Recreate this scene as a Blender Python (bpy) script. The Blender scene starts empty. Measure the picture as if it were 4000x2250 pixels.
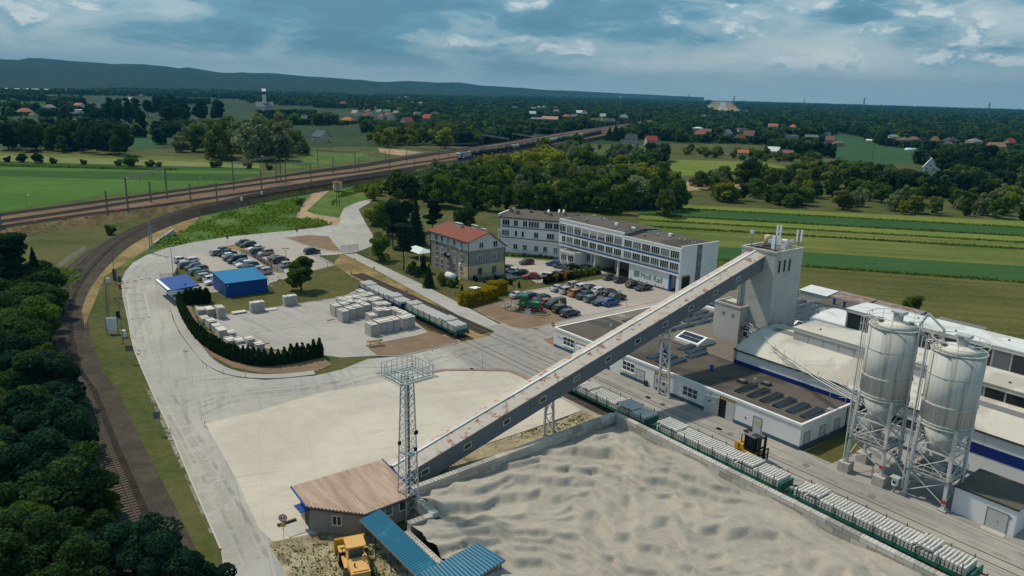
import bpy,bmesh,math,random
import numpy as np
from mathutils import Vector,Matrix
rnd=random.Random(7)
sc=bpy.context.scene
COL=sc.collection
# --------------------------- camera
CAM_H=44.0
PITCH,ROLL,FOCAL=math.radians(14.665),math.radians(1.629),2922.4
cam_d=bpy.data.cameras.new('camera');cam=bpy.data.objects.new('camera',cam_d);COL.objects.link(cam)
cam_d.sensor_width=36.0;cam_d.lens=36.0*FOCAL/4000.0
cam_d.clip_start=1.0;cam_d.clip_end=80000.0
cam.location=(0,0,CAM_H)
cam.matrix_world=Matrix.Translation((0,0,CAM_H))@Matrix.Rotation(math.pi/2-PITCH,4,'X')@Matrix.Rotation(ROLL,4,'Z')
sc.camera=cam
sc.view_settings.view_transform='Standard';sc.view_settings.look='None'
sc.view_settings.exposure=0.2;sc.view_settings.gamma=1.0
sc.render.engine='CYCLES'
sc.cycles.max_bounces=5;sc.cycles.diffuse_bounces=2;sc.cycles.glossy_bounces=2;sc.cycles.transmission_bounces=3
sc.cycles.volume_bounces=0;sc.cycles.transparent_max_bounces=6
sc.cycles.use_denoising=True
# --------------------------- sun and sky
SUN_AZ=math.atan2(3.67,-5.73)
SUN_EL=math.radians(56)
sun_d=bpy.data.lights.new('sun','SUN');sun=bpy.data.objects.new('sun',sun_d);COL.objects.link(sun)
sun_d.energy=3.1;sun_d.angle=math.radians(3.0);sun_d.color=(1.0,0.88,0.70)
_dir=Vector((math.cos(SUN_AZ)*math.cos(SUN_EL),math.sin(SUN_AZ)*math.cos(SUN_EL),math.sin(SUN_EL)))
sun.rotation_euler=(-_dir).to_track_quat('-Z','Y').to_euler()
sun.location=(-200,100,300)
class NT:
 """small helper that wires shader nodes"""
 def __init__(s,tree):s.t=tree;s.t.nodes.clear()
 def n(s,typ,**kw):
  nd=s.t.nodes.new(typ);ins=kw.pop('ins',{})
  for k,v in kw.items():setattr(nd,k,v)
  for k,v in ins.items():
   if isinstance(v,bpy.types.NodeSocket):s.t.links.new(v,nd.inputs[k])
   else:nd.inputs[k].default_value=v
  return nd
 def math(s,op,a,b=0.0,c=None,clamp=False):
  nd=s.t.nodes.new('ShaderNodeMath');nd.operation=op;nd.use_clamp=clamp
  for i,v in enumerate((a,b,c)):
   if v is None:continue
   if isinstance(v,bpy.types.NodeSocket):s.t.links.new(v,nd.inputs[i])
   else:nd.inputs[i].default_value=v
  return nd.outputs[0]
 def vmath(s,op,a,b=None):
  nd=s.t.nodes.new('ShaderNodeVectorMath');nd.operation=op
  for i,v in enumerate((a,b)):
   if v is None:continue
   if isinstance(v,bpy.types.NodeSocket):s.t.links.new(v,nd.inputs[i])
   else:nd.inputs[i].default_value=v
  return nd.outputs[0]
 def ramp(s,fac,stops,interp='LINEAR'):
  nd=s.t.nodes.new('ShaderNodeValToRGB');nd.color_ramp.interpolation=interp
  el=nd.color_ramp.elements
  while len(el)>1:el.remove(el[-1])
  el[0].position=stops[0][0];el[0].color=c4(stops[0][1])
  for p,c in stops[1:]:
   e=el.new(p);e.color=c4(c)
  s.t.links.new(fac,nd.inputs[0]);return nd.outputs[0]
 def mix(s,fac,a,b,blend='MIX'):
  nd=s.t.nodes.new('ShaderNodeMix');nd.data_type='RGBA';nd.blend_type=blend;nd.clamp_factor=True
  for i,v in((0,fac),(6,a),(7,b)):
   if isinstance(v,bpy.types.NodeSocket):s.t.links.new(v,nd.inputs[i])
   else:nd.inputs[i].default_value=v if i==0 else c4(v)
  return nd.outputs[2]
 def noise(s,vec,scale,detail=4.0,rough=0.55,dist=0.0):
  nd=s.t.nodes.new('ShaderNodeTexNoise');nd.noise_dimensions='3D'
  if vec is not None:s.t.links.new(vec,nd.inputs['Vector'])
  nd.inputs['Scale'].default_value=scale;nd.inputs['Detail'].default_value=detail
  nd.inputs['Roughness'].default_value=rough;nd.inputs['Distortion'].default_value=dist
  return nd.outputs['Fac']
 def mapr(s,v,a,b,c=0.0,d=1.0,smooth=True):
  nd=s.t.nodes.new('ShaderNodeMapRange');nd.interpolation_type='SMOOTHSTEP' if smooth else 'LINEAR'
  s.t.links.new(v,nd.inputs[0])
  for i,q in zip((1,2,3,4),(a,b,c,d)):nd.inputs[i].default_value=q
  return nd.outputs[0]
def c4(c):
 if isinstance(c,(int,float)):return(c,c,c,1.0)
 return tuple(c) if len(c)==4 else(c[0],c[1],c[2],1.0)
world=bpy.data.worlds.new('World');sc.world=world;world.use_nodes=True
def build_sky():
 w=NT(world.node_tree)
 tc=w.n('ShaderNodeTexCoord').outputs['Generated']
 sky=w.n('ShaderNodeTexSky',sky_type='NISHITA',sun_disc=False)
 sky.sun_elevation=SUN_EL;sky.sun_rotation=math.pi/2-SUN_AZ
 sky.air_density=1.0;sky.dust_density=1.5;sky.ozone_density=1.5
 skyc=w.vmath('MULTIPLY',sky.outputs[0],(0.085,0.105,0.11))
 sep=w.n('ShaderNodeSeparateXYZ',ins={0:tc})
 x,y,z=sep.outputs[0],sep.outputs[1],sep.outputs[2]
 zc=w.math('MAXIMUM',z,0.0)
 az=w.math('ARCTAN2',x,y);el=w.math('ARCSINE',zc)
 def vec(ka,ke,dz,oe=0.0):return w.n('ShaderNodeCombineXYZ',ins={0:w.math('MULTIPLY',az,ka),1:w.math('MULTIPLY',w.math('ADD',el,oe),ke),2:dz}).outputs[0]
 big=w.noise(vec(2.4,13.0,14.6),1.0,4,0.5,0.5)
 mid=w.noise(vec(8.0,26.0,5.1),1.0,7,0.6,0.3)
 cu=w.noise(vec(13.0,24.0,1.7),1.0,7,0.56,0.15)
 cu2=w.noise(vec(13.0,24.0,1.7,0.008),1.0,7,0.56,0.15)
 tone=w.math('ADD',w.math('MULTIPLY',big,0.58),w.math('MULTIPLY',mid,0.42))
 tone=w.math('SUBTRACT',tone,w.math('MULTIPLY',w.mapr(el,0.045,0.13),0.055))
 base=w.ramp(tone,[(0.37,(0.075,0.20,0.30)),(0.43,(0.12,0.28,0.39)),(0.46,(0.25,0.40,0.48)),(0.50,(0.39,0.51,0.555)),(0.56,(0.53,0.61,0.63)),(0.64,(0.68,0.72,0.715))])
 base=w.mix(0.18,base,skyc)
 # heaped tops: lit above, grey below, only where the banks are pale
 lit=w.mapr(w.math('SUBTRACT',cu,cu2),-0.02,0.045)
 cumc=w.mix(lit,(0.27,0.43,0.51),(0.70,0.75,0.745))
 cm=w.math('MULTIPLY',w.mapr(cu,0.48,0.60),w.math('MULTIPLY',w.mapr(el,0.020,0.05),w.mapr(tone,0.43,0.50)))
 base=w.mix(w.math('MULTIPLY',cm,0.85),base,cumc)
 veil=w.mapr(el,0.055,0.0)
 base=w.mix(w.math('MULTIPLY',veil,0.85),base,(0.56,0.69,0.73))
 bg=w.n('ShaderNodeBackground',ins={0:base,1:1.0})
 w.n('ShaderNodeOutputWorld',ins={0:bg.outputs[0]})
build_sky()
world.cycles.sampling_method='MANUAL';world.cycles.sample_map_resolution=512
# --------------------------- survey: picture measurements turned into ground positions
_c,_s,_cr,_sr=math.cos(PITCH),math.sin(PITCH),math.cos(ROLL),math.sin(ROLL)
TILE=dict(TL=(0,0,1.931),TM=(1333,0,1.931),TR=(2666,0,1.931),ML=(0,750,1.931),MM=(1333,750,1.931),MR=(2666,750,1.931),BL=(0,1500,1.931),BM=(1333,1500,1.931),BR=(2666,1500,1.931),ZA=(0,250,2.8622),ZB=(900,300,2.8622),ZC=(1700,300,2.8622),ZD=(2500,330,3.4333),ZE=(3250,330,3.4333),ZF=(600,850,4.2867),ZG=(1900,1180,4.2867),ZO=(1900,780,2.576),ZH=(1600,800,4.14),ZW=(2200,1200,2.415),ZS=(1270,1090,6.44),ZT=(740,1150,6.44),ZL=(1960,1100,6.44),ZK=(2860,1680,9.659),ZX=(1240,2080,8.573),S=(0,0,1.0))
def ray(t,x,y):
 ox,oy,k=TILE[t]
 u,v=(ox+x/k-2000)/FOCAL,-(oy+y/k-1125)/FOCAL
 u,v=_cr*u-_sr*v,_sr*u+_cr*v
 return Vector((u,_c+_s*v,-_s+_c*v))
def at(t,x,y,z=0.0):
 """ground position (height z) of a surveyed point"""
 d=ray(t,x,y);k=(CAM_H-z)/-d.z
 return Vector((d.x*k,d.y*k,z))
def px(t,p):
 """where a place falls in a survey tile"""
 x,y,z=p[0],p[1],p[2]-CAM_H;w_=_c*y-_s*z;v=(_s*y+_c*z)/w_;u=x/w_;u,v=_cr*u+_sr*v,-_sr*u+_cr*v
 ox,oy,k=TILE[t];return(2000+FOCAL*u-ox)*k,(1125-FOCAL*v-oy)*k
def atd(t,x,y,dist):
 d=ray(t,x,y);k=dist/math.hypot(d.x,d.y)
 return Vector((d.x*k,d.y*k,CAM_H+d.z*k))
A=math.radians(-52.1)
E1=Vector((math.cos(A),math.sin(A),0));E2=Vector((-math.sin(A),math.cos(A),0))
def yard(a,b,z=0.0):return E1*a+E2*b+Vector((0,0,z))
def to_ab(p):return(p.x*E1.x+p.y*E1.y,p.x*E2.x+p.y*E2.y)
# --------------------------- objects
def link(o,parent=None):
 COL.objects.link(o)
 if parent is not None:o.parent=parent
 return o
def tag(o,label=None,cat=None,group=None,kind=None):
 if label:o['label']=label
 if cat:o['category']=cat
 if group:o['group']=group
 if kind:o['kind']=kind
 return o
def thing(name,label,cat,loc=(0,0,0),rz=0.0,group=None):
 o=bpy.data.objects.new(name,None);o.location=loc;o.rotation_euler=(0,0,rz);o.empty_display_size=0.5
 link(o);return tag(o,label,cat,group)
def ything(name,label,cat,a,b,z=0.0,group=None):return thing(name,label,cat,yard(a,b,z),A,group)
def copy_tree(o,parent=None,**kw):
 c=o.copy();COL.objects.link(c);c.parent=parent
 for ch in o.children:copy_tree(ch,c)
 for k,v in kw.items():
  if k in('location','rotation_euler','scale','color'):setattr(c,k,v)
  else:c[k]=v
 return c
class MB:
 """collects faces, then links them as one mesh object"""
 def __init__(s):s.v=[];s.f=[];s.m=[];s.cur=0;s.smooth=[];s.sm=False
 def add(s,verts,faces):
  o=len(s.v);s.v.extend([tuple(p) for p in verts])
  for f in faces:s.f.append(tuple(i+o for i in f));s.m.append(s.cur);s.smooth.append(s.sm)
  return s
 def box(s,x0,x1,y0,y1,z0,z1):
  return s.add([(x0,y0,z0),(x1,y0,z0),(x1,y1,z0),(x0,y1,z0),(x0,y0,z1),(x1,y0,z1),(x1,y1,z1),(x0,y1,z1)],[(3,2,1,0),(4,5,6,7),(0,1,5,4),(1,2,6,5),(2,3,7,6),(3,0,4,7)])
 def cbox(s,cx,cy,cz,sx,sy,sz):return s.box(cx-sx/2,cx+sx/2,cy-sy/2,cy+sy/2,cz-sz/2,cz+sz/2)
 def hexa(s,p):return s.add(p,[(3,2,1,0),(4,5,6,7),(0,1,5,4),(1,2,6,5),(2,3,7,6),(3,0,4,7)])
 def prism(s,poly,z0,z1,caps=True):
  n=len(poly)
  if sum(poly[i][0]*poly[(i+1)%n][1]-poly[(i+1)%n][0]*poly[i][1] for i in range(n))<0:poly=poly[::-1]
  v=[(p[0],p[1],z0) for p in poly]+[(p[0],p[1],z1) for p in poly]
  f=[(i,(i+1)%n,n+(i+1)%n,n+i) for i in range(n)]
  if caps:f+=[tuple(range(n-1,-1,-1)),tuple(range(n,2*n))]
  return s.add(v,f)
 def prismx(s,prof,x0,x1):
  """profile (y,z) run along x"""
  n=len(prof);v=[(x0,p[0],p[1]) for p in prof]+[(x1,p[0],p[1]) for p in prof]
  return s.add(v,[(i,(i+1)%n,n+(i+1)%n,n+i) for i in range(n)]+[tuple(range(n-1,-1,-1)),tuple(range(n,2*n))])
 def prismy(s,prof,y0,y1):
  n=len(prof);v=[(p[0],y0,p[1]) for p in prof]+[(p[0],y1,p[1]) for p in prof]
  return s.add(v,[(n+i,n+(i+1)%n,(i+1)%n,i) for i in range(n)]+[tuple(range(n)),tuple(range(2*n-1,n-1,-1))])
 def tube(s,p,q,r,n=6,r2=None,caps=True):
  p,q=Vector(p),Vector(q);r2=r if r2 is None else r2
  d=(q-p)
  if d.length<1e-6:return s
  d.normalize();u=d.orthogonal().normalized();w=d.cross(u)
  v=[]
  for c,rr in((p,r),(q,r2)):
   for i in range(n):
    t=2*math.pi*i/n;v.append(c+u*(rr*math.cos(t))+w*(rr*math.sin(t)))
  f=[(i,(i+1)%n,n+(i+1)%n,n+i) for i in range(n)]
  if caps:f+=[tuple(range(n-1,-1,-1)),tuple(range(n,2*n))]
  return s.add(v,f)
 def path(s,pts,r,n=6):
  for p,q in zip(pts,pts[1:]):s.tube(p,q,r,n)
  return s
 def bar(s,p,q,w,h):
  """square bar from p to q"""
  p,q=Vector(p),Vector(q);d=q-p
  if d.length<1e-6:return s
  d.normalize();up=Vector((0,0,1)) if abs(d.z)<0.95 else Vector((0,1,0))
  x=d.cross(up).normalized()*(w/2);y=x.cross(d).normalized()*(h/2)
  return s.add([p-x-y,p+x-y,p+x+y,p-x+y,q-x-y,q+x-y,q+x+y,q-x+y],[(0,1,2,3),(7,6,5,4),(0,4,5,1),(1,5,6,2),(2,6,7,3),(3,7,4,0)])
 def lathe(s,prof,n=16,cx=0,cy=0):
  v=[]
  for r,z in prof:
   for i in range(n):
    t=2*math.pi*i/n;v.append((cx+r*math.cos(t),cy+r*math.sin(t),z))
  f=[]
  for k in range(len(prof)-1):
   for i in range(n):f.append((k*n+i,k*n+(i+1)%n,(k+1)*n+(i+1)%n,(k+1)*n+i))
  if prof[0][0]>1e-4:f.append(tuple(range(n-1,-1,-1)))
  if prof[-1][0]>1e-4:m=(len(prof)-1)*n;f.append(tuple(range(m,m+n)))
  return s.add(v,f)
 def quad(s,a,b,c,d):return s.add([a,b,c,d],[(0,1,2,3)])
 def mesh(s,name,mats):
  me=bpy.data.meshes.new(name);me.from_pydata(s.v,[],s.f)
  for m in(mats if isinstance(mats,(list,tuple)) else[mats]):me.materials.append(m)
  if any(s.m):me.polygons.foreach_set('material_index',s.m)
  if any(s.smooth):me.polygons.foreach_set('use_smooth',s.smooth)
  me.update();return me
 def build(s,name,mats,parent=None,loc=(0,0,0),rz=0.0):
  o=bpy.data.objects.new(name,s.mesh(name,mats));o.location=loc;o.rotation_euler=(0,0,rz)
  return link(o,parent)
def inst(name,me,parent=None,loc=(0,0,0),rz=0.0,scale=None):
 o=bpy.data.objects.new(name,me);o.location=loc;o.rotation_euler=(0,0,rz)
 if scale:o.scale=scale if isinstance(scale,tuple) else(scale,)*3
 return link(o,parent)
def part(name,m,parent,*boxes):
 r=[MB().box(*q).build(name,m,parent) for q in boxes]
 return r[0]
def sheet(name,pts,z,m,kind='structure'):
 """flat paved or planted area; pts in the plan"""
 pts=[(p[0],p[1]) for p in pts];n=len(pts)
 if sum(pts[i][0]*pts[(i+1)%n][1]-pts[(i+1)%n][0]*pts[i][1] for i in range(n))<0:pts=pts[::-1]
 b=MB();b.add([(x,y,z) for x,y in pts],[tuple(range(n))])
 o=b.build(name,m);o['kind']=kind;return o
def tpts(*runs):
 """('ML',(x,y),(x,y)...),('MM',...) -> ground points"""
 out=[]
 for r in runs:
  for q in r[1:]:out.append(at(r[0],q[0],q[1],q[2] if len(q)>2 else 0.0))
 return out
def smooth_line(pts,step=4.0):
 """Catmull-Rom through points, resampled"""
 P=[Vector(p) for p in pts];P=[P[0]*2-P[1]]+P+[P[-1]*2-P[-2]]
 out=[]
 for i in range(1,len(P)-2):
  p0,p1,p2,p3=P[i-1],P[i],P[i+1],P[i+2]
  n=max(1,int((p2-p1).length/step))
  for k in range(n):
   t=k/n
   out.append(0.5*((2*p1)+(p2-p0)*t+(2*p0-5*p1+4*p2-p3)*t*t+(3*p1-p0-3*p2+p3)*t*t*t))
 out.append(P[-2]);return out
def normals2d(pts):
 out=[]
 for i in range(len(pts)):
  a,b=pts[max(0,i-1)],pts[min(len(pts)-1,i+1)]
  d=Vector((b.x-a.x,b.y-a.y,0)).normalized();out.append(Vector((-d.y,d.x,0)))
 return out
def ribbon(mb,pts,offs):
 """strip along pts; offs = [(side offset, dz), ...]"""
 N=normals2d(pts);v=[];k=len(offs)
 for p,n in zip(pts,N):
  for o,dz in offs:v.append(p+n*o+Vector((0,0,dz)))
 f=[]
 for i in range(len(pts)-1):
  for j in range(k-1):f.append((i*k+j+1,i*k+j,(i+1)*k+j,(i+1)*k+j+1))
 mb.add(v,f);return mb
# --------------------------- materials (all procedural)
M={}
def pmat(name,col,rough=0.85,var=0.12,scale=0.6,fine=6.0,bump=0.0,spec=0.25,metal=0.0,col2=None,patch=(0.5,0.62),pscale=0.15,stretch=None,objcol=False,rand=0.0,streak=0.0,coat=0.0):
 m=bpy.data.materials.new(name);m.use_nodes=True;w=NT(m.node_tree)
 tc=w.n('ShaderNodeTexCoord').outputs['Object']
 v=tc
 if stretch:v=w.vmath('MULTIPLY',tc,stretch)
 nz=w.noise(v,scale,3,0.6);nf=w.noise(v,fine,2,0.6)
 if objcol:
  oi=w.n('ShaderNodeObjectInfo');base=oi.outputs['Color']
 else:
  base=w.mix(0.0,col,col)
 if col2 is not None:
  base=w.mix(w.mapr(w.noise(v,pscale,4,0.62,0.6),patch[0],patch[1]),base,col2)
 k=w.math('ADD',w.math('MULTIPLY',w.math('SUBTRACT',nz,0.5),3.0*var),w.math('MULTIPLY',w.math('SUBTRACT',nf,0.5),1.6*var))
 k=w.math('ADD',k,1.0)
 if rand:
  oi2=w.n('ShaderNodeObjectInfo')
  k=w.math('ADD',k,w.math('MULTIPLY',w.math('SUBTRACT',oi2.outputs['Random'],0.5),rand))
 if streak:
  sv=w.vmath('MULTIPLY',tc,(3.0,3.0,0.18))
  k=w.math('SUBTRACT',k,w.math('MULTIPLY',w.mapr(w.noise(sv,1.0,3,0.65),0.52,0.75),streak))
 hs=w.n('ShaderNodeVectorMath',operation='SCALE');w.t.links.new(base,hs.inputs[0]);w.t.links.new(k,hs.inputs['Scale'])
 b=w.n('ShaderNodeBsdfPrincipled',ins={'Base Color':hs.outputs[0],'Roughness':rough,'Metallic':metal,'Specular IOR Level':spec,'Coat Weight':coat})
 if bump:
  bn=w.n('ShaderNodeBump',ins={'Strength':bump,'Distance':0.05,'Height':nf});w.t.links.new(bn.outputs[0],b.inputs['Normal'])
 w.n('ShaderNodeOutputMaterial',ins={0:b.outputs[0]})
 M[name]=m;return m
def leafmat(name,col,var=0.35,rand=0.35,yellow=0.0,objcol=False):
 """foliage: colour drifts from clump to clump and tree to tree"""
 m=bpy.data.materials.new(name);m.use_nodes=True;w=NT(m.node_tree)
 g=w.n('ShaderNodeNewGeometry');oi=w.n('ShaderNodeObjectInfo')
 tc=w.n('ShaderNodeTexCoord').outputs['Object']
 n1=w.noise(tc,0.55,3,0.6);n2=w.noise(tc,3.5,2,0.6)
 k=w.math('ADD',w.math('MULTIPLY',w.math('SUBTRACT',n1,0.5),2.6*var),w.math('MULTIPLY',w.math('SUBTRACT',n2,0.5),1.6*var))
 k=w.math('ADD',k,w.math('MULTIPLY',w.math('SUBTRACT',g.outputs['Random Per Island'],0.5),0.5))
 k=w.math('ADD',k,w.math('MULTIPLY',w.math('SUBTRACT',oi.outputs['Random'],0.5),rand))
 k=w.math('MAXIMUM',w.math('ADD',k,1.0),0.25)
 base=w.mix(w.mapr(w.noise(tc,0.3,2),0.4,0.65),col,(col[0]*1.35+yellow,col[1]*1.2+yellow*0.8,col[2]*0.8))
 hs=w.n('ShaderNodeVectorMath',operation='SCALE');w.t.links.new(base,hs.inputs[0]);w.t.links.new(k,hs.inputs['Scale'])
 d=w.n('ShaderNodeBsdfDiffuse',ins={0:hs.outputs[0]});t=w.n('ShaderNodeBsdfTranslucent',ins={0:hs.outputs[0]})
 mx=w.n('ShaderNodeMixShader',ins={0:0.38,1:d.outputs[0],2:t.outputs[0]})
 w.n('ShaderNodeOutputMaterial',ins={0:mx.outputs[0]});M[name]=m;return m
def groundmat(name,cols,scale=0.05,fine=0.9,rough=0.95,bump=0.3,stretch=None,amp=0.25):
 """earth or crop: several tones laid in patches over two scales"""
 m=bpy.data.materials.new(name);m.use_nodes=True;w=NT(m.node_tree)
 tc=w.n('ShaderNodeTexCoord').outputs['Object']
 v=w.vmath('MULTIPLY',tc,stretch) if stretch else tc
 n1=w.noise(v,scale,5,0.62,0.4);n2=w.noise(v,fine,3,0.65);n3=w.noise(v,fine*6,2,0.6)
 f=w.math('ADD',w.math('MULTIPLY',n1,0.62),w.math('MULTIPLY',n2,0.38))
 lo,hi=0.36,0.64
 st=[(lo+(hi-lo)*i/(len(cols)-1),c) for i,c in enumerate(cols)]
 base=w.ramp(f,st)
 k=w.math('ADD',w.math('MULTIPLY',w.math('SUBTRACT',n3,0.5),amp*2.5),1.0)
 hs=w.n('ShaderNodeVectorMath',operation='SCALE');w.t.links.new(base,hs.inputs[0]);w.t.links.new(k,hs.inputs['Scale'])
 b=w.n('ShaderNodeBsdfPrincipled',ins={'Base Color':hs.outputs[0],'Roughness':rough,'Specular IOR Level':0.1})
 if bump:
  bn=w.n('ShaderNodeBump',ins={'Strength':bump,'Distance':0.25,'Height':n2});w.t.links.new(bn.outputs[0],b.inputs['Normal'])
 w.n('ShaderNodeOutputMaterial',ins={0:b.outputs[0]});M[name]=m;return m
def cropmat(name,c1,c2,ang,row=0.35,scale=0.03):
 """drilled crop: tramlines along the strip, patchy growth"""
 m=bpy.data.materials.new(name);m.use_nodes=True;w=NT(m.node_tree)
 tc=w.n('ShaderNodeTexCoord').outputs['Object']
 vr=w.n('ShaderNodeVectorRotate',rotation_type='Z_AXIS',ins={0:tc,'Angle':-ang}).outputs[0]
 st=w.vmath('MULTIPLY',vr,(0.06,1.0,1.0))
 n0=w.noise(st,0.28,5,0.6);n1=w.noise(tc,scale,5,0.6);n2=w.noise(tc,1.1,4,0.65)
 f=w.math('ADD',w.math('ADD',w.math('MULTIPLY',n0,0.42),w.math('MULTIPLY',n1,0.38)),w.math('MULTIPLY',n2,0.2))
 base=w.mix(w.mapr(f,0.38,0.62),c1,c2)
 k=w.math('ADD',w.math('MULTIPLY',w.math('SUBTRACT',n2,0.5),0.7),1.0)
 hs=w.n('ShaderNodeVectorMath',operation='SCALE');w.t.links.new(base,hs.inputs[0]);w.t.links.new(k,hs.inputs['Scale'])
 b=w.n('ShaderNodeBsdfPrincipled',ins={'Base Color':hs.outputs[0],'Roughness':1.0,'Specular IOR Level':0.05})
 bn=w.n('ShaderNodeBump',ins={'Strength':0.5,'Distance':0.3,'Height':n2});w.t.links.new(bn.outputs[0],b.inputs['Normal'])
 w.n('ShaderNodeOutputMaterial',ins={0:b.outputs[0]});M[name]=m;return m
def pavemat(name,c1,c2,c3,ang,joints=0.0,streak=0.5):
 """dusty concrete or asphalt with tyre-worn streaks along ang, stains and optional slab joints"""
 m=bpy.data.materials.new(name);m.use_nodes=True;w=NT(m.node_tree)
 tc=w.n('ShaderNodeTexCoord').outputs['Object']
 vr=w.n('ShaderNodeVectorRotate',rotation_type='Z_AXIS',ins={0:tc,'Angle':-ang}).outputs[0]
 n1=w.noise(tc,0.045,4,0.6,0.8);n2=w.noise(tc,0.45,4,0.65,0.3);n3=w.noise(tc,5.0,2,0.6)
 st=w.noise(w.vmath('MULTIPLY',vr,(0.05,0.9,1.0)),1.0,3,0.6,1.2)
 base=w.mix(w.mapr(n1,0.40,0.62),c1,c2)
 base=w.mix(w.math('MULTIPLY',w.mapr(st,0.52,0.68),streak),base,c3)
 base=w.mix(w.math('MULTIPLY',w.mapr(n2,0.58,0.72),0.35),base,c3)
 k=w.math('ADD',w.math('MULTIPLY',w.math('SUBTRACT',n2,0.5),0.34),w.math('MULTIPLY',w.math('SUBTRACT',n3,0.5),0.22))
 k=w.math('ADD',k,1.0)
 if joints:
  br=w.n('ShaderNodeTexBrick',offset=0.0,ins={'Vector':vr,'Scale':1.0,'Mortar Size':0.04,'Brick Width':joints,'Row Height':joints})
  k=w.math('SUBTRACT',k,w.math('MULTIPLY',br.outputs['Fac'],0.10))
 hs=w.n('ShaderNodeVectorMath',operation='SCALE');w.t.links.new(base,hs.inputs[0]);w.t.links.new(k,hs.inputs['Scale'])
 b=w.n('ShaderNodeBsdfPrincipled',ins={'Base Color':hs.outputs[0],'Roughness':0.9,'Specular IOR Level':0.2})
 bn=w.n('ShaderNodeBump',ins={'Strength':0.15,'Distance':0.03,'Height':n3});w.t.links.new(bn.outputs[0],b.inputs['Normal'])
 w.n('ShaderNodeOutputMaterial',ins={0:b.outputs[0]});M[name]=m;return m
def glassmat(name,col=(0.02,0.03,0.035),rough=0.08):
 m=bpy.data.materials.new(name);m.use_nodes=True;w=NT(m.node_tree)
 oi=w.n('ShaderNodeObjectInfo')
 base=w.mix(w.mapr(oi.outputs['Random'],0.55,0.9),col,(col[0]*4+0.05,col[1]*4+0.05,col[2]*4+0.045))
 b=w.n('ShaderNodeBsdfPrincipled',ins={'Base Color':base,'Roughness':rough,'Specular IOR Level':0.5})
 w.n('ShaderNodeOutputMaterial',ins={0:b.outputs[0]});M[name]=m;return m
def rustmat(name,col,rust=(0.20,0.085,0.045),amount=(0.48,0.62),vec=(1,1,1),scale=0.8,rough=0.6,metal=0.0):
 m=bpy.data.materials.new(name);m.use_nodes=True;w=NT(m.node_tree)
 tc=w.n('ShaderNodeTexCoord').outputs['Object'];v=w.vmath('MULTIPLY',tc,vec)
 n1=w.noise(v,scale,7,0.66,0.4);n2=w.noise(tc,6.0,4,0.6)
 base=w.mix(w.mapr(n1,amount[0],amount[1]),col,rust)
 k=w.math('ADD',w.math('MULTIPLY',w.math('SUBTRACT',n2,0.5),0.4),1.0)
 hs=w.n('ShaderNodeVectorMath',operation='SCALE');w.t.links.new(base,hs.inputs[0]);w.t.links.new(k,hs.inputs['Scale'])
 b=w.n('ShaderNodeBsdfPrincipled',ins={'Base Color':hs.outputs[0],'Roughness':rough,'Metallic':metal,'Specular IOR Level':0.3})
 w.n('ShaderNodeOutputMaterial',ins={0:b.outputs[0]});M[name]=m;return m
 # ground
groundmat('grass',[(0.035,0.052,0.016),(0.055,0.072,0.020),(0.085,0.088,0.030),(0.115,0.095,0.042)],0.05,0.7)
groundmat('lawn',[(0.05,0.06,0.018),(0.085,0.085,0.028),(0.115,0.10,0.036)],0.12,0.8)
groundmat('meadow',[(0.03,0.075,0.012),(0.055,0.11,0.02),(0.09,0.14,0.03),(0.14,0.13,0.05)],0.07,0.5,bump=0.8)
groundmat('dry_grass',[(0.08,0.09,0.028),(0.17,0.13,0.055),(0.26,0.185,0.09),(0.31,0.22,0.115)],0.1,0.8,bump=0.6)
groundmat('far_ground',[(0.016,0.036,0.018),(0.028,0.05,0.022),(0.045,0.068,0.028)],0.006,0.06)
groundmat('brown_gravel',[(0.16,0.11,0.075),(0.20,0.14,0.095),(0.235,0.17,0.115)],0.3,3.0,bump=0.5)
groundmat('ballast',[(0.115,0.075,0.048),(0.155,0.10,0.062),(0.20,0.135,0.085)],0.08,2.0,bump=0.4)
groundmat('dark_ballast',[(0.042,0.036,0.03),(0.062,0.052,0.043),(0.09,0.075,0.058)],0.3,3.0,bump=0.5)
groundmat('track_bed',[(0.022,0.018,0.016),(0.034,0.026,0.022),(0.055,0.04,0.032)],0.5,3.0,bump=0.5)
groundmat('sandy',[(0.06,0.07,0.03),(0.24,0.20,0.13),(0.33,0.28,0.19),(0.40,0.35,0.26)],0.25,1.0,bump=0.4)
groundmat('soil',[(0.26,0.18,0.11),(0.33,0.24,0.155),(0.38,0.28,0.19)],0.1,1.0)
pavemat('asphalt',(0.30,0.285,0.27),(0.36,0.34,0.315),(0.21,0.205,0.20),A+0.1,0,0.55)
pavemat('loop_road',(0.32,0.31,0.29),(0.385,0.37,0.34),(0.235,0.23,0.222),math.radians(115),0,0.5)
pavemat('car_park',(0.33,0.295,0.265),(0.38,0.34,0.305),(0.26,0.235,0.215),A,0,0.25)
pavemat('apron',(0.44,0.40,0.34),(0.51,0.465,0.395),(0.37,0.345,0.305),math.radians(20),6.0,0.35)
pavemat('works_road',(0.27,0.255,0.24),(0.34,0.315,0.285),(0.17,0.165,0.16),A,8.0,0.6)
pavemat('footway',(0.32,0.31,0.295),(0.37,0.355,0.335),(0.27,0.262,0.25),0,0,0.2)
groundmat('brick_paving',[(0.20,0.145,0.12),(0.26,0.19,0.155),(0.29,0.215,0.18)],0.5,4.0)
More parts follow.
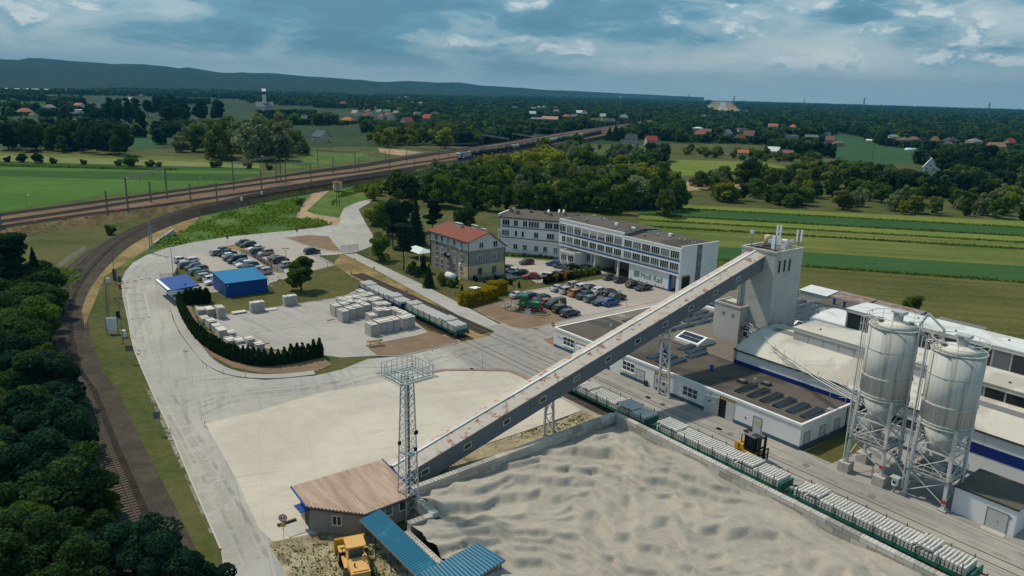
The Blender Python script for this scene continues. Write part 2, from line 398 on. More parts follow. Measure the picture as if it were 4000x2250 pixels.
def markmat(name,col,dens):
 m=bpy.data.materials.new(name);m.use_nodes=True;w=NT(m.node_tree);tc=w.n('ShaderNodeTexCoord').outputs['Object']
 a=w.math('MULTIPLY',w.mapr(w.noise(tc,0.5,4,0.65,0.5),0.38,0.62),dens)
 b=w.n('ShaderNodeBsdfDiffuse',ins={0:c4(col)});t=w.n('ShaderNodeBsdfTransparent');mx=w.n('ShaderNodeMixShader',ins={0:a,1:t.outputs[0],2:b.outputs[0]})
 w.n('ShaderNodeOutputMaterial',ins={0:mx.outputs[0]});M[name]=m
markmat('tyre_dark',(0.14,0.14,0.14),0.20);markmat('dust',(0.50,0.47,0.41),0.40)
# built things
pmat('white_wall',(0.70,0.70,0.70),0.9,0.05,0.4,5,streak=0.06)
pmat('cream_wall',(0.58,0.46,0.28),0.9,0.07,0.5,5,streak=0.08)
pmat('grey_render',(0.27,0.25,0.22),0.95,0.10,0.5,6,streak=0.12,col2=(0.23,0.215,0.19))
pmat('old_white',(0.60,0.595,0.57),0.9,0.08,0.5,5,streak=0.18)
pmat('tower_concrete',(0.47,0.46,0.435),0.92,0.09,0.25,5,streak=0.28,col2=(0.40,0.395,0.375),pscale=0.12)
pmat('concrete',(0.40,0.385,0.355),0.92,0.14,0.6,6,bump=0.2,rand=0.12)
pmat('block_concrete',(0.40,0.38,0.345),0.92,0.14,0.9,6,bump=0.2,rand=0.60,streak=0.1)
pmat('sleeper_concrete',(0.60,0.585,0.555),0.85,0.10,1.5,8,rand=0.14)
pmat('stack_concrete',(0.52,0.505,0.475),0.85,0.13,1.5,8,rand=0.16)
pmat('wood',(0.24,0.17,0.11),0.85,0.2,2,8)
pmat('roof_felt',(0.10,0.088,0.075),0.95,0.22,0.15,4,col2=(0.06,0.055,0.05),pscale=0.09,bump=0.2)
pmat('roof_felt_light',(0.16,0.145,0.12),0.95,0.18,0.2,4,col2=(0.36,0.345,0.31),patch=(0.55,0.70),pscale=0.07,bump=0.2)
pmat('roof_membrane',(0.52,0.50,0.45),0.8,0.10,0.15,4,col2=(0.40,0.375,0.33),pscale=0.10)
pmat('roof_pale',(0.60,0.63,0.64),0.7,0.10,0.15,4,col2=(0.47,0.47,0.46),pscale=0.12)
pmat('red_roof',(0.20,0.065,0.045),0.85,0.10,0.7,12,bump=0.25)
pmat('blue_paint',(0.0045,0.060,0.27),0.5,0.05,0.5,4)
pmat('blue_roof',(0.006,0.155,0.34),0.45,0.06,0.5,4)
pmat('teal_sheet',(0.006,0.115,0.20),0.45,0.12,0.6,5,col2=(0.05,0.19,0.26),patch=(0.55,0.75),pscale=0.6)
pmat('navy_band',(0.006,0.022,0.15),0.5,0.05,0.5,4)
pmat('stripe_blue',(0.012,0.10,0.34),0.6,0.05,0.5,4)
pmat('plinth_blue',(0.055,0.10,0.16),0.8,0.10,0.5,5)
pmat('grey_band',(0.16,0.165,0.18),0.8,0.06,0.5,5)
pmat('grey_metal',(0.42,0.44,0.45),0.5,0.08,0.8,6,metal=0.2,streak=0.1)
pmat('galvanised',(0.50,0.53,0.55),0.45,0.06,1.0,8,metal=0.35)
pmat('mast_steel',(0.17,0.175,0.18),0.7,0.1,1.0,6)
pmat('conveyor_side',(0.125,0.145,0.16),0.6,0.07,0.3,5,stretch=(1,1,0.2),streak=0.08)
rustmat('conveyor_roof',(0.47,0.42,0.375),(0.26,0.12,0.07),(0.53,0.64),(1.0,1.0,1.0),0.9)
rustmat('rusty_sheet',(0.42,0.33,0.27),(0.29,0.175,0.125),(0.30,0.70),(0.25,1.6,1.0),0.8)
rustmat('rusty_iron',(0.22,0.24,0.25),(0.23,0.10,0.05),(0.42,0.58),(1,1,1),0.8)
rustmat('silo_paint',(0.50,0.51,0.49),(0.25,0.235,0.205),(0.46,0.76),(2.2,2.2,0.10),1.0)
rustmat('silo_top',(0.62,0.60,0.53),(0.30,0.19,0.085),(0.56,0.70),(1,1,1),0.9)
pmat('steel_white',(0.55,0.55,0.52),0.6,0.10,1,6,streak=0.1)
pmat('dark_metal',(0.035,0.036,0.04),0.6,0.15,1,6)
pmat('mid_metal',(0.16,0.165,0.17),0.6,0.12,1,6)
pmat('rail_steel',(0.055,0.042,0.036),0.5,0.15,1,6,metal=0.3)
pmat('mast_concrete',(0.30,0.30,0.29),0.9,0.1,0.8,5)
pmat('wagon_green',(0.010,0.125,0.085),0.55,0.10,0.8,6,col2=(0.012,0.10,0.07))
pmat('wagon_blue',(0.012,0.028,0.10),0.55,0.10,0.8,6)
pmat('loco_green',(0.035,0.16,0.075),0.5,0.08,0.8,6)
pmat('red_paint',(0.36,0.055,0.035),0.55,0.10,0.8,6)
pmat('machine_yellow',(0.66,0.34,0.03),0.5,0.10,1.2,6,col2=(0.36,0.18,0.03),pscale=0.8)
pmat('machine_orange',(0.58,0.34,0.12),0.5,0.08,1.2,6)
pmat('yellow_sign',(0.60,0.40,0.02),0.6,0.05)
pmat('black',(0.012,0.012,0.013),0.6,0.1)
pmat('rubber',(0.015,0.015,0.016),0.9,0.1,2,8)
pmat('rim',(0.32,0.33,0.34),0.35,0.05,metal=0.6)
pmat('white_paint',(0.78,0.78,0.77),0.7,0.04)
pmat('window_frame',(0.74,0.74,0.73),0.6,0.03)
pmat('logo_green',(0.008,0.17,0.12),0.6,0.03)
pmat('door_grey',(0.46,0.46,0.445),0.7,0.06,streak=0.05)
pmat('blind',(0.36,0.365,0.37),0.8,0.04)
pmat('solar',(0.012,0.015,0.022),0.25,0.05,spec=0.5)
pmat('solar_blue',(0.015,0.022,0.05),0.25,0.05,spec=0.5)
pmat('car_paint',(0.5,0.5,0.5),0.28,0.02,0.5,3,spec=0.5,objcol=True,coat=0.5)
pmat('train_paint',(0.5,0.5,0.5),0.45,0.16,0.6,3,objcol=True,streak=0.25)
pmat('house_wall',(0.5,0.5,0.5),0.9,0.07,0.4,5,objcol=True,streak=0.06)
pmat('house_roof',(0.5,0.5,0.5),0.8,0.12,0.6,5,objcol=True)
pmat('headlight',(0.65,0.67,0.68),0.15,0.02,spec=0.6)
pmat('taillight',(0.30,0.012,0.01),0.25,0.02,spec=0.5)
pmat('stone',(0.36,0.33,0.28),0.95,0.15,0.8,5,rand=0.3)
pmat('brick_wall',(0.33,0.17,0.11),0.9,0.15,0.8,6)
pmat('bark',(0.075,0.06,0.045),0.95,0.25,1.5,8)
pmat('pale_bark',(0.24,0.22,0.18),0.95,0.25,1.5,8)
pmat('fence_green',(0.012,0.05,0.045),0.6,0.1)
pmat('fence_blue',(0.015,0.055,0.15),0.6,0.1)
pmat('hi_vis',(0.50,0.68,0.03),0.8,0.08)
pmat('skin',(0.45,0.27,0.19),0.7,0.05)
pmat('cloth_dark',(0.03,0.035,0.05),0.9,0.1)
pmat('poly_tunnel',(0.60,0.66,0.66),0.4,0.05)
pmat('water',(0.20,0.24,0.25),0.3,0.05)
glassmat('glass');glassmat('car_glass',(0.012,0.016,0.02),0.05)
leafmat('leaf_mid',(0.085,0.145,0.026));leafmat('leaf_dark',(0.042,0.082,0.026));leafmat('leaf_bright',(0.235,0.265,0.030),yellow=0.01)
leafmat('leaf_willow',(0.17,0.215,0.105));leafmat('leaf_pine',(0.022,0.05,0.03));leafmat('leaf_spruce',(0.027,0.060,0.039))
leafmat('leaf_teal',(0.022,0.058,0.034));leafmat('leaf_olive',(0.14,0.17,0.042));leafmat('leaf_hedge',(0.019,0.045,0.017),var=0.3,rand=0.4)
leafmat('leaf_gold',(0.32,0.25,0.015),var=0.3);leafmat('leaf_purple',(0.035,0.022,0.02));leafmat('leaf_far',(0.045,0.088,0.044),rand=0.9)
leafmat('leaf_weed',(0.10,0.17,0.024),rand=0.5)
# --------------------------- ground, fields, roads
def disc_ground():
 b=MB();rings=[0,60,150,300,600,1200,2500,5000,9000,14000];n=48
 v=[(0,0,-0.03)]
 for r in rings[1:]:
  for i in range(n):
   t=2*math.pi*i/n;v.append((r*math.cos(t),r*math.sin(t),-0.03))
 f=[(0,1+i,1+(i+1)%n) for i in range(n)]
 for k in range(len(rings)-2):
  o=1+k*n
  for i in range(n):f.append((o+i,o+n+i,o+n+(i+1)%n,o+(i+1)%n))
 b.add(v,f);o=b.build('ground',M['grass']);o['kind']='structure'
disc_ground()
FIELDS=[]
def field(name,pts,z,m,clear=True):
 o=sheet(name,pts,z,m)
 if clear:FIELDS.append([(p[0],p[1]) for p in pts])
 return o
 # open country far off: darker sward
sheet('far_ground',[(-9000,640),(-700,560),(-420,470),(-230,520),(-60,620),(200,760),(500,700),(900,560),(2000,420),(9000,400),(9500,7000),(7000,12000),(-7000,12000),(-9500,7000)],-0.015,M['far_ground'])
FA=math.atan2(*(lambda d:(d.y,d.x))(at('MR',2576,265)-at('MR',60,130)))
cropmat('crop_light',(0.105,0.15,0.028),(0.16,0.185,0.045),FA);cropmat('crop_dark',(0.028,0.075,0.026),(0.045,0.10,0.032),FA)
cropmat('crop_olive',(0.075,0.11,0.024),(0.15,0.16,0.048),FA);cropmat('crop_brown',(0.055,0.070,0.02),(0.12,0.11,0.04),FA)
LA=math.atan2(*(lambda d:(d.y,d.x))(at('ZA',2576,1205)-at('ZA',0,1115)))
cropmat('crop_l1',(0.05,0.115,0.022),(0.075,0.15,0.03),LA);cropmat('crop_l2',(0.028,0.07,0.018),(0.045,0.095,0.024),LA)
cropmat('crop_pale',(0.13,0.16,0.06),(0.18,0.20,0.085),LA);cropmat('crop_teal',(0.028,0.075,0.036),(0.042,0.095,0.045),FA)
# strip fields right of the office, seen one behind the other
edges=[((-330,80),(2800,232)),((-330,110),(2800,282)),((-330,172),(2800,347)),((-330,212),(2800,397)),((-330,258),(2800,446)),((-330,372),(2800,575)),((-330,470),(2800,700)),((-330,620),(2800,1130))]
fm=['crop_light','crop_dark','crop_light','crop_olive','crop_olive','crop_dark','crop_brown']
for i in range(7):
 (l0,r0),(l1,r1)=edges[i],edges[i+1]
 field('field',tpts(('MR',l0,r0,r1,l1)),0.004+0.004*(i%2),M[fm[i]])
 # field behind the bushes, bands left of the railway, far teal crops
field('field',tpts(('TR',(0,1205),(640,1225),(800,1265),(640,1300),(300,1310),(0,1325)),('TM',(2420,1330),(2380,1230))),0.006,M['crop_light'])
field('field',tpts(('TR',(800,1130),(1000,1115),(1160,1000),(1330,1030),(1500,1100),(1760,1130),(2200,1200),(2500,1270),(2300,1300),(1900,1230),(1500,1240),(1250,1215),(1000,1170))),0.006,M['crop_teal'])
field('field',tpts(('TR',(1640,1270),(1900,1280),(2000,1330),(1780,1345),(1640,1310))),0.01,M['crop_teal'])
field('field',tpts(('TR',(2300,1330),(2576,1320),(2576,1448),(2380,1440))),0.008,M['crop_light'])
field('ploughed_field',tpts(('TR',(30,1370),(300,1385),(560,1400),(540,1430),(300,1425),(20,1440))),0.012,M['soil'])
field('ploughed_field',tpts(('TR',(880,1090),(960,1085),(1090,1110),(1040,1136),(930,1110))),0.012,M['brown_gravel'])
field('field',tpts(('TM',(1850,1330),(2300,1325),(2500,1355),(2450,1390),(2100,1380),(1860,1362))),0.006,M['crop_light'])
lb=[((-400,985),(1900,1035),(2900,1100)),((-400,1012),(1900,1080),(2900,1135)),((-400,1075),(1900,1140),(2900,1165)),((-400,1135),(1900,1185),(2900,1195)),((-400,1175),(1900,1220),(2900,1230)),((-400,1245),(1700,1300),(2600,1310)),((-400,1470),(1150,1470),(1900,1400))]
lm=['crop_olive','crop_pale','crop_l2','crop_l1','crop_l2','crop_l1']
for i in range(6):
 field('field',tpts(('ZA',*lb[i],*lb[i+1][::-1])),0.004+0.004*(i%2),M[lm[i]])
field('field',tpts(('ZA',(-400,1470),(1150,1470)),('ML',(0,150),(-200,180))),0.004,M['crop_l1'])
for k,(y0,y1) in enumerate(((590,665),(672,750),(765,800),(815,930))):
 field('field',tpts(('ZA',(-300,y0-8),(940 if k<2 else 1750,y0+10),(940 if k<2 else 1750,y1+12),(-300,y1))),0.006,M[('crop_l2','crop_teal','crop_l1','crop_teal')[k]])
field('field',tpts(('ZA',(-200,405),(620,430),(480,500),(-200,480))),0.01,M['crop_l2'])
field('field',tpts(('ZA',(-200,235),(2000,235),(1500,300),(600,330),(-200,330))),0.01,M['crop_l2'])
field('meadow',tpts(('ZB',(880,840),(1480,860),(1700,900),(900,1010),(600,1030),(540,940),(850,900))),0.008,M['meadow'])
field('meadow',tpts(('ZB',(1650,800),(1950,820),(2160,845),(1900,880),(1680,850))),0.008,M['soil'])
# meadow slope between the embankment and the loop road
field('meadow',tpts(('ML',(560,640),(700,480),(900,330),(1150,215),(1500,120),(1900,20)),('ZB',(1000,1220),(1400,1180),(1900,1105),(2330,1020),(2560,960)),('MM',(330,-60),(260,35),(0,125)),('ML',(2540,235),(2100,300),(1600,355),(1250,425),(1080,480),(960,560))),0.010,M['meadow'])
field('dry_bank',tpts(('ML',(640,1010),(700,860),(790,640),(900,560),(1050,470),(1200,380),(1350,330),(1500,200),(1450,160),(1200,240),(900,400),(680,610),(600,820))),0.016,M['dry_grass'])
# paved areas
YZ=0.02
field('loop_road',tpts(('BL',(1700,1500),(1665,1250),(1440,730),(1290,370),(1120,0)),('ML',(1010,1180),(965,960),(925,780),(912,680),(945,600),(1000,535),(1100,478),(1250,425),(1450,380),(1750,335),(2100,300),(2400,270),(2540,240)),('MM',(20,120),(130,75),(265,42),(200,90),(130,130),(175,220),(235,320),(250,400),(130,450),(0,470)),('ML',(2400,480),(2040,700),(1600,760),(1270,700),(1260,800),(1300,950),(1350,1060),(1440,1180),(1530,1290),(1650,1360),(1800,1400),(2000,1418),(2380,1385),(2576,1340)),('MM',(200,1260),(420,1240),(880,1140),(1100,1085),(1290,1050),(1500,1100),(1600,1170),(1800,1300),(1900,1448)),('BM',(1000,60),(300,600),(100,1000)),('BL',(2200,1500))),YZ,M['loop_road'])
field('car_park',tpts(('ML',(1330,560),(1420,480),(1640,420),(1900,380),(2140,345),(2400,480),(2540,550),(2300,610),(2130,660),(2040,640),(2000,690),(1600,730),(1270,690),(1290,620))),YZ+0.006,M['car_park'])
field('storage_yard',tpts(('ML',(1460,850),(1690,925),(2576,795)),('MM',(100,745),(420,870),(660,1060),(560,1085),(175,1160),(270,1235)),('ML',(2576,1250),(2430,1230),(2000,1180),(1700,1130))),YZ+0.006,M['asphalt'])
field('works_lane',tpts(('MM',(20,470),(110,465),(520,660),(930,860),(1290,1050),(1140,1075),(700,830),(300,610))),YZ+0.010,M['footway'])
field('works_road',[yard(-112,66.6),yard(-96.5,66.6),yard(-66,66.6),yard(-66,62),yard(-20,62),yard(15,62),yard(15,100),yard(-46,100),yard(-46.5,84.7),yard(-96.3,84.7),yard(-97.5,104),yard(-108,104),yard(-112,84)],YZ+0.014,M['works_road'])
field('car_park',[yard(-141,107.5),yard(-141,101),yard(-109,101.5),yard(-99,101),yard(-97.5,118),yard(-97,134),yard(-128,134),yard(-142,134),yard(-152,140),yard(-166,124),yard(-152,112),yard(-145,110)],YZ+0.010,M['car_park'])
field('apron',tpts(('BL',(1550,300),(1960,200)),('BL',(2400,70)),('MM',(660,1375),(790,1352),(1260,1357),(1420,1430)),('BM',(1640,100),(1815,200),(1450,335),(1080,455),(640,690),(300,960)),('BL',(2345,1140),(2060,1190),(1950,1090),(1800,750))),YZ+0.018,M['apron'])
field('track_road',tpts(('ML',(2230,190),(2260,120),(2340,20)),('ZB',(1000,1250),(1130,1250),(960,1400),(850,1500)),('ML',(2380,170),(2520,190),(2576,200),(2540,260),(2300,200))),YZ+0.004,M['soil'])
field('gravel_lot',tpts(('ML',(2145,345),(2330,325),(2480,335),(2510,380),(2576,450),(2480,440),(2300,400))),YZ+0.014,M['brown_gravel'])
# grass, gravel and planted islands inside the works
field('verge',tpts(('ML',(1300,640),(1330,575),(1390,560),(1480,640),(1560,690),(1420,690),(1310,680))),YZ+0.014,M['lawn'])
field('verge',tpts(('ML',(1640,420),(1780,395),(1860,440),(2000,530),(2140,620),(2050,600),(1900,480),(1740,430))),YZ+0.014,M['dry_grass'])
field('lawn',tpts(('ML',(1590,870),(1560,775),(1700,800),(2030,760),(2030,690),(2150,655),(2330,600),(2520,555)),('MM',(100,500),(240,640),(330,690),(100,745)),('ML',(2576,792),(1690,922))),YZ+0.014,M['lawn'])
field('verge',tpts(('MM',(0,470),(30,480),(300,615),(640,800),(900,955),(1150,1060),(1120,1085),(900,1140),(870,1090),(560,900),(300,740),(80,640),(-60,540))),YZ+0.018,M['dry_grass'])
field('verge',tpts(('MM',(115,462),(260,520),(520,655),(930,860),(960,790),(650,690),(480,590),(290,500))),YZ+0.018,M['lawn'])
field('garden',tpts(('MM',(250,420),(640,420),(690,545),(960,665),(1240,620),(1250,655),(1390,640),(1480,690),(1960,600),(1975,655),(1640,705),(1250,770),(1000,810),(930,855),(650,712),(480,600),(280,500))),YZ+0.022,M['lawn'])
field('flower_bed',tpts(('MM',(1230,470),(1640,500),(1560,520),(1230,490))),YZ+0.022,M['meadow'])
field('gravel_island',tpts(('MM',(175,1160),(560,1085),(655,1060),(565,1015),(880,1120),(890,1140),(420,1240),(270,1235))),YZ+0.022,M['brown_gravel'])
field('gravel_island',tpts(('MM',(990,885),(1250,800),(1330,800),(1500,850),(1640,925),(1728,958),(1560,1000),(1400,1035),(1290,1020),(1090,935))),YZ+0.022,M['brown_gravel'])
field('gravel_island',tpts(('MM',(1520,1115),(1600,1092),(1600,1165))),YZ+0.022,M['brown_gravel'])
field('gravel_island',tpts(('ML',(1345,860),(1395,1000),(1480,1130),(1600,1240),(1760,1325),(1950,1365),(2150,1380),(2360,1365),(2505,1305),(2420,1236),(2200,1200),(1900,1200),(1650,1130),(1500,1000),(1440,860))),YZ+0.024,M['brown_gravel'])
fw=smooth_line(tpts(('ML',(1255,790),(1290,900),(1345,1040),(1440,1175),(1530,1285),(1650,1357),(1800,1398),(2000,1412),(2200,1402),(2380,1380))),1.5)
fb=MB();ribbon(fb,fw,[(0.0,0.0),(0.0,0.14),(0.18,0.14),(0.18,0.125),(1.75,0.125),(1.75,0.0)]);o=fb.build('footway',M['footway']);o['kind']='structure';o.location.z=YZ
field('grass_strip',tpts(('BM',(1080,460),(1650,275),(1815,210),(1985,240),(1700,360),(530,790),(560,740))),YZ+0.022,M['sandy'])
field('grass_strip',[yard(-46.3,84.8),yard(-42.5,84.8),yard(-42,95.8),yard(-46.3,95.8)],YZ+0.022,M['lawn'])
field('silo_pad',[yard(-42.5,83.4),yard(-28.9,83.4),yard(-28.9,96),yard(-42,96)],YZ+0.026,M['asphalt'])
field('dirt_patch',tpts(('BL',(2022,1200),(2345,1135)),('BM',(150,1030),(640,1448),(560,1500)),('BL',(2200,1500))),YZ+0.030,M['sandy'])
bp=smooth_line(tpts(('MM',(640,1365),(790,1345),(1260,1348),(1420,1420),(1500,1470))),2.0)
bb=MB();ribbon(bb,bp,[(-0.45,0.05),(0.45,0.05)]);o=bb.build('brick_border',M['brick_paving']);o['kind']='structure';o.location.z=YZ+0.02
# kerbs: a real step along the road edges
def kerb(pts,w=0.18,h=0.12,z=YZ):
 b=MB();ribbon(b,smooth_line(pts,2.0),[(-w/2,0),(-w/2,h),(w/2,h),(w/2,0)]);o=b.build('kerb',M['concrete']);o['kind']='structure';o.location.z=z
kerb(tpts(('BL',(1665,1250),(1440,730),(1290,370),(1120,0)),('ML',(1010,1180),(965,960),(925,780))))
kerb(tpts(('MM',(175,1160),(270,1238),(420,1243),(880,1143))))
kerb(tpts(('MM',(175,1160),(560,1085),(655,1060),(565,1015))),h=0.08)
kerb(tpts(('MM',(1090,935),(1290,1022),(1400,1037),(1580,1003),(1728,960),(2480,805))),h=0.08)
kerb(tpts(('MM',(110,465),(520,658),(930,862))),h=0.06)
kerb(tpts(('MM',(1250,775),(1640,712),(1975,657))),h=0.10)
kerb(tpts(('ML',(1690,925),(2100,865),(2576,795))),h=0.08)
kerb(tpts(('ML',(2145,345),(2300,400),(2480,445),(2576,455))),h=0.1)
kerb(tpts(('BR',(880,505),(1200,690),(1640,850),(2200,1100),(2576,1260))),h=0.1,z=YZ+0.01)
kerb(tpts(('BM',(1815,202),(1450,335),(1080,458))),h=0.1)
# tyre marks and dust dragged over the road
def marks(pts,m,w=0.42,gap=1.9,z=0.012):
 P=smooth_line(pts,2.0);b=MB()
 for s in(-gap/2,gap/2):ribbon(b,P,[(s-w/2,z),(s+w/2,z)])
 o=b.build('tyre_marks',M[m]);o['kind']='structure';o.location.z=YZ+0.022
for k,(pp,m_) in enumerate((((('BL',(1420,150),(1620,90),(1950,60),(2300,30),(2576,0)),),'tyre_dark'),((('BL',(1480,230),(1700,130),(2000,80),(2400,40)),('MM',(300,1370),(700,1300))),'tyre_dark'),((('BL',(1300,0),(1500,-40),(2000,-80),(2576,-130)),('MM',(400,1300),(800,1230))),'tyre_dark'),((('BL',(1250,100),(1400,350),(1600,700),(1800,1050),(1950,1350)),),'tyre_dark'),((('BL',(1190,40),(1330,330),(1500,680),(1700,1100)),),'dust'),((('BL',(1330,330),(1520,680),(1720,1060),(1850,1350)),),'dust'),((('ML',(1040,1150),(1000,950),(980,800),(1000,660),(1100,540),(1300,460)),),'tyre_dark'),((('ML',(1150,1300),(1090,1100),(1060,900),(1050,700),(1150,560),(1500,430)),),'dust'),((('MM',(700,1290),(1000,1180),(1300,1090),(1600,1040)),),'tyre_dark'),((('MM',(500,1260),(900,1210),(1300,1150),(1560,1060)),),'tyre_dark'),((('ML',(1900,1050),(2300,1000),(2576,960)),),'tyre_dark'))):
 marks(tpts(*pp),m_,0.45 if m_=='tyre_dark' else 1.1,z=0.012+0.002*k)
marks([yard(a,81.5) for a in range(-105,-10,6)],'tyre_dark',0.6,z=0.012);marks([yard(a,76.2) for a in range(-100,-10,6)],'tyre_dark',0.6,z=0.015)
# weighbridge let into the loop road
wb=tpts(('ML',(958,770),(1092,768),(1132,946),(985,962)))
t=thing('weighbridge','pale framed weighbridge plate set flush in the loop road by the gatehouse','weighbridge',wb[0])
b=MB()
for i in range(4):
 p,q=wb[i]-wb[0],wb[(i+1)%4]-wb[0];b.bar(p+Vector((0,0,0.06)),q+Vector((0,0,0.06)),0.35,0.06)
b.build('frame',M['concrete'],t)
for k in range(3):
 b=MB();f0,f1=k/3+0.02,(k+1)/3-0.02
 q=[wb[0].lerp(wb[3],f0),wb[1].lerp(wb[2],f0),wb[1].lerp(wb[2],f1),wb[0].lerp(wb[3],f1)]
 c=sum(q,Vector())/4;q=[c+(p-c)*0.93-wb[0] for p in q]
 b.prism([(p.x,p.y) for p in q],0.026,0.055);b.build('deck_plate',M['footway'],t)
 # drain gratings and manhole covers set in the paving
for k,(tl,x,y) in enumerate((('ZW',805,853),('ZW',1470,1148),('BM',2310,100),('MM',985,1335),('BR',275,338))):
 b=MB();b.cbox(0,0,0.02,0.75,0.5,0.04);o=b.build('drain_grating',M['dark_metal'],None,at(tl,x,y,YZ+0.03),A)
 tag(o,'small dark drain grating set in the concrete roadway','drain','drain gratings in the paving')
for k,(tl,x,y) in enumerate((('ZW',938,915),('ZW',1577,1193),('BR',930,612),('BR',1425,845),('ZG',826,756),('BM',2425,155),('ML',1400,1200),('ML',1035,1222))):
 b=MB();b.lathe([(0.42,0.0),(0.42,0.03),(0.30,0.035),(0.0,0.035)],14);o=b.build('manhole_cover',M['mid_metal'],None,at(tl,x,y,YZ+0.03))
 tag(o,'round iron manhole cover set in the grey roadway','manhole','manhole covers in the paving')
# --------------------------- hills and far woods
def np_noise(x,seed,octs=5):
 r=np.random.RandomState(seed);out=np.zeros_like(x);a=1.0;f=1.0
 for k in range(octs):
  out+=a*np.sin(x*f+r.rand()*6.28)*np.cos(x*f*0.53+r.rand()*6.28);a*=0.55;f*=2.17
 return out
def hill_range(name,pts,dist,depth,m,seed,rough):
 """pts: surveyed skyline; the range stands at dist and is depth deep"""
 xs=np.linspace(pts[0][0],pts[-1][0],140);ys=np.interp(xs,[p[0] for p in pts],[p[1] for p in pts])
 ys=ys+rough*np_noise(xs*0.02,seed)
 b=MB();v=[];K=9;n=len(xs)
 for i in range(n):
  top=atd('S',xs[i],ys[i],dist);d=Vector((top.x,top.y,0)).normalized();hgt=max(top.z,8)
  for k in range(K):
   s=k/(K-1);r=dist-depth*(1-s);z=hgt*(s**1.25)+hgt*0.05*math.sin(i*0.7*(1+k*0.3)+k*2.1)*(s*(1-s)*4)
   p=d*r;v.append((p.x,p.y,z-0.5))
  p=d*(dist+depth*0.6);v.append((p.x,p.y,-5))
 K+=1;f=[]
 for i in range(n-1):
  for k in range(K-1):f.append((i*K+k,(i+1)*K+k,(i+1)*K+k+1,i*K+k+1))
 b.sm=True;b.add(v,f);o=b.build(name,m);o['kind']='structure';return o
groundmat('hill_wood',[(0.008,0.020,0.016),(0.012,0.026,0.018),(0.020,0.036,0.022)],0.002,0.012,bump=0.0)
hill_range('hills',[(-400,226),(0,231),(60,233),(160,240),(300,247),(420,250),(480,249),(560,251),(640,258),(720,270),(780,276),(860,283),(940,285),(990,284),(1060,284),(1130,292),(1200,298),(1300,304),(1400,312),(1500,322),(1650,340),(1800,352),(1950,358)],6000,2300,M['hill_wood'],3,0.8)
hill_range('hills',[(1330,318),(1450,322),(1600,316),(1700,322),(1800,322),(1870,332),(1960,338),(2060,344),(2140,352),(2200,357),(2350,366)],7500,1500,M['hill_wood'],5,0.7)
hill_range('hills',[(-100,240),(60,236),(110,226),(160,227),(250,235),(400,246),(520,258),(600,275),(680,268),(735,262),(790,272),(880,286),(950,281),(1010,290),(1100,300)],8000,1200,M['hill_wood'],8,0.5)
hill_range('hills',[(1340,322),(1400,310),(1460,318),(1900,340),(2150,352),(2200,353),(2300,358),(2400,363),(2550,370),(2750,380)],8600,1200,M['hill_wood'],9,0.4)
# lake-like white sheds / greenhouse strip on the left plain
o=sheet('polytunnel_strip',[atd('S',15,312,3600).to_2d(),atd('S',350,325,3600).to_2d(),atd('S',350,325,3900).to_2d(),atd('S',15,312,3900).to_2d()],3.0,M['poly_tunnel'])
# --------------------------- railway
def trk(*runs,step=6.0):return smooth_line(tpts(*runs),step)
ZR=3.0
def zz(z,*pts):return tuple((p[0],p[1],z) for p in pts)
T1=trk(('ML',*zz(ZR,(-250,205),(0,165),(600,85),(1230,0))),('ZB',*zz(ZR,(500,1115),(1000,1037),(1500,972),(2000,890),(2500,815))),('ZC',*zz(ZR,(600,755),(900,710),(1500,610),(1800,570),(2300,500),(2480,462))))
T2=trk(('ZB',*zz(ZR,(560,1108),(1000,1054),(1500,992),(2000,909),(2500,834))),('ZC',*zz(ZR,(600,782),(900,737),(1500,632),(1800,590),(2350,508))))
T3=trk(('ML',*zz(ZR,(-250,260),(0,215),(600,130),(1250,30))),('ZB',*zz(ZR,(500,1170),(1000,1105),(1500,1045),(2000,967),(2500,895))),('ZC',*zz(ZR,(600,812),(900,762),(1500,655),(1900,600),(2370,520))))
T4=trk(('ML',*zz(ZR,(-250,305),(0,257),(600,170),(1200,95))),('ZB',*zz(ZR,(200,1285),(500,1238),(1000,1163),(1500,1087),(2000,1012))),('ZC',*zz(ZR,(245,925),(470,885),(700,848),(1000,795),(1300,738),(1600,685),(1870,630),(2050,600),(2400,530))))
T5=trk(('ZB',*zz(ZR,(120,1338),(500,1268),(1000,1190),(1500,1112),(2000,1050),(2300,1004))),('ZC',*zz(ZR,(470,905),(800,852),(1150,785),(1500,725),(1850,660),(2100,615))))
T6=trk(('ZB',*zz(ZR,(1000,1175),(1500,1100),(2000,1031),(2300,985))),('ZC',*zz(ZR,(230,948),(470,896))),step=6)
SID=smooth_line([at('ZB',120,1338,ZR),at('ML',1700,62,2.8),at('ML',1400,130,2.4),at('ML',1100,240,1.8),at('ML',850,372,1.3),at('ML',650,550,0.8),at('ML',520,720,0.5),at('ML',455,900,0.4),at('ML',452,1050,0.35),at('ML',475,1200,0.35),at('ML',520,1370,0.35),at('BL',610,60,0.35),at('BL',735,420,0.35),at('BL',905,850,0.35),at('BL',1150,1500,0.35)],3.0)
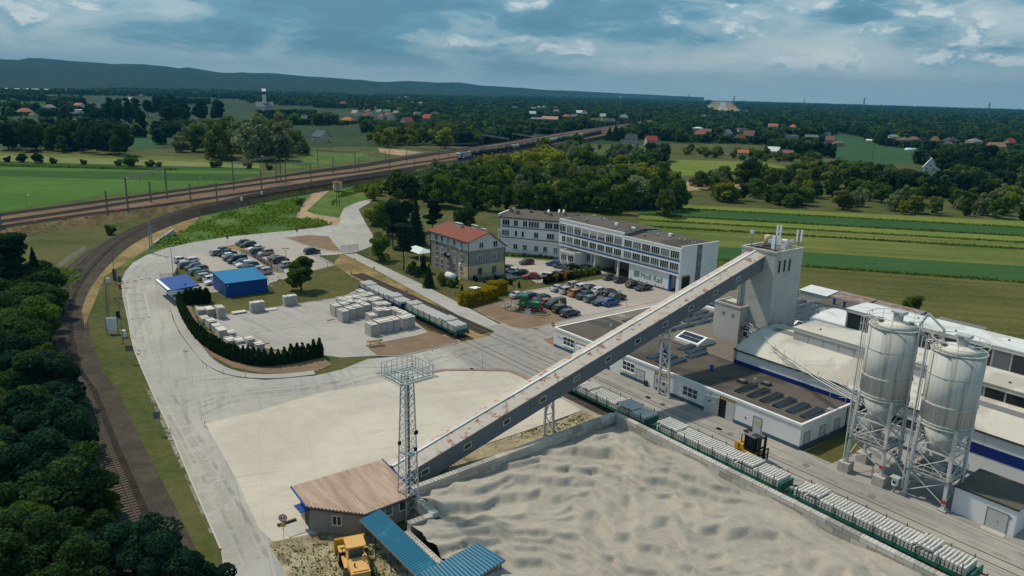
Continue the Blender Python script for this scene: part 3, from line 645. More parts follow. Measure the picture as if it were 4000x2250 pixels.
# embankment carrying the main lines: flat top of stone, grassed sides
def embankment():
 n=70
 def samp(L,k):
  i=k/(n-1)*(len(L)-1);a=int(i);return L[a].lerp(L[min(a+1,len(L)-1)],i-a)
 low=T4
 Lt=[samp(T1,k) for k in range(n)]
 # right-hand edge: outermost of T4/T5 by nearest distance along the line
 T5e=[at('ML',-250,305,ZR),at('ML',0,257,ZR),at('ML',600,172,ZR),at('ML',1200,100,ZR)]+T5
 d=[0.0]
 for a,b_ in zip(T5e,T5e[1:]):d.append(d[-1]+(b_-a).length)
 d2=[0.0]
 for a,b_ in zip(T1,T1[1:]):d2.append(d2[-1]+(b_-a).length)
 def ats(L,D,s):
  for i in range(len(L)-1):
   if D[i+1]>=s:return L[i].lerp(L[i+1],(s-D[i])/(D[i+1]-D[i]))
  return L[-1]
 le=[ats(T1,d2,d2[-1]*k/(n-1)) for k in range(n)];re_=[ats(T5e,d,d[-1]*k/(n-1)) for k in range(n)]
 re_+=[at('ZC',2420,520,ZR)];le+=[T1[-1]]
 v=[];vt=[]
 for a,b_ in zip(le,re_):
  w=(b_-a);w.z=0;w.normalize()
  zt=ZR-0.35
  toeL,cL,cR,toeR=a-w*10.5,a-w*4.2,b_+w*4.0,b_+w*10.0
  v+=[(toeL.x,toeL.y,-0.05),(cL.x,cL.y,zt)];vt+=[(cL.x,cL.y,zt),(cR.x,cR.y,zt)]
  v+=[(cR.x,cR.y,zt),(toeR.x,toeR.y,-0.05)]
 N=len(le)
 b=MB();b.add(v,[(i*4+1,i*4,(i+1)*4,(i+1)*4+1) for i in range(N-1)]+[(i*4+3,i*4+2,(i+1)*4+2,(i+1)*4+3) for i in range(N-1)])
 o=b.build('embankment',M['dry_grass']);o['kind']='structure'
 b=MB();b.add(vt,[(i*2+1,i*2,(i+1)*2,(i+1)*2+1) for i in range(N-1)]);o=b.build('rail_formation',M['ballast']);o['kind']='structure'
 FIELDS.append([(p[0],p[1]) for p in v[0::4]]+[(p[0],p[1]) for p in v[3::4]][::-1])
embankment()
RAILPTS=[]
def track(pts,ties=True,bed='track_bed',far=False,z=0.0,flush=False):
 o=bpy.data.objects.new('railway_track',None);link(o);o['kind']='structure'
 RAILPTS.extend([(p.x,p.y) for p in pts])
 zs=Vector((0,0,z));P=[p+zs for p in pts]
 if not flush:
  e=1.25 if far else 1.0;b=MB();ribbon(b,P,[(-2.1*e,-0.34),(-1.5*e,-0.16),(1.5*e,-0.16),(2.1*e,-0.34)]);b.build('track_bed',M[bed],o)
 for s in(-0.7525,0.7525):
  b=MB();w=0.09 if not far else 0.16
  ribbon(b,P,[(s-w,-0.16),(s-w*0.55,0.0),(s+w*0.55,0.0),(s+w,-0.16)] if not flush else[(s-0.05,0.0),(s-0.05,0.025),(s+0.05,0.025),(s+0.05,0.0)]);b.build('rail',M['rail_steel'],o)
 if ties:
  b=MB();acc=0.0;N=normals2d(P)
  for i in range(len(P)-1):
   seg=(P[i+1]-P[i]).length;d=(P[i+1]-P[i]).normalized();n=N[i]
   s=-acc%0.62
   s=acc
   while s<seg:
    c=P[i]+d*s;u=n*1.3;w2=d*0.13;zt=Vector((0,0,-0.125));zb=Vector((0,0,-0.22))
    b.add([c-u-w2+zt,c+u-w2+zt,c+u+w2+zt,c-u+w2+zt],[(0,1,2,3)]);s+=0.62
   acc=s-seg
  q=b.build('sleepers',M['tie'],o);q['kind']='stuff'
 return o
pmat('tie',(0.10,0.085,0.07),0.9,0.25,1.0,6)
for T in(T1,T2,T3,T4,T5,T6):track(T,ties=False,far=True)
bank=MB();ribbon(bank,SID,[(-4.6,-0.4),(-2.3,-0.34),(2.3,-0.34),(4.6,-0.4)])
for i,p in enumerate(bank.v):
 if i%4 in(0,3):bank.v[i]=(p[0],p[1],-0.02)
o=bank.build('siding_bank',M['dark_ballast']);o['kind']='structure'
FIELDS.append([tuple(p[:2]) for p in bank.v[0::4]]+[tuple(p[:2]) for p in bank.v[3::4]][::-1])
track(SID)
# the two yard tracks: open ballast beyond the crossing, then sunk in the road
B1,B2=79.0,73.2
for bb_,a0 in((B1,-163.0),(B2,-150.0)):
 track([yard(a,bb_,0.24) for a in np.arange(a0,-108.5,3.0)]+[yard(-108.5,bb_,0.24)],ties=True)
 track([yard(a,bb_,YZ+0.02) for a in np.arange(-108.5,16,6.0)],ties=False,flush=True)
track([yard(a,B2,0.10) for a in np.arange(-85.5,-64.0,1.5)],ties=True)
b=MB();b.prism([tuple(yard(-86,B2-2.6).to_2d()),tuple(yard(-65.5,B2-2.6).to_2d()),tuple(yard(-65.5,B2+1.7).to_2d()),tuple(yard(-86,B2+1.7).to_2d())],0.0,YZ+0.02);o=b.build('track_pit',M['dark_ballast']);o['kind']='structure'
# --------------------------- building helpers
_wc={}
def window(parent,x,y,z,w,h,n=2,rz=0.0,sill='mid_metal',pane='glass',transom=0.0,frame='window_frame',fr=0.07,name='window'):
 """window on a wall facing -y (before rz): frame with mullions, pane set back in it, sill below"""
 key=(round(w,2),round(h,2),n,sill,pane,transom,frame,fr)
 if key not in _wc:
  b=MB();d0,d1=-0.06,0.02
  b.box(-w/2,w/2,d0,d1,0,fr);b.box(-w/2,w/2,d0,d1,h-fr,h)
  for i in range(n+1):
   c=-w/2+fr/2+(w-fr)*i/n;b.box(c-fr/2,c+fr/2,d0,d1,fr,h-fr)
  if transom:b.box(-w/2+fr,w/2-fr,d0+0.005,d1,h*transom-fr/2,h*transom+fr/2)
  g=MB();g.box(-w/2+fr*0.5,w/2-fr*0.5,-0.025,0.01,fr*0.5,h-fr*0.5)
  s_=None
  if sill:s_=MB();s_.box(-w/2-0.06,w/2+0.06,-0.16,0.02,-0.07,-0.005);s_=s_.mesh('sill',M[sill])
  _wc[key]=(b.mesh('window',M[frame]),g.mesh('pane',M[pane]),s_)
 f,g,s_=_wc[key]
 o=inst(name,f,parent,(x,y,z),rz);inst('pane',g,o)
 if s_:inst('sill',s_,o)
 return o
def door(parent,x,y,z,w,h,rz=0.0,m='door_grey',leaves=1,glazed=False,name='door'):
 b=MB();b.box(-w/2-0.08,-w/2,-0.05,0.02,0,h+0.08);b.box(w/2,w/2+0.08,-0.05,0.02,0,h+0.08);b.box(-w/2,w/2,-0.05,0.02,h,h+0.08)
 o=b.build(name,M['mid_metal'],parent,(x,y,z),rz)
 for k in range(leaves):
  x0,x1=-w/2+w*k/leaves+0.01,-w/2+w*(k+1)/leaves-0.01
  part('leaf',M[m],o,(x0,x1,-0.03,0.012,0.02,h-0.01))
  if glazed:part('pane',M['glass'],o,((x0+x1)/2-0.22,(x0+x1)/2+0.22,-0.045,-0.028,h*0.45,h*0.72))
 hx=w/2-0.15 if leaves==1 else 0.12
 part('handle',M['dark_metal'],o,(hx-0.03,hx+0.03,-0.09,-0.028,h*0.45,h*0.5))
 return o
def hazard_bar(parent,x,y,z,w,h=0.32,rz=0.0):
 o=MB().box(-w/2,w/2,-0.04,0.02,0,h).build('hazard_bar',M['yellow_sign'],parent,(x,y,z),rz)
 n=int(w/0.42)
 for i in range(n):
  c=-w/2+(i+0.5)*w/n;b=MB();b.add([(c-0.16,-0.044,0.0),(c-0.02,-0.044,0.0),(c+0.16,-0.044,h),(c+0.02,-0.044,h)],[(0,1,2,3)]);b.build('stripe',M['black'],o)
 return o
def text_mesh(txt,size,m,extrude=0.015,spacing=1.0):
 cu=bpy.data.curves.new('text','FONT');cu.body=txt;cu.size=size;cu.extrude=extrude;cu.space_character=spacing;cu.resolution_u=3
 o=bpy.data.objects.new('text',cu);COL.objects.link(o)
 dg=bpy.context.evaluated_depsgraph_get();me=bpy.data.meshes.new_from_object(o.evaluated_get(dg))
 bpy.data.objects.remove(o);me.materials.clear();me.materials.append(m);return me
def lettering(parent,txt,x,y,z,size,m,rz=0.0,name='lettering',spacing=1.0,tilt=math.pi/2):
 o=inst(name,text_mesh(txt,size,M[m],0.02,spacing),parent,(x,y,z));o.rotation_euler=(tilt,0,rz);return o
def roof_vent(parent,x,y,z,s=1.0,name='roof_vent'):
 b=MB();b.cbox(x,y,z+0.18*s,0.55*s,0.45*s,0.36*s);o=b.build(name,M['mid_metal'],parent)
 b=MB();b.tube((x,y,z+0.36*s),(x,y,z+0.75*s),0.11*s,8);b.lathe([(0.22*s,z+0.72*s),(0.12*s,z+0.86*s),(0.0,z+0.9*s)],8,x,y);b.build('cowl',M['galvanised'],o);return o
# --------------------------- office block
def office():
 t=ything('office_building','long white office block with two blue stripes and a green company name','building',-150.2,132.5)
 L,D=42.2,13.4;K=24.1
 W=M['white_wall']
 part('upper_wall',W,t,(0,K,0,D,4.2,11.1),(K,L,0,D,4.2,10.35))
 part('parapet',W,t,(-0.02,K+0.1,-0.06,0.22,11.1,11.5),(K+0.1,L+0.03,-0.05,0.2,10.35,10.75),(L-0.25,L+0.03,0.2,D+0.02,10.35,11.2),(-0.02,0.22,0.22,D,11.1,11.4))
 # sloping roof decks
 b=MB();b.add([(0.22,0.22,11.12),(K,0.22,11.12),(K,D*0.55,11.75),(0.22,D*0.55,11.75),(K,D,11.3),(0.22,D,11.3)],[(0,1,2,3),(3,2,4,5)]);b.build('roof',M['roof_felt'],t)
 b=MB();b.add([(K+0.1,0.2,10.4),(L-0.25,0.2,10.4),(L-0.25,D*0.5,11.0),(K+0.1,D*0.5,11.0),(L-0.25,D,10.7),(K+0.1,D,10.7)],[(0,1,2,3),(3,2,4,5)]);b.build('roof',M['roof_felt'],t)
 part('roof_step',M['grey_band'],t,(K-0.06,K+0.12,0.2,D*0.6,10.4,11.3))
 # ground floor: recessed, open passage, logo wall, columns
 part('ground_floor_wall',W,t,(4.6,13.5,2.2,D-0.1,0,4.2),(13.5,13.9,0.5,D-0.1,0,4.2),(26.2,38.9,0.35,D-0.1,0.35,4.2),(0.0,0.5,0.3,6,0,4.2))
 part('plinth',M['plinth_blue'],t,(26.18,38.92,0.30,0.34,0,0.42),(4.58,13.5,2.14,2.19,0,0.4))
 part('passage_wall',M['grey_render'],t,(13.9,26.2,7.5,7.8,0,4.2))
 part('end_wall',W,t,(38.9,L-0.02,4.0,D-0.1,0,4.2))
 part('column',W,t,(L-0.95,L-0.1,0.15,1.0,0,4.2));part('column',W,t,(22.0,22.45,0.4,0.85,0,4.2));part('column',W,t,(17.8,18.0,4.0,4.3,0,4.2))
 part('corner_pillar',M['stripe_blue'],t,(38.93,39.4,0.28,0.8,0,4.2))
 part('upper_stripe',M['stripe_blue'],t,(0.25,L-0.3,-0.025,0.01,7.55,7.9));part('lower_stripe',M['stripe_blue'],t,(0.25,L-0.3,-0.025,0.01,4.72,5.02))
 part('grey_strip',M['grey_band'],t,(L-0.01,L+0.035,5.6,7.4,0.4,11.0))
 for zz_ in(9.2,6.3):window(t,L+0.04,6.7,zz_-0.3,0.6,0.9,1,math.pi/2)
 # entrance glazing at the right end
 window(t,L-0.02,2.4,0.1,2.6,3.7,3,math.pi/2,sill=None,pane='car_glass',frame='dark_metal',transom=0.6)
 # windows, upper and lower ribbons
 for i in range(8):
  cx=1.45+i*2.97
  bl=i in(3,4,5)
  o=window(t,cx,0,8.1,2.55,2.15,4,transom=0.78 if not bl else 0.0)
  if bl:part('blind',M['blind'],o,(-1.18,1.18,-0.075,-0.055,0.85,2.1))
  window(t,cx if i else 2.05,0,5.4,2.5 if i else 1.45,1.75,4 if i else 2)
 for i in range(6):
  cx=K+1.55+i*2.95
  window(t,cx,0,8.15,2.6,1.8,4);window(t,cx,0,5.4,2.6,1.75,4)
 window(t,9.2,2.18,1.2,2.4,1.9,4);window(t,12.0,2.18,1.2,1.5,1.9,3)
 for i in range(5):part('vent_brick',M['dark_metal'],t,(27.0+i*2.6,27.25+i*2.6,0.32,0.36,0.55,0.8))
 for s in(1,2.2):part('lamp_bracket',M['galvanised'],t,(L+0.0,L+0.9*s*0.5,0.4*s,0.4*s+0.06,10.2,10.26))
 # entrance annex in front
 q=MB();q.box(3.6,9.1,-2.3,2.3,0,3.65);q.build('annex',W,t)
 part('annex_plinth',M['plinth_blue'],t,(3.58,9.12,-2.33,2.0,0,0.4));part('annex_cornice',W,t,(3.45,9.25,-2.45,-2.2,3.3,3.85),(9.0,9.25,-2.2,-0.05,3.3,3.85),(3.45,3.7,-2.2,-0.05,3.3,3.85))
 part('annex_roof',M['roof_felt'],t,(3.7,9.0,-2.2,-0.03,3.6,3.7))
 window(t,5.0,-2.3,1.2,2.2,1.7,3);window(t,7.7,-2.3,1.2,2.2,1.7,3)
 part('satellite_arm',M['dark_metal'],t,(8.2,8.25,-2.6,-2.46,2.4,3.3))
 # company mark and name
 g=M['logo_green'];y0=0.335;b=MB();x0=27.95
 for k in range(4):b.box(x0+k*0.47,x0+k*0.47+0.27,y0-0.03,y0,1.35,2.75)
 b.box(x0+0.27,x0+0.47,y0-0.03,y0,1.35,1.55);b.box(x0+0.74,x0+0.94,y0-0.03,y0,2.55,2.75);b.box(x0+1.21,x0+1.41,y0-0.03,y0,2.55,2.75)
 b.build('logo',g,t)
 o=lettering(t,'Moll Rail',30.1,y0-0.005,1.40,1.88,'logo_green',name='company_name')
 o.scale=(1.05,1,1)
 # roof furniture
 for x,y in((6.9,3.6),(8.7,8.2),(9.5,7.5),(10.6,7.3),(13.5,6.5)):roof_vent(t,x,y,11.5,0.9)
 part('air_unit',M['white_paint'],t,(15.2,16.3,5.4,6.0,11.55,12.2));part('air_unit',M['white_paint'],t,(21.0,22.2,5.6,6.2,11.5,11.95));part('air_unit',M['white_paint'],t,(30.4,31.3,8.8,9.4,10.9,11.6))
 for x,y in((26.8,7.6),(28.6,7.0),(29.5,6.2),(27.6,3.6),(32.4,7.2),(36.2,6.4),(37.8,6.2),(40.4,7.0),(40.6,5.8),(31.0,10.0)):roof_vent(t,x,y,10.85,0.8)
 return t
office()
def old_wing():
 p0=yard(-165.8,124.0);p1=yard(-150.4,133.9);d=p1-p0;L=d.length;rz=math.atan2(d.y,d.x)
 t=thing('old_office_wing','older white three storey wing with two grey stripes and many chimneys','building',p0,rz)
 D=12.0
 part('wall',M['white_wall'],t,(0,L,0,D,0.5,10.4));part('plinth',M['grey_render'],t,(0.02,L,-0.03,D,0,0.5))
 part('bay_wall',M['white_wall'],t,(0,15.8,-0.12,0,3.75,9.9))
 b=MB();b.add([(-0.25,-0.35,10.42),(L+0.1,-0.35,10.42),(L+3.5,D*0.62,11.35),(0.6,D*0.62,11.35),(L+3.0,D+0.2,10.9),(-0.25,D+0.2,10.9),(-0.25,-0.35,10.3),(L+0.1,-0.35,10.3)],[(0,1,2,3),(3,2,4,5),(6,7,1,0)]);b.build('roof',M['roof_felt'],t)
 part('fascia',M['brick_wall'],t,(-0.2,L,-0.3,-0.02,10.12,10.3));part('gutter',M['dark_metal'],t,(-0.25,L,-0.44,-0.32,10.25,10.36))
 part('gable_parapet',M['white_wall'],t,(-0.35,0.05,-0.3,D,10.2,11.2))
 part('grey_stripe',M['grey_band'],t,(0.8,L-0.9,-0.15,-0.10,7.55,7.85));part('grey_stripe',M['grey_band'],t,(0.8,L-0.9,-0.15,-0.10,4.55,4.85))
 s=L/18.3
 for cx,w,n in((2.0,2.2,3),(4.9,1.3,2),(7.6,1.3,2),(10.1,3.1,4),(14.4,2.3,3),(16.8,2.2,3)):window(t,cx*s,-0.12 if cx<15 else 0.0,8.15,w,1.6,n)
 for cx,w,n in((1.95,2.2,3),(5.0,0.8,1),(7.0,0.8,1),(10.9,1.3,2),(15.0,2.1,3)):window(t,cx*s,-0.12,5.3,w,1.5,n)
 for cx in(4.9,7.7,11.0,13.6,16.6):window(t,cx*s,0,1.6,1.25,1.45,2)
 part('downpipe',M['dark_metal'],t,(0.05,0.17,-0.14,-0.02,0.3,10.2));part('downpipe',M['dark_metal'],t,(L-0.3,L-0.18,-0.14,-0.02,0.3,10.2))
 for k,(x,y,h) in enumerate(((1.6,5.2,1.0),(4.2,3.4,1.0),(7.2,6.2,0.9),(11.6,6.0,0.9),(13.4,4.6,0.7),(17.2,6.0,1.1),(21.0,6.4,1.2),(0.4,8.0,1.0))):
  c=MB();c.cbox(x,y,11.0,0.95,0.55,h+0.6);o=c.build('chimney',M['brick_wall'],t)
  b=MB();b.cbox(x,y,11.3+h/2+0.06,1.1,0.7,0.1);b.tube((x-0.2,y,11.35+h/2),(x-0.2,y,11.9+h/2),0.09,6);b.tube((x+0.22,y,11.35+h/2),(x+0.22,y,11.8+h/2),0.09,6);b.build('cap',M['mid_metal'],o)
 for x,y in((12.6,5.5),(15.2,7.2),(16.4,7.6)):
  b=MB();b.tube((x,y,11.0),(x,y,12.2),0.04,6);o=b.build('satellite_dish',M['galvanised'],t)
  b=MB();b.lathe([(0.0,0.0),(0.3,0.05),(0.48,0.16)],12);q=b.build('dish',M['white_paint'],o,(x,y,12.1));q.rotation_euler=(math.radians(70),0,math.radians(-40))
 return t
old_wing()
# --------------------------- house with red roof
def tenement():
 t=ything('tenement_house','three storey house with red roof, white top storey and grey middle','house',-161.7,99.0)
 L,D=17.3,10.8;zr=5.66
 part('ground_wall',M['grey_render'],t,(0,12.9,0,D,0,3.45));part('cream_wall',M['cream_wall'],t,(12.9,L+0.03,-0.03,D,0.0,3.45))
 part('middle_wall',M['grey_render'],t,(0,L,0,D,3.45,7.05))
 part('plinth',M['concrete'],t,(12.88,L+0.07,-0.07,D+0.02,0,0.7))
 prof=[(-0.06,7.05),(D+0.06,7.05),(D+0.06,7.35),(zr,11.0),(-0.06,9.3)]
 b=MB();b.prismx(prof,0,L+0.06);b.build('attic_wall',M['old_white'],t)
 part('string_course',M['old_white'],t,(-0.02,L+0.12,-0.12,D+0.1,6.98,7.12));part('lower_course',M['grey_render'],t,(12.85,L+0.1,-0.1,D+0.05,3.40,3.52))
 # roof slabs
 rf=MB()
 def slab(y0,z0,y1,z1):
  th=0.14;rf.hexa([(-0.7,y0,z0),(L+0.45,y0,z0),(L+0.45,y1,z1),(-0.7,y1,z1),(-0.7,y0,z0+th),(L+0.45,y0,z0+th),(L+0.45,y1,z1+th),(-0.7,y1,z1+th)])
 slab(-0.55,9.12,zr,11.05);slab(zr,11.05,D+0.6,7.05)
 roof=rf.build('roof',M['red_roof'],t)
 part('verge',M['dark_metal'],roof,(L+0.3,L+0.46,-0.62,-0.5,9.02,9.28));part('gutter',M['dark_metal'],roof,(-0.7,L+0.45,-0.68,-0.57,9.02,9.16))
 for(x0,x1,y0,y1,z0,z1) in((4.6,7.6,4.2,4.9,10.4,11.7),(9.0,11.4,6.4,7.0,10.0,11.6),(11.6,13.6,7.4,8.0,9.4,11.0),(16.6,17.2,9.0,9.6,8.0,11.2)):
  c=part('chimney',M['concrete'],roof,(x0,x1,y0,y1,z0,z1));part('chimney_cap',M['concrete'],roof,(x0-0.08,x1+0.08,y0-0.08,y1+0.08,z1,z1+0.1))
 for y in(0,D):part('downpipe',M['dark_metal'],t,(L-0.05,L+0.09,-0.16 if y==0 else D+0.03,-0.04 if y==0 else D+0.15,0.2,9.1 if y==0 else 7.2))
 part('downpipe',M['dark_metal'],t,(-0.02,0.1,-0.16,-0.04,0.2,9.1))
 xs=(3.0,5.6,8.3,11.2,14.4)
 for x in xs:window(t,x,-0.06,7.45,1.15,1.35,2)
 for k,x in enumerate(xs):window(t,x,0,4.4,1.15,1.55 if k!=2 else 2.1,2)
 for k,x in enumerate(xs):window(t,x,0 if k<4 else-0.03,1.4,1.15,1.55,2)
 for x,y in((3.4,0),(7.6,0)):
  window(t,L+0.06,x+0.2,7.45,1.3,1.4,2,math.pi/2);window(t,L,x,4.2,1.4,1.65,2,math.pi/2);window(t,L+0.03,x,1.0,1.3,1.55,2,math.pi/2,frame='wood')
 for x in(3.2,7.2):part('cellar_window',M['dark_metal'],t,(L+0.06,L+0.09,x,x+0.5,0.2,0.5))
 o=part('balcony',M['dark_metal'],t,(7.6,9.0,-0.75,-0.02,4.0,4.08),(7.6,7.65,-0.75,-0.02,4.08,5.0),(8.95,9.0,-0.75,-0.02,4.08,5.0),(7.6,9.0,-0.75,-0.70,4.9,5.0))
 for i in range(7):part('rail_bar',M['dark_metal'],o,(7.7+i*0.2,7.74+i*0.2,-0.745,-0.715,4.08,4.9))
 for x,y,z in((9.3,-0.5,4.9),(11.9,-0.4,3.9),(14.2,-0.45,7.2)):
  b=MB();b.lathe([(0.0,0.0),(0.25,0.04),(0.4,0.13)],12);q=b.build('satellite_dish',M['grey_metal'],t,(x,y,z));q.rotation_euler=(math.radians(75),0,math.radians(30))
 part('air_conditioner',M['white_paint'],t,(13.5,14.2,-0.35,-0.02,2.8,3.45))
 b=MB();b.add([(2.6,-0.004,6.0),(3.4,-0.004,6.0),(3.5,-0.004,6.9),(2.9,-0.004,7.0)],[(0,1,2,3)]);b.build('soot_stain',M['dark_metal'],t)
tenement()
# --------------------------- workshop
def workshop():
 t=ything('workshop_building','long low white workshop with dark flat roof and blue plinth','building',-95.8,84.5)
 L=48.8;hh=3.35
 W=M['white_wall']
 part('front_wall',W,t,(0,L,0,11.9,0.0,hh));part('rear_wall',W,t,(0.02,29.2,11.9,42.0,0.0,hh));part('rear_wall',W,t,(0.5,16,42,58,0,hh))
 part('plinth',M['plinth_blue'],t,(-0.05,14.2,-0.05,-0.005,0,0.55),(16.6,22.0,-0.05,-0.005,0,0.55),(24.2,34.8,-0.05,-0.005,0,0.55),(37.9,41.7,-0.05,-0.005,0,0.55),(43.3,L+0.05,-0.05,-0.005,0,0.55),(L+0.005,L+0.05,-0.005,11.9,0,0.55))
 part('roof',M['roof_felt'],t,(0.25,L-0.2,0.25,12.0,hh,hh+0.22));part('rear_roof',M['roof_felt_light'],t,(0.25,29.1,12.0,41.8,hh,hh+0.23),(0.7,15.9,41.8,57.9,hh,hh+0.22))
 part('parapet',W,t,(-0.12,L+0.12,-0.12,0.25,hh-0.02,hh+0.32),(L-0.2,L+0.12,0.25,11.9,hh-0.02,hh+0.33),(-0.12,0.25,0.25,42,hh-0.02,hh+0.3))
 part('roof_seam',M['dark_metal'],t,(9.5,9.75,0.4,41,hh+0.231,hh+0.26),(0.4,L-0.4,11.9,12.1,hh+0.231,hh+0.27))
 b=MB();b.path([(0.3,-0.22,3.05),(13.8,-0.22,2.95)],0.05,6);b.build('yellow_pipe',M['cream_wall'],t)
 # windows and doors along the front
 window(t,3.9,0,1.15,2.9,1.55,3,transom=0.5,fr=0.1,sill='white_paint')
 window(t,18.3,0,1.15,2.7,1.55,3,transom=0.5,fr=0.1,sill='white_paint');window(t,33.0-2.2,0,1.05,2.8,1.55,3,transom=0.5,fr=0.1,sill='white_paint')
 lettering(t,'LOGISTYKA',5.75,-0.02,2.15,0.62,'plinth_blue',name='lettering',spacing=1.12)
 door(t,7.3,0,0.05,1.0,2.05);part('door_canopy',M['door_grey'],t,(6.4,8.2,-0.9,-0.02,2.2,2.3))
 door(t,10.0,0,0.05,2.2,2.3,leaves=2);hazard_bar(t,10.0,-0.02,2.45,2.3)
 door(t,20.9,0,0.05,1.6,2.15,leaves=2);part('meter_box',M['dark_metal'],t,(22.1,22.6,-0.4,-0.06,0.1,0.9))
 o=door(t,25.1,0,0.05,2.5,2.55,leaves=2,glazed=True);hazard_bar(t,25.1,-0.02,2.72,2.6)
 # open gate: a black panel stands in for the shade inside
 part('gate_shade_panel',M['black'],t,(36.0,37.2,-0.012,0.03,0.03,2.75));o=part('gate_leaf',M['door_grey'],t,(37.25,38.6,-0.06,-0.004,0.03,2.75));hazard_bar(t,37.35,-0.02,2.85,2.7)
 o=MB().box(-2.0,0,-0.05,0.05,0,2.75).build('gate_leaf',M['door_grey'],t,(35.95,-0.05,0.04),math.radians(22));part('safety_sign',M['logo_green'],o,(-1.5,-1.1,-0.058,-0.051,1.9,2.15))
 part('safety_sign',M['white_paint'],o,(-0.9,-0.5,-0.058,-0.051,1.9,2.1))
 door(t,42.4,0,0.05,1.25,2.15);part('warning_sign',M['yellow_sign'],t,(42.25,42.6,-0.05,-0.032,1.2,1.6));part('extinguisher_sign',M['red_paint'],t,(40.4,40.6,-0.03,-0.002,1.3,1.6))
 for y in(1.6,5.3,9.0):door(t,L,y,0.05,1.3,2.1,math.pi/2)
 part('downpipe',M['galvanised'],t,(34.2,34.32,-0.14,-0.02,0.5,3.3));part('downpipe',M['galvanised'],t,(16.9,17.02,-0.14,-0.02,2.6,3.4));part('downpipe',M['dark_metal'],t,(L+0.03,L+0.15,11.2,11.32,0.2,3.3))
 b=MB()
 for s in(0.0,0.45):
  b.path([(L+0.35,6.2+s,0.4),(L+0.35,6.2+s,4.3),(L-0.2,6.2+s,4.3),(L-0.2,6.2+s,3.7)],0.03,6)
 for k in range(11):b.tube((L+0.35,6.2,0.6+k*0.32),(L+0.35,6.65,0.6+k*0.32),0.02,5)
 b.build('roof_ladder',M['galvanised'],t)
 part('wall_box',M['white_paint'],t,(33.6,34.0,-0.2,-0.01,1.9,2.2))
 # roof furniture
 part('roof_unit',M['grey_metal'],t,(12.6,13.6,1.2,1.9,hh+0.2,hh+1.1));part('roof_unit',M['grey_metal'],t,(13.9,14.9,1.8,2.5,hh+0.2,hh+1.1))
 b=MB();b.tube((7.2,6.8,hh),(7.2,6.8,hh+1.6),0.16,8);b.build('flue',M['galvanised'],t);b=MB();b.tube((10.4,5.9,hh),(10.4,5.9,hh+1.6),0.16,8);b.build('flue',M['galvanised'],t);b=MB();b.tube((9.8,5.0,hh),(9.8,5.0,hh+1.0),0.18,8);b.lathe([(0.26,hh+0.95),(0.26,hh+1.2),(0,hh+1.3)],8,9.8,5.0);b.build('roof_fan',M['white_paint'],t)
 b=MB();b.tube((17.6,8.4,hh),(17.6,8.4,hh+1.6),0.42,10);b.build('flue',M['mid_metal'],t)
 for x,y in((29.6,6.2),(20.4,6.0)):
  b=MB();b.tube((x,y,hh),(x,y,hh+0.9),0.22,10);b.lathe([(0.40,hh+0.85),(0.32,hh+1.1),(0.0,hh+1.2)],10,x,y);b.build('blue_roof_fan',M['blue_paint'],t)
 for x,y in((34.6,5.6),(37.2,7.8)):part('skylight',M['dark_metal'],t,(x,x+1.3,y,y+1.0,hh+0.2,hh+0.55));part('skylight_dome',M['mid_metal'],t,(x+0.2,x+1.1,y+0.2,y+0.8,hh+0.55,hh+0.65))
 b=MB();b.tube((36.4,7.6,hh),(36.4,7.6,hh+0.9),0.2,8);b.build('flue',M['grey_metal'],t)
 for k in range(22):part('anchor_block',M['mid_metal'],t,(1.5+k*2.1,1.65+k*2.1,1.0,1.15,hh+0.22,hh+0.32))
 # lifting skylight ridges clad in white with blue panels
 def ridge(x0,x1,y0,y1):
  ym=(y0+y1)/2;b=MB();b.prismx([(y0,hh+0.2),(y1,hh+0.2),(y1,hh+0.75),(ym,hh+1.55),(y0,hh+0.75)],x0,x1);o=b.build('rooflight_ridge',M['white_paint'],t)
  n=max(1,int((x1-x0)/1.25))
  for k in range(n):
   xa=x0+0.4+k*(x1-x0-0.8)/n;xb=xa+(x1-x0-0.8)/n-0.06
   for r in range(2):
    f0,f1=0.12+r*0.42,0.50+r*0.42
    q=MB();q.add([(xa,y0+(ym-y0)*f0,hh+0.75+0.8*f0+0.05),(xb,y0+(ym-y0)*f0,hh+0.75+0.8*f0+0.05),(xb,y0+(ym-y0)*f1,hh+0.75+0.8*f1+0.05),(xa,y0+(ym-y0)*f1,hh+0.75+0.8*f1+0.05)],[(0,1,2,3)]);q.build('solar_panel',M['solar_blue'],o)
  return o
 ridge(16.5,21.5,13.0,17.6);ridge(5.2,10.5,17.0,21.6);ridge(5.5,11.0,33.5,38.0);ridge(24.0,28.6,36.0,40.0)
 return t
workshop()
# solar panels: each tilted frame lifts away
def solar_table(w,l,tilt,m):
 b=MB();c,s=math.cos(tilt),math.sin(tilt)
 b.hexa([(0,0,0.12),(w,0,0.12),(w,l*c,0.12+l*s),(0,l*c,0.12+l*s),(0,0,0.16),(w,0,0.16),(w,l*c,0.16+l*s),(0,l*c,0.16+l*s)])
 fr=MB();fr.box(0,w,l*c-0.05,l*c,0.0,0.12+l*s);fr.box(0,0.06,0,l*c,0,0.1);fr.box(w-0.06,w,0,l*c,0,0.1)
 ln=MB()
 n=max(1,int(round(w/1.05)))
 for i in range(1,n):ln.add([(w*i/n-0.012,0.01,0.163),(w*i/n+0.012,0.01,0.163),(w*i/n+0.012,l*c,0.163+l*s),(w*i/n-0.012,l*c,0.163+l*s)],[(0,1,2,3)])
 return b.mesh('panel',M[m]),fr.mesh('support',M['galvanised']),(ln.mesh('panel_joint',M['mid_metal']) if n>1 else None)
def solar(a,b,z,me,label,group,rz=0.0):
 t=thing('solar_panel',label,'solar panel',yard(a,b,z),A+rz,group)
 inst('panel',me[0],t);inst('support',me[1],t)
 if me[2]:inst('panel_joint',me[2],t)
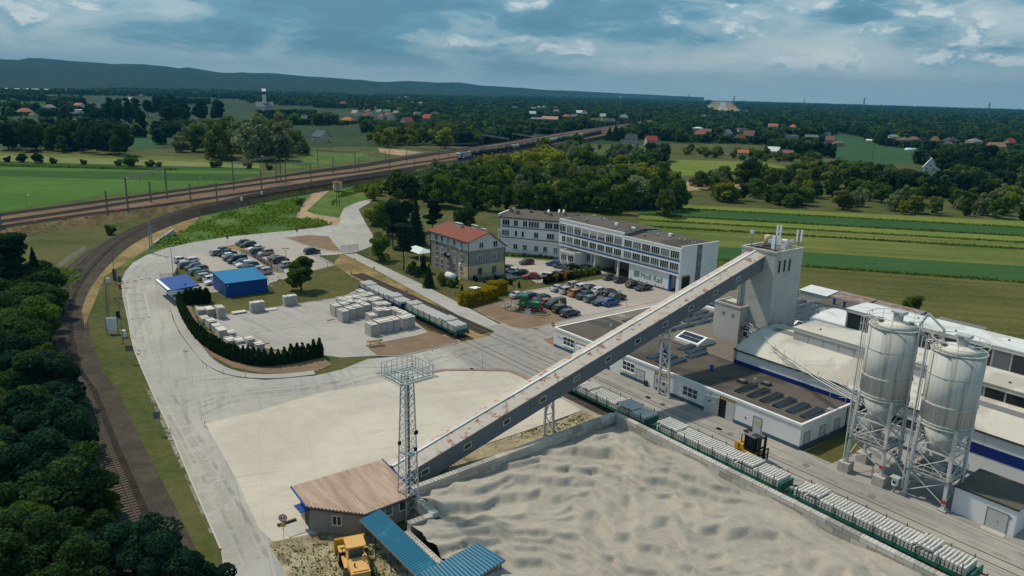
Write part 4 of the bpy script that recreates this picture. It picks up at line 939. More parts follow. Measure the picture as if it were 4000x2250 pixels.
zr_=3.35+0.235
_se=solar_table(1.15,4.3,math.radians(3),'solar')
for k in range(6):
 p=at('ZW',1620+k*107+30,792+k*47,zr_);a_,b_=to_ab(p)
 solar(-59.1+2.07*k,86.6,zr_,_se,f'{["first","second","third","fourth","fifth","last"][k]} dark solar panel of the row of six near the workshop end','solar panels in the near row')
for k,(x,y) in enumerate(((775,478),(860,508),(945,538))):
 a_,b_=to_ab(at('ZW',x,y,zr_));solar(a_,b_,zr_,_se,f'{["left","middle","right"][k]} of three solar panels behind the conveyor leg on the workshop roof','solar panels behind the conveyor leg')
for k,(x,y) in enumerate(((1070,395),(1140,428),(1150,470))):
 a_,b_=to_ab(at('ZW',x,y,zr_));solar(a_,b_,zr_,_se,f'{["far","middle","near"][k]} of three solar panels by the blue roof fan','solar panels by the blue fan')
for i in range(5):
 for j in range(4):
  a_,b_=-92.0+i*2.1,97.5+j*4.8
  if-91<a_<-84.4 and 100.5<b_<106.8:continue
  if 16.0<a_+95.8<22 and 12.4<b_-84.5<18:continue
  solar(a_,b_,zr_,_se,'dark solar panel in the rows on the rear workshop roof under the conveyor','solar panels on the rear roof')
for i in range(7):
 for j in range(3):
  a_,b_=-84+i*2.2,126.5+j*4.8
  if a_>-68:continue
  if 117.5<b_<123 and-91<a_<-84:continue
  solar(a_,b_,zr_,_se,'dark solar panel in the rows on the roof behind the concrete tower','solar panels behind the tower')
# --------------------------- concrete tower with antennas
def tower():
 t=ything('concrete_tower','tall pale concrete works tower crowded with phone antennas, joined by the conveyor','tower',-74.4,107.0)
 w,d,hgt=6.5,8.0,19.75
 C=M['tower_concrete']
 part('shaft',C,t,(0,w,0,d,0,hgt));part('coping',C,t,(-0.12,w+0.12,-0.12,0.3,hgt,hgt+0.28),(-0.12,w+0.12,d-0.3,d+0.12,hgt,hgt+0.28),(-0.12,0.3,0.3,d-0.3,hgt,hgt+0.28),(w-0.3,w+0.12,0.3,d-0.3,hgt,hgt+0.28))
 part('roof',M['roof_felt_light'],t,(0.3,w-0.3,0.3,d-0.3,hgt,hgt+0.12))
 for y in(1.0,2.45,3.9):
  o=window(t,w,y+0.35,16.4,0.75,2.1,1,math.pi/2,frame='door_grey',sill='concrete')
  # annex block at its foot
 part('annex',C,t,(-2.9,2.4,-2.0,2.5,0,9.8));part('annex_roof',M['roof_felt'],t,(-2.7,2.2,-1.8,-0.02,9.8,9.9));part('annex_coping',C,t,(-3.0,2.5,-2.1,-1.8,9.75,10.0),(2.2,2.5,-1.8,-0.02,9.75,10.0),(-3.0,-2.7,-1.8,2.5,9.75,10.0))
 for x in(-0.9,1.0):part('louvre',M['mid_metal'],t,(x-0.25,x+0.25,-2.03,-2.0,7.9,8.5))
 part('stair_block',M['tower_concrete'],t,(2.4,6.2,0.0-1.1,0.0,0,6.0))
 door(t,4.8,-1.12,3.7,1.0,2.0,m='dark_metal');window(t,3.2,-1.12,4.9,1.0,1.0,1)
 # conveyor platform with rails on the front
 o=part('service_platform',M['mid_metal'],t,(1.6,6.9,-1.6,-0.02,6.45,6.55))
 b=MB()
 for x in np.arange(1.7,6.9,1.0):b.tube((x,-1.55,6.55),(x,-1.55,7.55),0.03,5)
 b.tube((1.6,-1.55,7.55),(6.9,-1.55,7.55),0.03,5);b.tube((1.6,-1.55,7.05),(6.9,-1.55,7.05),0.025,5);b.build('platform_rail',M['steel_white'],t)
 b=MB();b.path([(0.35,-0.25,19.2),(0.35,-0.25,8.2),(0.8,-0.5,7.4),(2.2,-0.8,7.0)],0.14,8);b.build('riser_pipe',M['steel_white'],t)
 b=MB();b.path([(0.75,-0.2,18.6),(0.75,-0.2,8.0)],0.07,6);b.build('riser_pipe',M['steel_white'],t)
 # roof rail
 b=MB();pts=[(0.1,0.1),(w-0.1,0.1),(w-0.1,d-0.1),(0.1,d-0.1),(0.1,0.1)]
 for(x0,y0),(x1,y1) in zip(pts,pts[1:]):
  n=int(max(abs(x1-x0),abs(y1-y0))/1.3)
  for k in range(n):b.tube((x0+(x1-x0)*k/n,y0+(y1-y0)*k/n,hgt+0.25),(x0+(x1-x0)*k/n,y0+(y1-y0)*k/n,hgt+1.3),0.025,5)
  for zz_ in(0.8,1.3):b.tube((x0,y0,hgt+zz_),(x1,y1,hgt+zz_),0.022,5)
 b.build('roof_rail',M['mid_metal'],t)
 part('cable_tray',M['dark_metal'],t,(0.5,5.6,1.6,1.9,hgt+0.15,hgt+0.35),(2.2,2.4,0.8,6.5,hgt+0.12,hgt+0.3));part('hatch',M['mid_metal'],t,(1.2,2.1,0.7,1.3,hgt+0.12,hgt+0.5))
 return hgt
HT=tower()
def antenna_group(x,y,offs,h,hb,label):
 t=ything('antenna_mast',label,'antenna',-74.4+x,107.0+y,HT+0.12)
 b=MB();b.tube((0,0,0),(0,0,h),0.06,8)
 for k in range(3):b.tube((0.55*math.cos(k*2.1),0.55*math.sin(k*2.1),0),(0,0,h*0.45),0.025,5)
 b.build('pole',M['mid_metal'],t)
 for ox,oy in offs:
  q=MB();q.box(ox-0.13,ox+0.13,oy-0.07,oy+0.07,hb,h);q.build('panel_antenna',M['white_paint'],t)
  q=MB();q.bar((0,0,hb+0.4),(ox,oy,hb+0.4),0.05,0.05);q.bar((0,0,h-0.4),(ox,oy,h-0.4),0.05,0.05);q.build('bracket',M['mid_metal'],t)
 return t
antenna_group(2.4,6.8,((-0.35,-0.2),(0.3,-0.25),(0.0,0.35)),3.4,1.8,'cluster of white panel antennas on the far left corner of the concrete tower')
antenna_group(6.0,7.2,((-0.35,-0.2),(0.35,-0.15),(0.1,0.35)),3.1,1.1,'cluster of white panel antennas on the far right corner of the concrete tower')
antenna_group(5.6,0.9,((-0.45,-0.15),(0.0,-0.35),(0.45,-0.1)),2.7,0.4,'row of tall white panel antennas on the near edge of the concrete tower')
antenna_group(4.6,3.2,((-0.3,-0.1),(0.3,-0.1)),2.5,0.8,'pair of white panel antennas in the middle of the tower roof')
t=ything('water_tank','small beige cylindrical tank standing on the tower roof','tank',-74.4+2.3,107.0+3.7,HT+0.12)
b=MB();b.sm=True;b.lathe([(0.62,0.25),(0.62,1.75),(0.5,1.95),(0.2,2.05),(0.0,2.05)],16);b.build('shell',M['cream_wall'],t);part('stand',M['dark_metal'],t,(-0.6,0.6,-0.6,0.6,0,0.25))
t=ything('equipment_cabinet','white equipment cabinet with a vent on the tower roof','cabinet',-74.4+5.1,107.0+4.3,HT+0.12)
part('cabinet',M['white_paint'],t,(-0.5,0.5,-0.4,0.4,0,1.6));part('vent',M['mid_metal'],t,(-0.3,0.3,-0.42,-0.4,1.1,1.25))
for x,y,h,lab in((0.2,2.2,2.3,'round white microwave dish on a pole at the left edge of the tower'),(3.6,2.6,1.3,'round white microwave dish in front of the antennas on the tower'),(3.0,6.2,2.4,'round white microwave dish on the far antenna pole'),(6.0,5.2,1.4,'pale blue microwave drum at the right edge of the tower')):
 t=ything('microwave_dish',lab,'dish',-74.4+x,107.0+y,HT+0.12)
 b=MB();b.tube((0,0,0),(0,0,h),0.04,6);b.build('pole',M['mid_metal'],t)
 b=MB();b.lathe([(0.0,0.0),(0.36,0.0),(0.38,0.2),(0.0,0.24)],14);q=b.build('drum',M['white_paint'],t,(0,-0.1,h));q.rotation_euler=(math.radians(90),0,math.radians(20))
# --------------------------- conveyor gallery
def conveyor():
 b0,b1=36.5,107.0;z1=16.6;sl=0.2345
 def zf(b):return z1-sl*(b1-b)
 def ar(b):return-66.3-0.0553*(b-41)
 t=ything('conveyor_gallery','long enclosed grey conveyor gallery with rust streaked roof climbing to the concrete tower','conveyor',ar(b0),b0)
 A0=ar(b0);Wd,Hg=3.5,2.5
 def P(b,da,dz):return(ar(b)-A0+da,b-b0,zf(b)+dz)
 n=22
 for k in range(n):
  p,q=b0+(b1-b0)*k/n,b0+(b1-b0)*(k+1)/n-0.02
  m=MB();m.hexa([P(p,-Wd,0),P(p,0,0),P(q,0,0),P(q,-Wd,0),P(p,-Wd,Hg),P(p,0,Hg),P(q,0,Hg),P(q,-Wd,Hg)]);m.build('wall_panel',M['conveyor_side'],t)
  m=MB();m.add([P(p,0.14,Hg-0.02),P(q,0.14,Hg-0.02),P(q,-Wd/2,Hg+0.55),P(p,-Wd/2,Hg+0.55),P(q,-Wd-0.14,Hg-0.02),P(p,-Wd-0.14,Hg-0.02)],[(0,1,2,3),(3,2,4,5)])
  m.add([P(p,0.14,Hg-0.14),P(q,0.14,Hg-0.14),P(q,0.14,Hg-0.02),P(p,0.14,Hg-0.02)],[(0,1,2,3)]);m.build('roof_sheet',M['conveyor_roof'],t)
 m=MB();m.bar(P(b0,-Wd/2,Hg+0.6),P(b1,-Wd/2,Hg+0.6),0.35,0.06);m.build('ridge_cap',M['roof_pale'],t)
 # small side windows, found along the length
 for k in range(11):
  b=39.8+k*6.0
  o=MB();c=P(b,0.02,1.25);f=MB()
  s2=math.sqrt(1+sl*sl)
  def R(db,dz,da):return(c[0]+da,c[1]+db,c[2]+db*sl+dz)
  for(d0,d1,e0,e1) in((-0.55,0.55,-0.38,-0.28),(-0.55,0.55,0.28,0.38),(-0.55,-0.45,-0.28,0.28),(0.45,0.55,-0.28,0.28)):
   f.hexa([R(d0,e0,0),R(d1,e0,0),R(d1,e1,0),R(d0,e1,0),R(d0,e0,0.07),R(d1,e0,0.07),R(d1,e1,0.07),R(d0,e1,0.07)])
  w=f.build('window',M['door_grey'],t);g=MB();g.hexa([R(-0.5,-0.33,0),R(0.5,-0.33,0),R(0.5,0.33,0),R(-0.5,0.33,0),R(-0.5,-0.33,0.03),R(0.5,-0.33,0.03),R(0.5,0.33,0.03),R(-0.5,0.33,0.03)]);g.build('pane',M['car_glass'],w)
 def trestle(b,feet,lab):
  top=zf(b)-0.02;s=ything('conveyor_trestle',lab,'trestle',ar(b)-Wd/2,b);legs=[]
  for fx,fy in feet:
   p,q=(fx,fy,0.05),(fx*0.6,fy*0.6,top);legs.append((p,q));m=MB();m.bar(p,q,0.26,0.26);m.build('leg',M['steel_white'],s)
   m=MB();m.cbox(p[0],p[1],0.12,0.55,0.55,0.24);m.build('foot',M['concrete'],s)
  nb=max(2,int(top/2.2));L=lambda e,f:tuple(e[0][c]+(e[1][c]-e[0][c])*f for c in range(3))
  for k in range(nb):
   f0,f1=k/nb,(k+1)/nb;m=MB();m.bar(L(legs[0],f0),L(legs[1],f1),0.10,0.10);m.build('brace',M['steel_white'],s);m=MB();m.bar(L(legs[1],f0),L(legs[0],f1),0.10,0.10);m.build('brace',M['steel_white'],s)
   m=MB();m.bar(L(legs[0],f1*0.995),L(legs[1],f1*0.995),0.12,0.12);m.build('cross_bar',M['steel_white'],s)
  m=MB();m.box(-1.6,1.6,-0.7,0.7,top-0.15,top+0.0);m.build('head_beam',M['steel_white'],s)
 trestle(60.7,((0,-0.85),(0,0.85)),'short pale lattice trestle under the conveyor beside the gravel wall')
 trestle(83.6,((0.15,0),(2.2,0)),'tall pale lattice trestle holding the conveyor in front of the workshop')
conveyor()
# --------------------------- barrel roofed halls
def halls():
 t=ything('production_hall','barrel roofed production halls with navy stripe and glazed roof monitors behind the silos','hall',-66.3,96.5)
 L=110.0;ev=5.85;S1=17.4
 W=M['white_wall']
 def arc(y0,y1,ze,zc,n=12):
  ym,hw=(y0+y1)/2,(y1-y0)/2;out=[]
  for k in range(n+1):
   u=-1+2*k/n;out.append((ym+hw*u,ze+(zc-ze)*(1-u*u)))
  return out
 part('front_wall',W,t,(0,L,0,0.35,0,ev));part('navy_band',M['navy_band'],t,(-0.03,19.2,-0.04,-0.004,2.9,4.25),(34.2,L,-0.04,-0.004,2.9,4.25))
 part('plinth',M['plinth_blue'],t,(19,L,-0.05,-0.005,0,0.5))
 for k in range(6):window(t,20.6+k*2.35,0,3.0,2.2,1.2,2,pane='car_glass',frame='navy_band',sill='white_paint')
 for k in range(12):part('panel_joint',M['door_grey'],t,(k*6.0,k*6.0+0.05,-0.012,-0.004,4.28,ev))
 for y0 in(0.0,S1):
  a=arc(y0,y0+S1,ev,8.3);b=MB();b.sm=True
  v=[(-0.25,p[0],p[1]+0.02) for p in a]+[(L,p[0],p[1]+0.02) for p in a];n=len(a)
  b.add(v,[(i,n+i,n+i+1,i+1) for i in range(n-1)]);b.build('barrel_roof',M['roof_membrane'] if y0==0 else M['roof_pale'],t)
  g=MB();g.prismx(a+[(y0+S1,0),(y0,0)],0.0,0.3);g.build('gable_wall',M['grey_render'],t)
  e=MB()
  for p,q in zip(a,a[1:]):e.bar((-0.22,p[0],p[1]+0.05),(-0.22,q[0],q[1]+0.05),0.12,0.12)
  e.build('verge_trim',M['grey_metal'],t)
  for k in range(13):
   if k%2==0:part('vent_cap',M['dark_metal'],t,(-0.2,0.0,a[k][0]-0.1,a[k][0]+0.1,a[k][1]+0.1,a[k][1]+0.25))
 part('gutter',M['dark_metal'],t,(-0.2,L,-0.28,-0.06,ev-0.08,ev+0.1));part('downpipe',M['grey_metal'],t,(-0.1,0.05,-0.3,-0.15,3.6,ev))
 # dark patches of roofing felt
 b=MB()
 for x0,x1,y0,y1 in((1.5,18.0,7.0,8.6),(33.0,44.0,4.0,5.0),(41.0,46.0,1.5,4.2)):
  v=[]
  for y in np.linspace(y0,y1,4):z=ev+2.45*(1-((y-S1/2)/(S1/2))**2)+0.05;v+=[(x0,y,z),(x1,y,z)]
  b.add(v,[(0,1,3,2),(2,3,5,4),(4,5,7,6)])
 b.build('felt_patch',M['grey_band'],t)
 # monitors: raised glazed boxes along the halls
 def monitor(x0,x1,y0,y1,zt,glass_from):
  o=part('monitor_wall',M['grey_metal'],t,(x0,x1,y0,y1,6.6,zt-0.35))
  part('monitor_fascia',M['roof_membrane'],o,(x0-0.1,x1,y0-0.15,y1+0.15,zt-0.55,zt-0.05));part('monitor_roof',M['roof_pale'] if zt>10.2 else M['roof_membrane'],o,(x0-0.15,x1,y0-0.2,y1+0.2,zt-0.05,zt+0.08))
  x=x0+0.3
  while x<min(x1,x0+70):
   p=part('monitor_window',M['car_glass'] if(x>glass_from) else M['grey_metal'],o,(x,x+2.2,y0-0.05,y0-0.01,7.6,zt-0.6))
   x+=2.45
  for k in range(9):part('roof_cowl',M['dark_metal'],o,(x0+3+k*6.5,x0+3.25+k*6.5,y0+2+(k%2)*2.0,y0+2.2+(k%2)*2.0,zt+0.08,zt+0.26))
 monitor(5.8,L,6.2,12.2,10.0,28.0)
 monitor(6.0,L,S1+3.8,S1+10.2,10.75,0.0)
 return t
halls()
# pipe bridge with handrail from the tower to the silos
t=ything('pipe_bridge','white pipe bridge with handrails running over the hall roof to the silos','pipe bridge',-70.0,105.2)
pts=[(0,0,6.5),(4.5,-4.2,6.9),(12,-8.6,7.1),(20,-13.0,7.2),(28.5,-17.0,7.4)]
b=MB()
for o_ in(0.0,0.25,0.5):b.path([(p[0]+o_*0.5,p[1]+o_,p[2]+o_*0.6) for p in pts],0.07,6)
b.build('pipe',M['steel_white'],t)
b=MB()
for p,q in zip(pts,pts[1:]):
 n=3
 for k in range(n):
  c=[p[i]+(q[i]-p[i])*k/n for i in range(3)];b.tube((c[0],c[1],c[2]-1.3),(c[0],c[1],c[2]+1.1),0.035,5);b.tube((c[0]-0.6,c[1]-0.6,c[2]-0.25),(c[0]+0.6,c[1]+0.6,c[2]-0.25),0.03,5)
b.path([(p[0],p[1],p[2]+1.1) for p in pts],0.035,5);b.path([(p[0],p[1],p[2]+0.6) for p in pts],0.03,5);b.build('handrail',M['steel_white'],t)
# --------------------------- silos
def silo(a,b_,ring,top,pad,num,label):
 t=ything('cement_silo',label,'silo',a,b_);R=2.72
 b=MB();b.sm=True;b.lathe([(R,ring),(R,top)],40);b.build('tank',M['silo_paint'],t)
 b=MB();b.sm=True;b.lathe([(0.32,ring-4.9),(R-0.05,ring)],40);c=b.build('hopper',M['silo_paint'],t)
 b=MB();b.sm=True;b.lathe([(R+0.08,top),(1.2,top+0.45),(0.0,top+0.55)],40);b.build('silo_roof',M['silo_top'],t)
 for z,w in((ring,0.14),(ring+0.35,0.06),(ring+(top-ring)*0.30,0.10),(ring+(top-ring)*0.68,0.03),(top-0.05,0.10)):
  b=MB();b.lathe([(R+0.01,z-0.08),(R+w,z-0.06),(R+w,z+0.06),(R+0.01,z+0.08)],40);b.build('hoop',M['silo_paint'],t)
 for k in range(3):
  th=0.6+k*2.0;b=MB();b.tube((R*1.005*math.cos(th),R*1.005*math.sin(th),ring+0.1),(R*1.005*math.cos(th),R*1.005*math.sin(th),ring+2.8),0.04,5);b.build('seam',M['silo_paint'],t)
  # rim rail
 b=MB();n=20;z0=top+0.05
 for k in range(n):
  th=2*math.pi*k/n;x,y=(R+0.12)*math.cos(th),(R+0.12)*math.sin(th);x2,y2=(R+0.12)*math.cos(th+2*math.pi/n),(R+0.12)*math.sin(th+2*math.pi/n)
  if k%2==0:b.tube((x,y,z0-0.1),(x,y,z0+1.15),0.03,5)
  b.tube((x,y,z0+1.15),(x2,y2,z0+1.15),0.045,5);b.tube((x,y,z0+0.6),(x2,y2,z0+0.6),0.028,5)
 b.build('rim_rail',M['steel_white'],t)
 b=MB();b.sm=True;b.lathe([(0.55,top+0.3),(0.55,top+1.55)],16,0.1,0.3);o=b.build('filter',M['grey_metal'],t);part('filter_hood',M['galvanised'],o,(-0.55,0.85,-0.4,1.0,top+1.55,top+1.72),(0.45,0.85,-0.4,1.0,top+1.35,top+1.55))
 for k,(x,y) in enumerate(((-1.6,-0.3),(-1.2,-1.0),(1.4,0.9),(-0.3,1.7))):
  b=MB();b.lathe([(0.28,top+0.2),(0.28,top+0.55),(0.34,top+0.58),(0.0,top+0.66)],10,x,y);b.build('hatch',M['mid_metal'],t)
 b=MB()
 for k in range(26):x,y=-1.1-rnd.random()*0.9,-0.9+rnd.random()*1.3;b.cbox(x,y,top+0.42-abs(x)*0.1,0.5,0.12,0.1)
 b.build('crust',M['stone'],t)
 # legs and bracing
 q=2.15;P={}
 for i,(sx,sy) in enumerate(((-1,-1),(1,-1),(1,1),(-1,1))):
  m=MB();m.bar((sx*q,sy*q,pad),(sx*q*0.90,sy*q*0.90,ring+0.2),0.34,0.34);m.build('leg',M['steel_white'],t)
  if pad>0.5:m=MB();m.cbox(sx*q,sy*q,pad/2,1.35,1.35,pad);m.build('footing',M['concrete'],t)
  else:m=MB();m.cbox(sx*q,sy*q,0.12,0.8,0.8,0.24);m.build('footing',M['concrete'],t)
  P[i]=(sx*q,sy*q)
 for i in range(4):
  j=(i+1)%4;(x0,y0),(x1,y1)=P[i],P[j]
  lv=[pad+0.6,pad+(ring-pad)*0.36,pad+(ring-pad)*0.68,ring-0.6]
  m=MB()
  for za,zb in zip(lv,lv[1:]):m.tube((x0,y0,za),(x1,y1,zb),0.055,5);m.tube((x1,y1,za),(x0,y0,zb),0.055,5)
  for za in lv[1:3]:m.bar((x0,y0,za),(x1,y1,za),0.12,0.16)
  m.build('brace',M['steel_white'],t)
 pz=pad+(ring-pad)*0.36
 part('service_deck',M['mid_metal'],t,(-q-0.2,q+0.2,-q-0.2,q+0.2,pz-0.1,pz))
 b=MB()
 for x in np.linspace(-q-0.2,q+0.2,6):
  for y in(-q-0.2,q+0.2):b.tube((x,y,pz),(x,y,pz+1.1),0.03,5);b.tube((y,x,pz),(y,x,pz+1.1),0.03,5)
 for z in(0.55,1.1):
  for s in(-1,1):b.tube((-q-0.2,s*(q+0.2),pz+z),(q+0.2,s*(q+0.2),pz+z),0.03,5);b.tube((s*(q+0.2),-q-0.2,pz+z),(s*(q+0.2),q+0.2,pz+z),0.03,5)
 b.build('deck_rail',M['steel_white'],t)
 b=MB();b.lathe([(0.35,ring-5.7),(0.45,ring-5.2),(0.34,ring-4.85)],12);b.tube((0,0,ring-6.6),(0,0,ring-5.7),0.22,8);b.cbox(0.5,0,ring-5.5,0.8,0.5,0.4);b.build('discharge_valve',M['grey_metal'],t)
 # ladder with hoops on the left, filling pipe
 b=MB();lx,ly=-R-0.25,-0.9
 for s in(0,0.45):b.tube((lx,ly+s,pz),(lx,ly+s,top+1.2),0.035,5)
 for z in np.arange(pz+0.3,top+1.0,0.33):b.tube((lx,ly,z),(lx,ly+0.45,z),0.022,4)
 for z in np.arange(ring,top+1.0,0.9):b.path([(lx,ly-0.05,z),(lx-0.55,ly-0.1,z),(lx-0.75,ly+0.22,z),(lx-0.55,ly+0.55,z),(lx,ly+0.5,z)],0.02,4)
 b.build('ladder',M['steel_white'],t)
 b=MB();lx2=-R*0.78;ly2=-R*0.82
 b.path([(lx2-0.3,ly2-0.2,0.9),(lx2-0.35,ly2-0.25,top+0.9),(lx2+0.9,ly2+0.9,top+0.95)],0.085,8);b.path([(lx2-0.3,ly2-0.2,1.0),(lx2-0.1,ly2-0.7,1.2)],0.085,8);b.build('filling_pipe',M['steel_white'],t)
 part('landing',M['steel_white'],t,(-R-1.0,-R+0.1,-1.6,-0.2,ring-0.1,ring))
 b=MB()
 for x,y in((-R-1.0,-1.6),(-R-0.1,-1.6),(-R-1.0,-0.2)):b.tube((x,y,ring),(x,y,ring+1.1),0.03,5)
 b.path([(-R-0.1,-1.6,ring+1.1),(-R-1.0,-1.6,ring+1.1),(-R-1.0,-0.2,ring+1.1)],0.03,5);b.build('landing_rail',M['steel_white'],t)
 b=MB();b.path([(R*0.95,-0.5,top+0.8),(R+0.3,-0.6,top+0.6),(R+0.3,-0.6,pz)],0.06,6);b.build('cable_pipe',M['steel_white'],t)
 # number painted on the hopper
 th=math.radians(-52.1+0);ang=-2.05
 r1=R-0.05-(R-0.37)/4.9*1.1;me=text_mesh(num,1.15,M['black'],0.01)
 o=inst('number',me,t);sl=math.atan2(R-0.37,4.9)
 nrm=Vector((math.cos(ang),math.sin(ang),0));tang=Vector((-nrm.y,nrm.x,0));upv=(nrm*math.sin(sl)+Vector((0,0,1))*math.cos(sl)).normalized()
 face=tang.cross(upv)
 o.matrix_local=Matrix.Translation(nrm*(r1+0.12)+Vector((0,0,ring-1.7))-tang*0.3)@Matrix((tang,upv,face)).transposed().to_4x4()
 part('name_plate',M['red_paint'],t,(q-0.25,q+0.25,-q-0.24,-q-0.2,pad+0.9,pad+1.3))
 return t
silo(-38.4,86.5,10.35,19.0,1.3,'1','rust streaked pale grey cement silo numbered 1 on braced legs with concrete footings')
silo(-31.3,86.7,9.4,18.05,0.1,'2','rust streaked pale grey cement silo numbered 2 beside the small white shed')
t=ything('silo_bridge','footbridge and bent white pipe joining the two silo tops','walkway',-35.6,86.4,18.2)
b=MB();b.bar((0,0,0.9),(1.5,0,0.0),0.8,0.08);b.build('walk_plate',M['mid_metal'],t)
b=MB()
for s in(-0.4,0.4):b.tube((0,s,0.9),(1.5,s,0.0),0.03,5);b.tube((0,s,2.0),(1.5,s,1.1),0.03,5);b.tube((0.1,s,0.9),(0.1,s,2.0),0.03,5);b.tube((1.4,s,0.0),(1.4,s,1.1),0.03,5)
b.build('rail',M['steel_white'],t)
b=MB();b.path([(-0.6,0.9,0.9),(0.3,0.9,2.9),(2.2,0.9,1.5),(2.2,0.9,-0.2)],0.14,8);b.build('bent_pipe',M['galvanised'],t)
t=ything('stair_flight','white steel stair between the two silos','stairs',-35.9,85.0)
b=MB()
for s in(0.0,0.75):b.bar((0,s,4.4),(2.6,s,1.5),0.08,0.18);b.tube((0,s,5.4),(2.6,s,2.5),0.03,5)
b.build('stringer',M['steel_white'],t)
for k in range(9):part('step',M['mid_metal'],t,(0.1+k*0.29,0.38+k*0.29,0.0,0.75,4.3-k*0.32,4.34-k*0.32))
t=ything('control_kiosk','small white control box on a post under the silos','kiosk',-34.4,84.0)
part('post',M['mast_concrete'],t,(-0.12,0.12,-0.12,0.12,0,1.0));part('box',M['white_paint'],t,(-0.3,0.3,-0.25,0.25,1.0,2.0));part('hood',M['galvanised'],t,(-0.5,0.5,-0.5,0.4,2.0,2.1));part('panel',M['black'],t,(-0.18,0.18,-0.26,-0.25,1.3,1.6))
# small white shed in the corner
t=ything('pump_shed','small white flat roofed shed with double grey doors beside silo 2','shed',-28.6,85.3)
part('wall',M['white_wall'],t,(0,6.2,0,6.5,0,3.15));part('roof',M['roof_felt'],t,(-0.1,6.3,-0.1,6.6,3.15,3.3));part('roof_edge',M['dark_metal'],t,(-0.12,6.32,-0.13,-0.1,3.1,3.32))
door(t,4.45,0,0.05,2.0,2.2,leaves=2);part('sign',M['mid_metal'],t,(5.6,5.75,-0.03,-0.002,1.9,2.15));part('ramp',M['concrete'],t,(3.3,5.6,-1.0,-0.03,0,0.06))
# rusty sheet sheds and lean-to behind the halls
for a,b_,L_,D_,h,lab,m1 in((-88.5,150.5,6.5,4.5,3.0,'pale blue sheet metal shed behind the workshop roof','roof_pale'),(-82.0,151.5,8.0,4.5,2.9,'sheet metal shed with a rusty brown roof at the field edge','rusty_iron'),(-74.0,152.4,10.0,4.4,2.6,'long sheet shed with rust striped roof next to the field','rusty_iron')):
 t=ything('sheet_shed',lab,'shed',a,b_)
 part('wall',M['grey_metal'],t,(0,L_,0,D_,0,h));b=MB()
 n=int(L_/0.8)
 for k in range(n):
  x0,x1=-0.1+k*(L_+0.2)/n,-0.1+(k+1)*(L_+0.2)/n;q=MB();q.hexa([(x0,-0.2,h+0.02),(x1-0.03,-0.2,h+0.02),(x1-0.03,D_+0.2,h+0.5),(x0,D_+0.2,h+0.5),(x0,-0.2,h+0.07),(x1-0.03,-0.2,h+0.07),(x1-0.03,D_+0.2,h+0.55),(x0,D_+0.2,h+0.55)]);q.build('roof_sheet',M[m1],t)
t=ything('lean_to','grey lean-to roof at the field edge behind the long hall','shed',-60.0,150.5);part('wall',M['grey_metal'],t,(0,8,0,4,0,2.6));b=MB();b.hexa([(-0.3,-0.3,2.62),(8.3,-0.3,2.62),(8.3,4.3,3.2),(-0.3,4.3,3.2),(-0.3,-0.3,2.72),(8.3,-0.3,2.72),(8.3,4.3,3.3),(-0.3,4.3,3.3)]);b.build('roof',M['grey_band'],t)
t=ything('low_store','low flat roofed store with blue roof fans behind the concrete tower','building',-80.0,143.0);part('wall',M['white_wall'],t,(0,13,0,7.0,0,3.2));part('roof',M['roof_felt'],t,(-0.1,13.1,-0.1,7.1,3.2,3.35))
for x,y in((3,1.5),(5.5,1.0),(8.5,3.4),(10.5,4.0)):
 b=MB();b.tube((x,y,3.35),(x,y,4.5),0.24,10);b.lathe([(0.36,4.45),(0.36,4.6),(0,4.7)],10,x,y);b.build('blue_roof_fan',M['blue_paint'],t)
# --------------------------- gatehouse and blue shed
def gatehouse():
 p=at('ML',1330,838);q=at('ML',1545,745);a,b_=to_ab(p)
 t=ything('gatehouse','white gatehouse with a blue sloping roof edged in white beside the barrier','gatehouse',a,b_)
 part('wall',M['white_wall'],t,(-7.6,0,0,3.6,0,2.7));part('plinth',M['plinth_blue'],t,(-7.62,0.03,-0.03,3.62,0,0.3))
 b=MB();b.hexa([(-9.6,-1.6,2.9),(0.8,-1.6,2.75),(0.8,4.6,3.2),(-9.6,4.6,3.35),(-9.6,-1.6,3.15),(0.8,-1.6,3.0),(0.8,4.6,3.45),(-9.6,4.6,3.6)]);r=b.build('roof',M['blue_paint'],t)
 b=MB();b.hexa([(0.1,-1.6,2.84),(0.82,-1.62,2.84),(0.82,4.62,3.3),(0.1,4.6,3.3),(0.1,-1.6,3.02),(0.82,-1.62,3.02),(0.82,4.62,3.47),(0.1,4.6,3.47)])
 part('fascia',M['white_wall'],r,(0.81,0.9,-1.5,4.5,2.1,2.95))
 part('roof_edge',M['white_paint'],r,(-9.55,0.75,-1.62,-1.0,3.18,3.2));part('roof_vent',M['dark_metal'],r,(-1.2,-1.0,2.2,2.4,3.2,3.7))
 window(t,0,1.8,0.9,1.6,1.3,2,math.pi/2);window(t,-2.0,0,0.9,1.4,1.3,2);door(t,-5.2,0,0.05,0.95,2.1)
 part('post_box',M['blue_paint'],t,(-0.2,0.1,-0.4,-0.05,1.4,2.0));part('footing',M['plinth_blue'],t,(0.0,0.1,-0.1,0.2,0,0.3))
gatehouse()
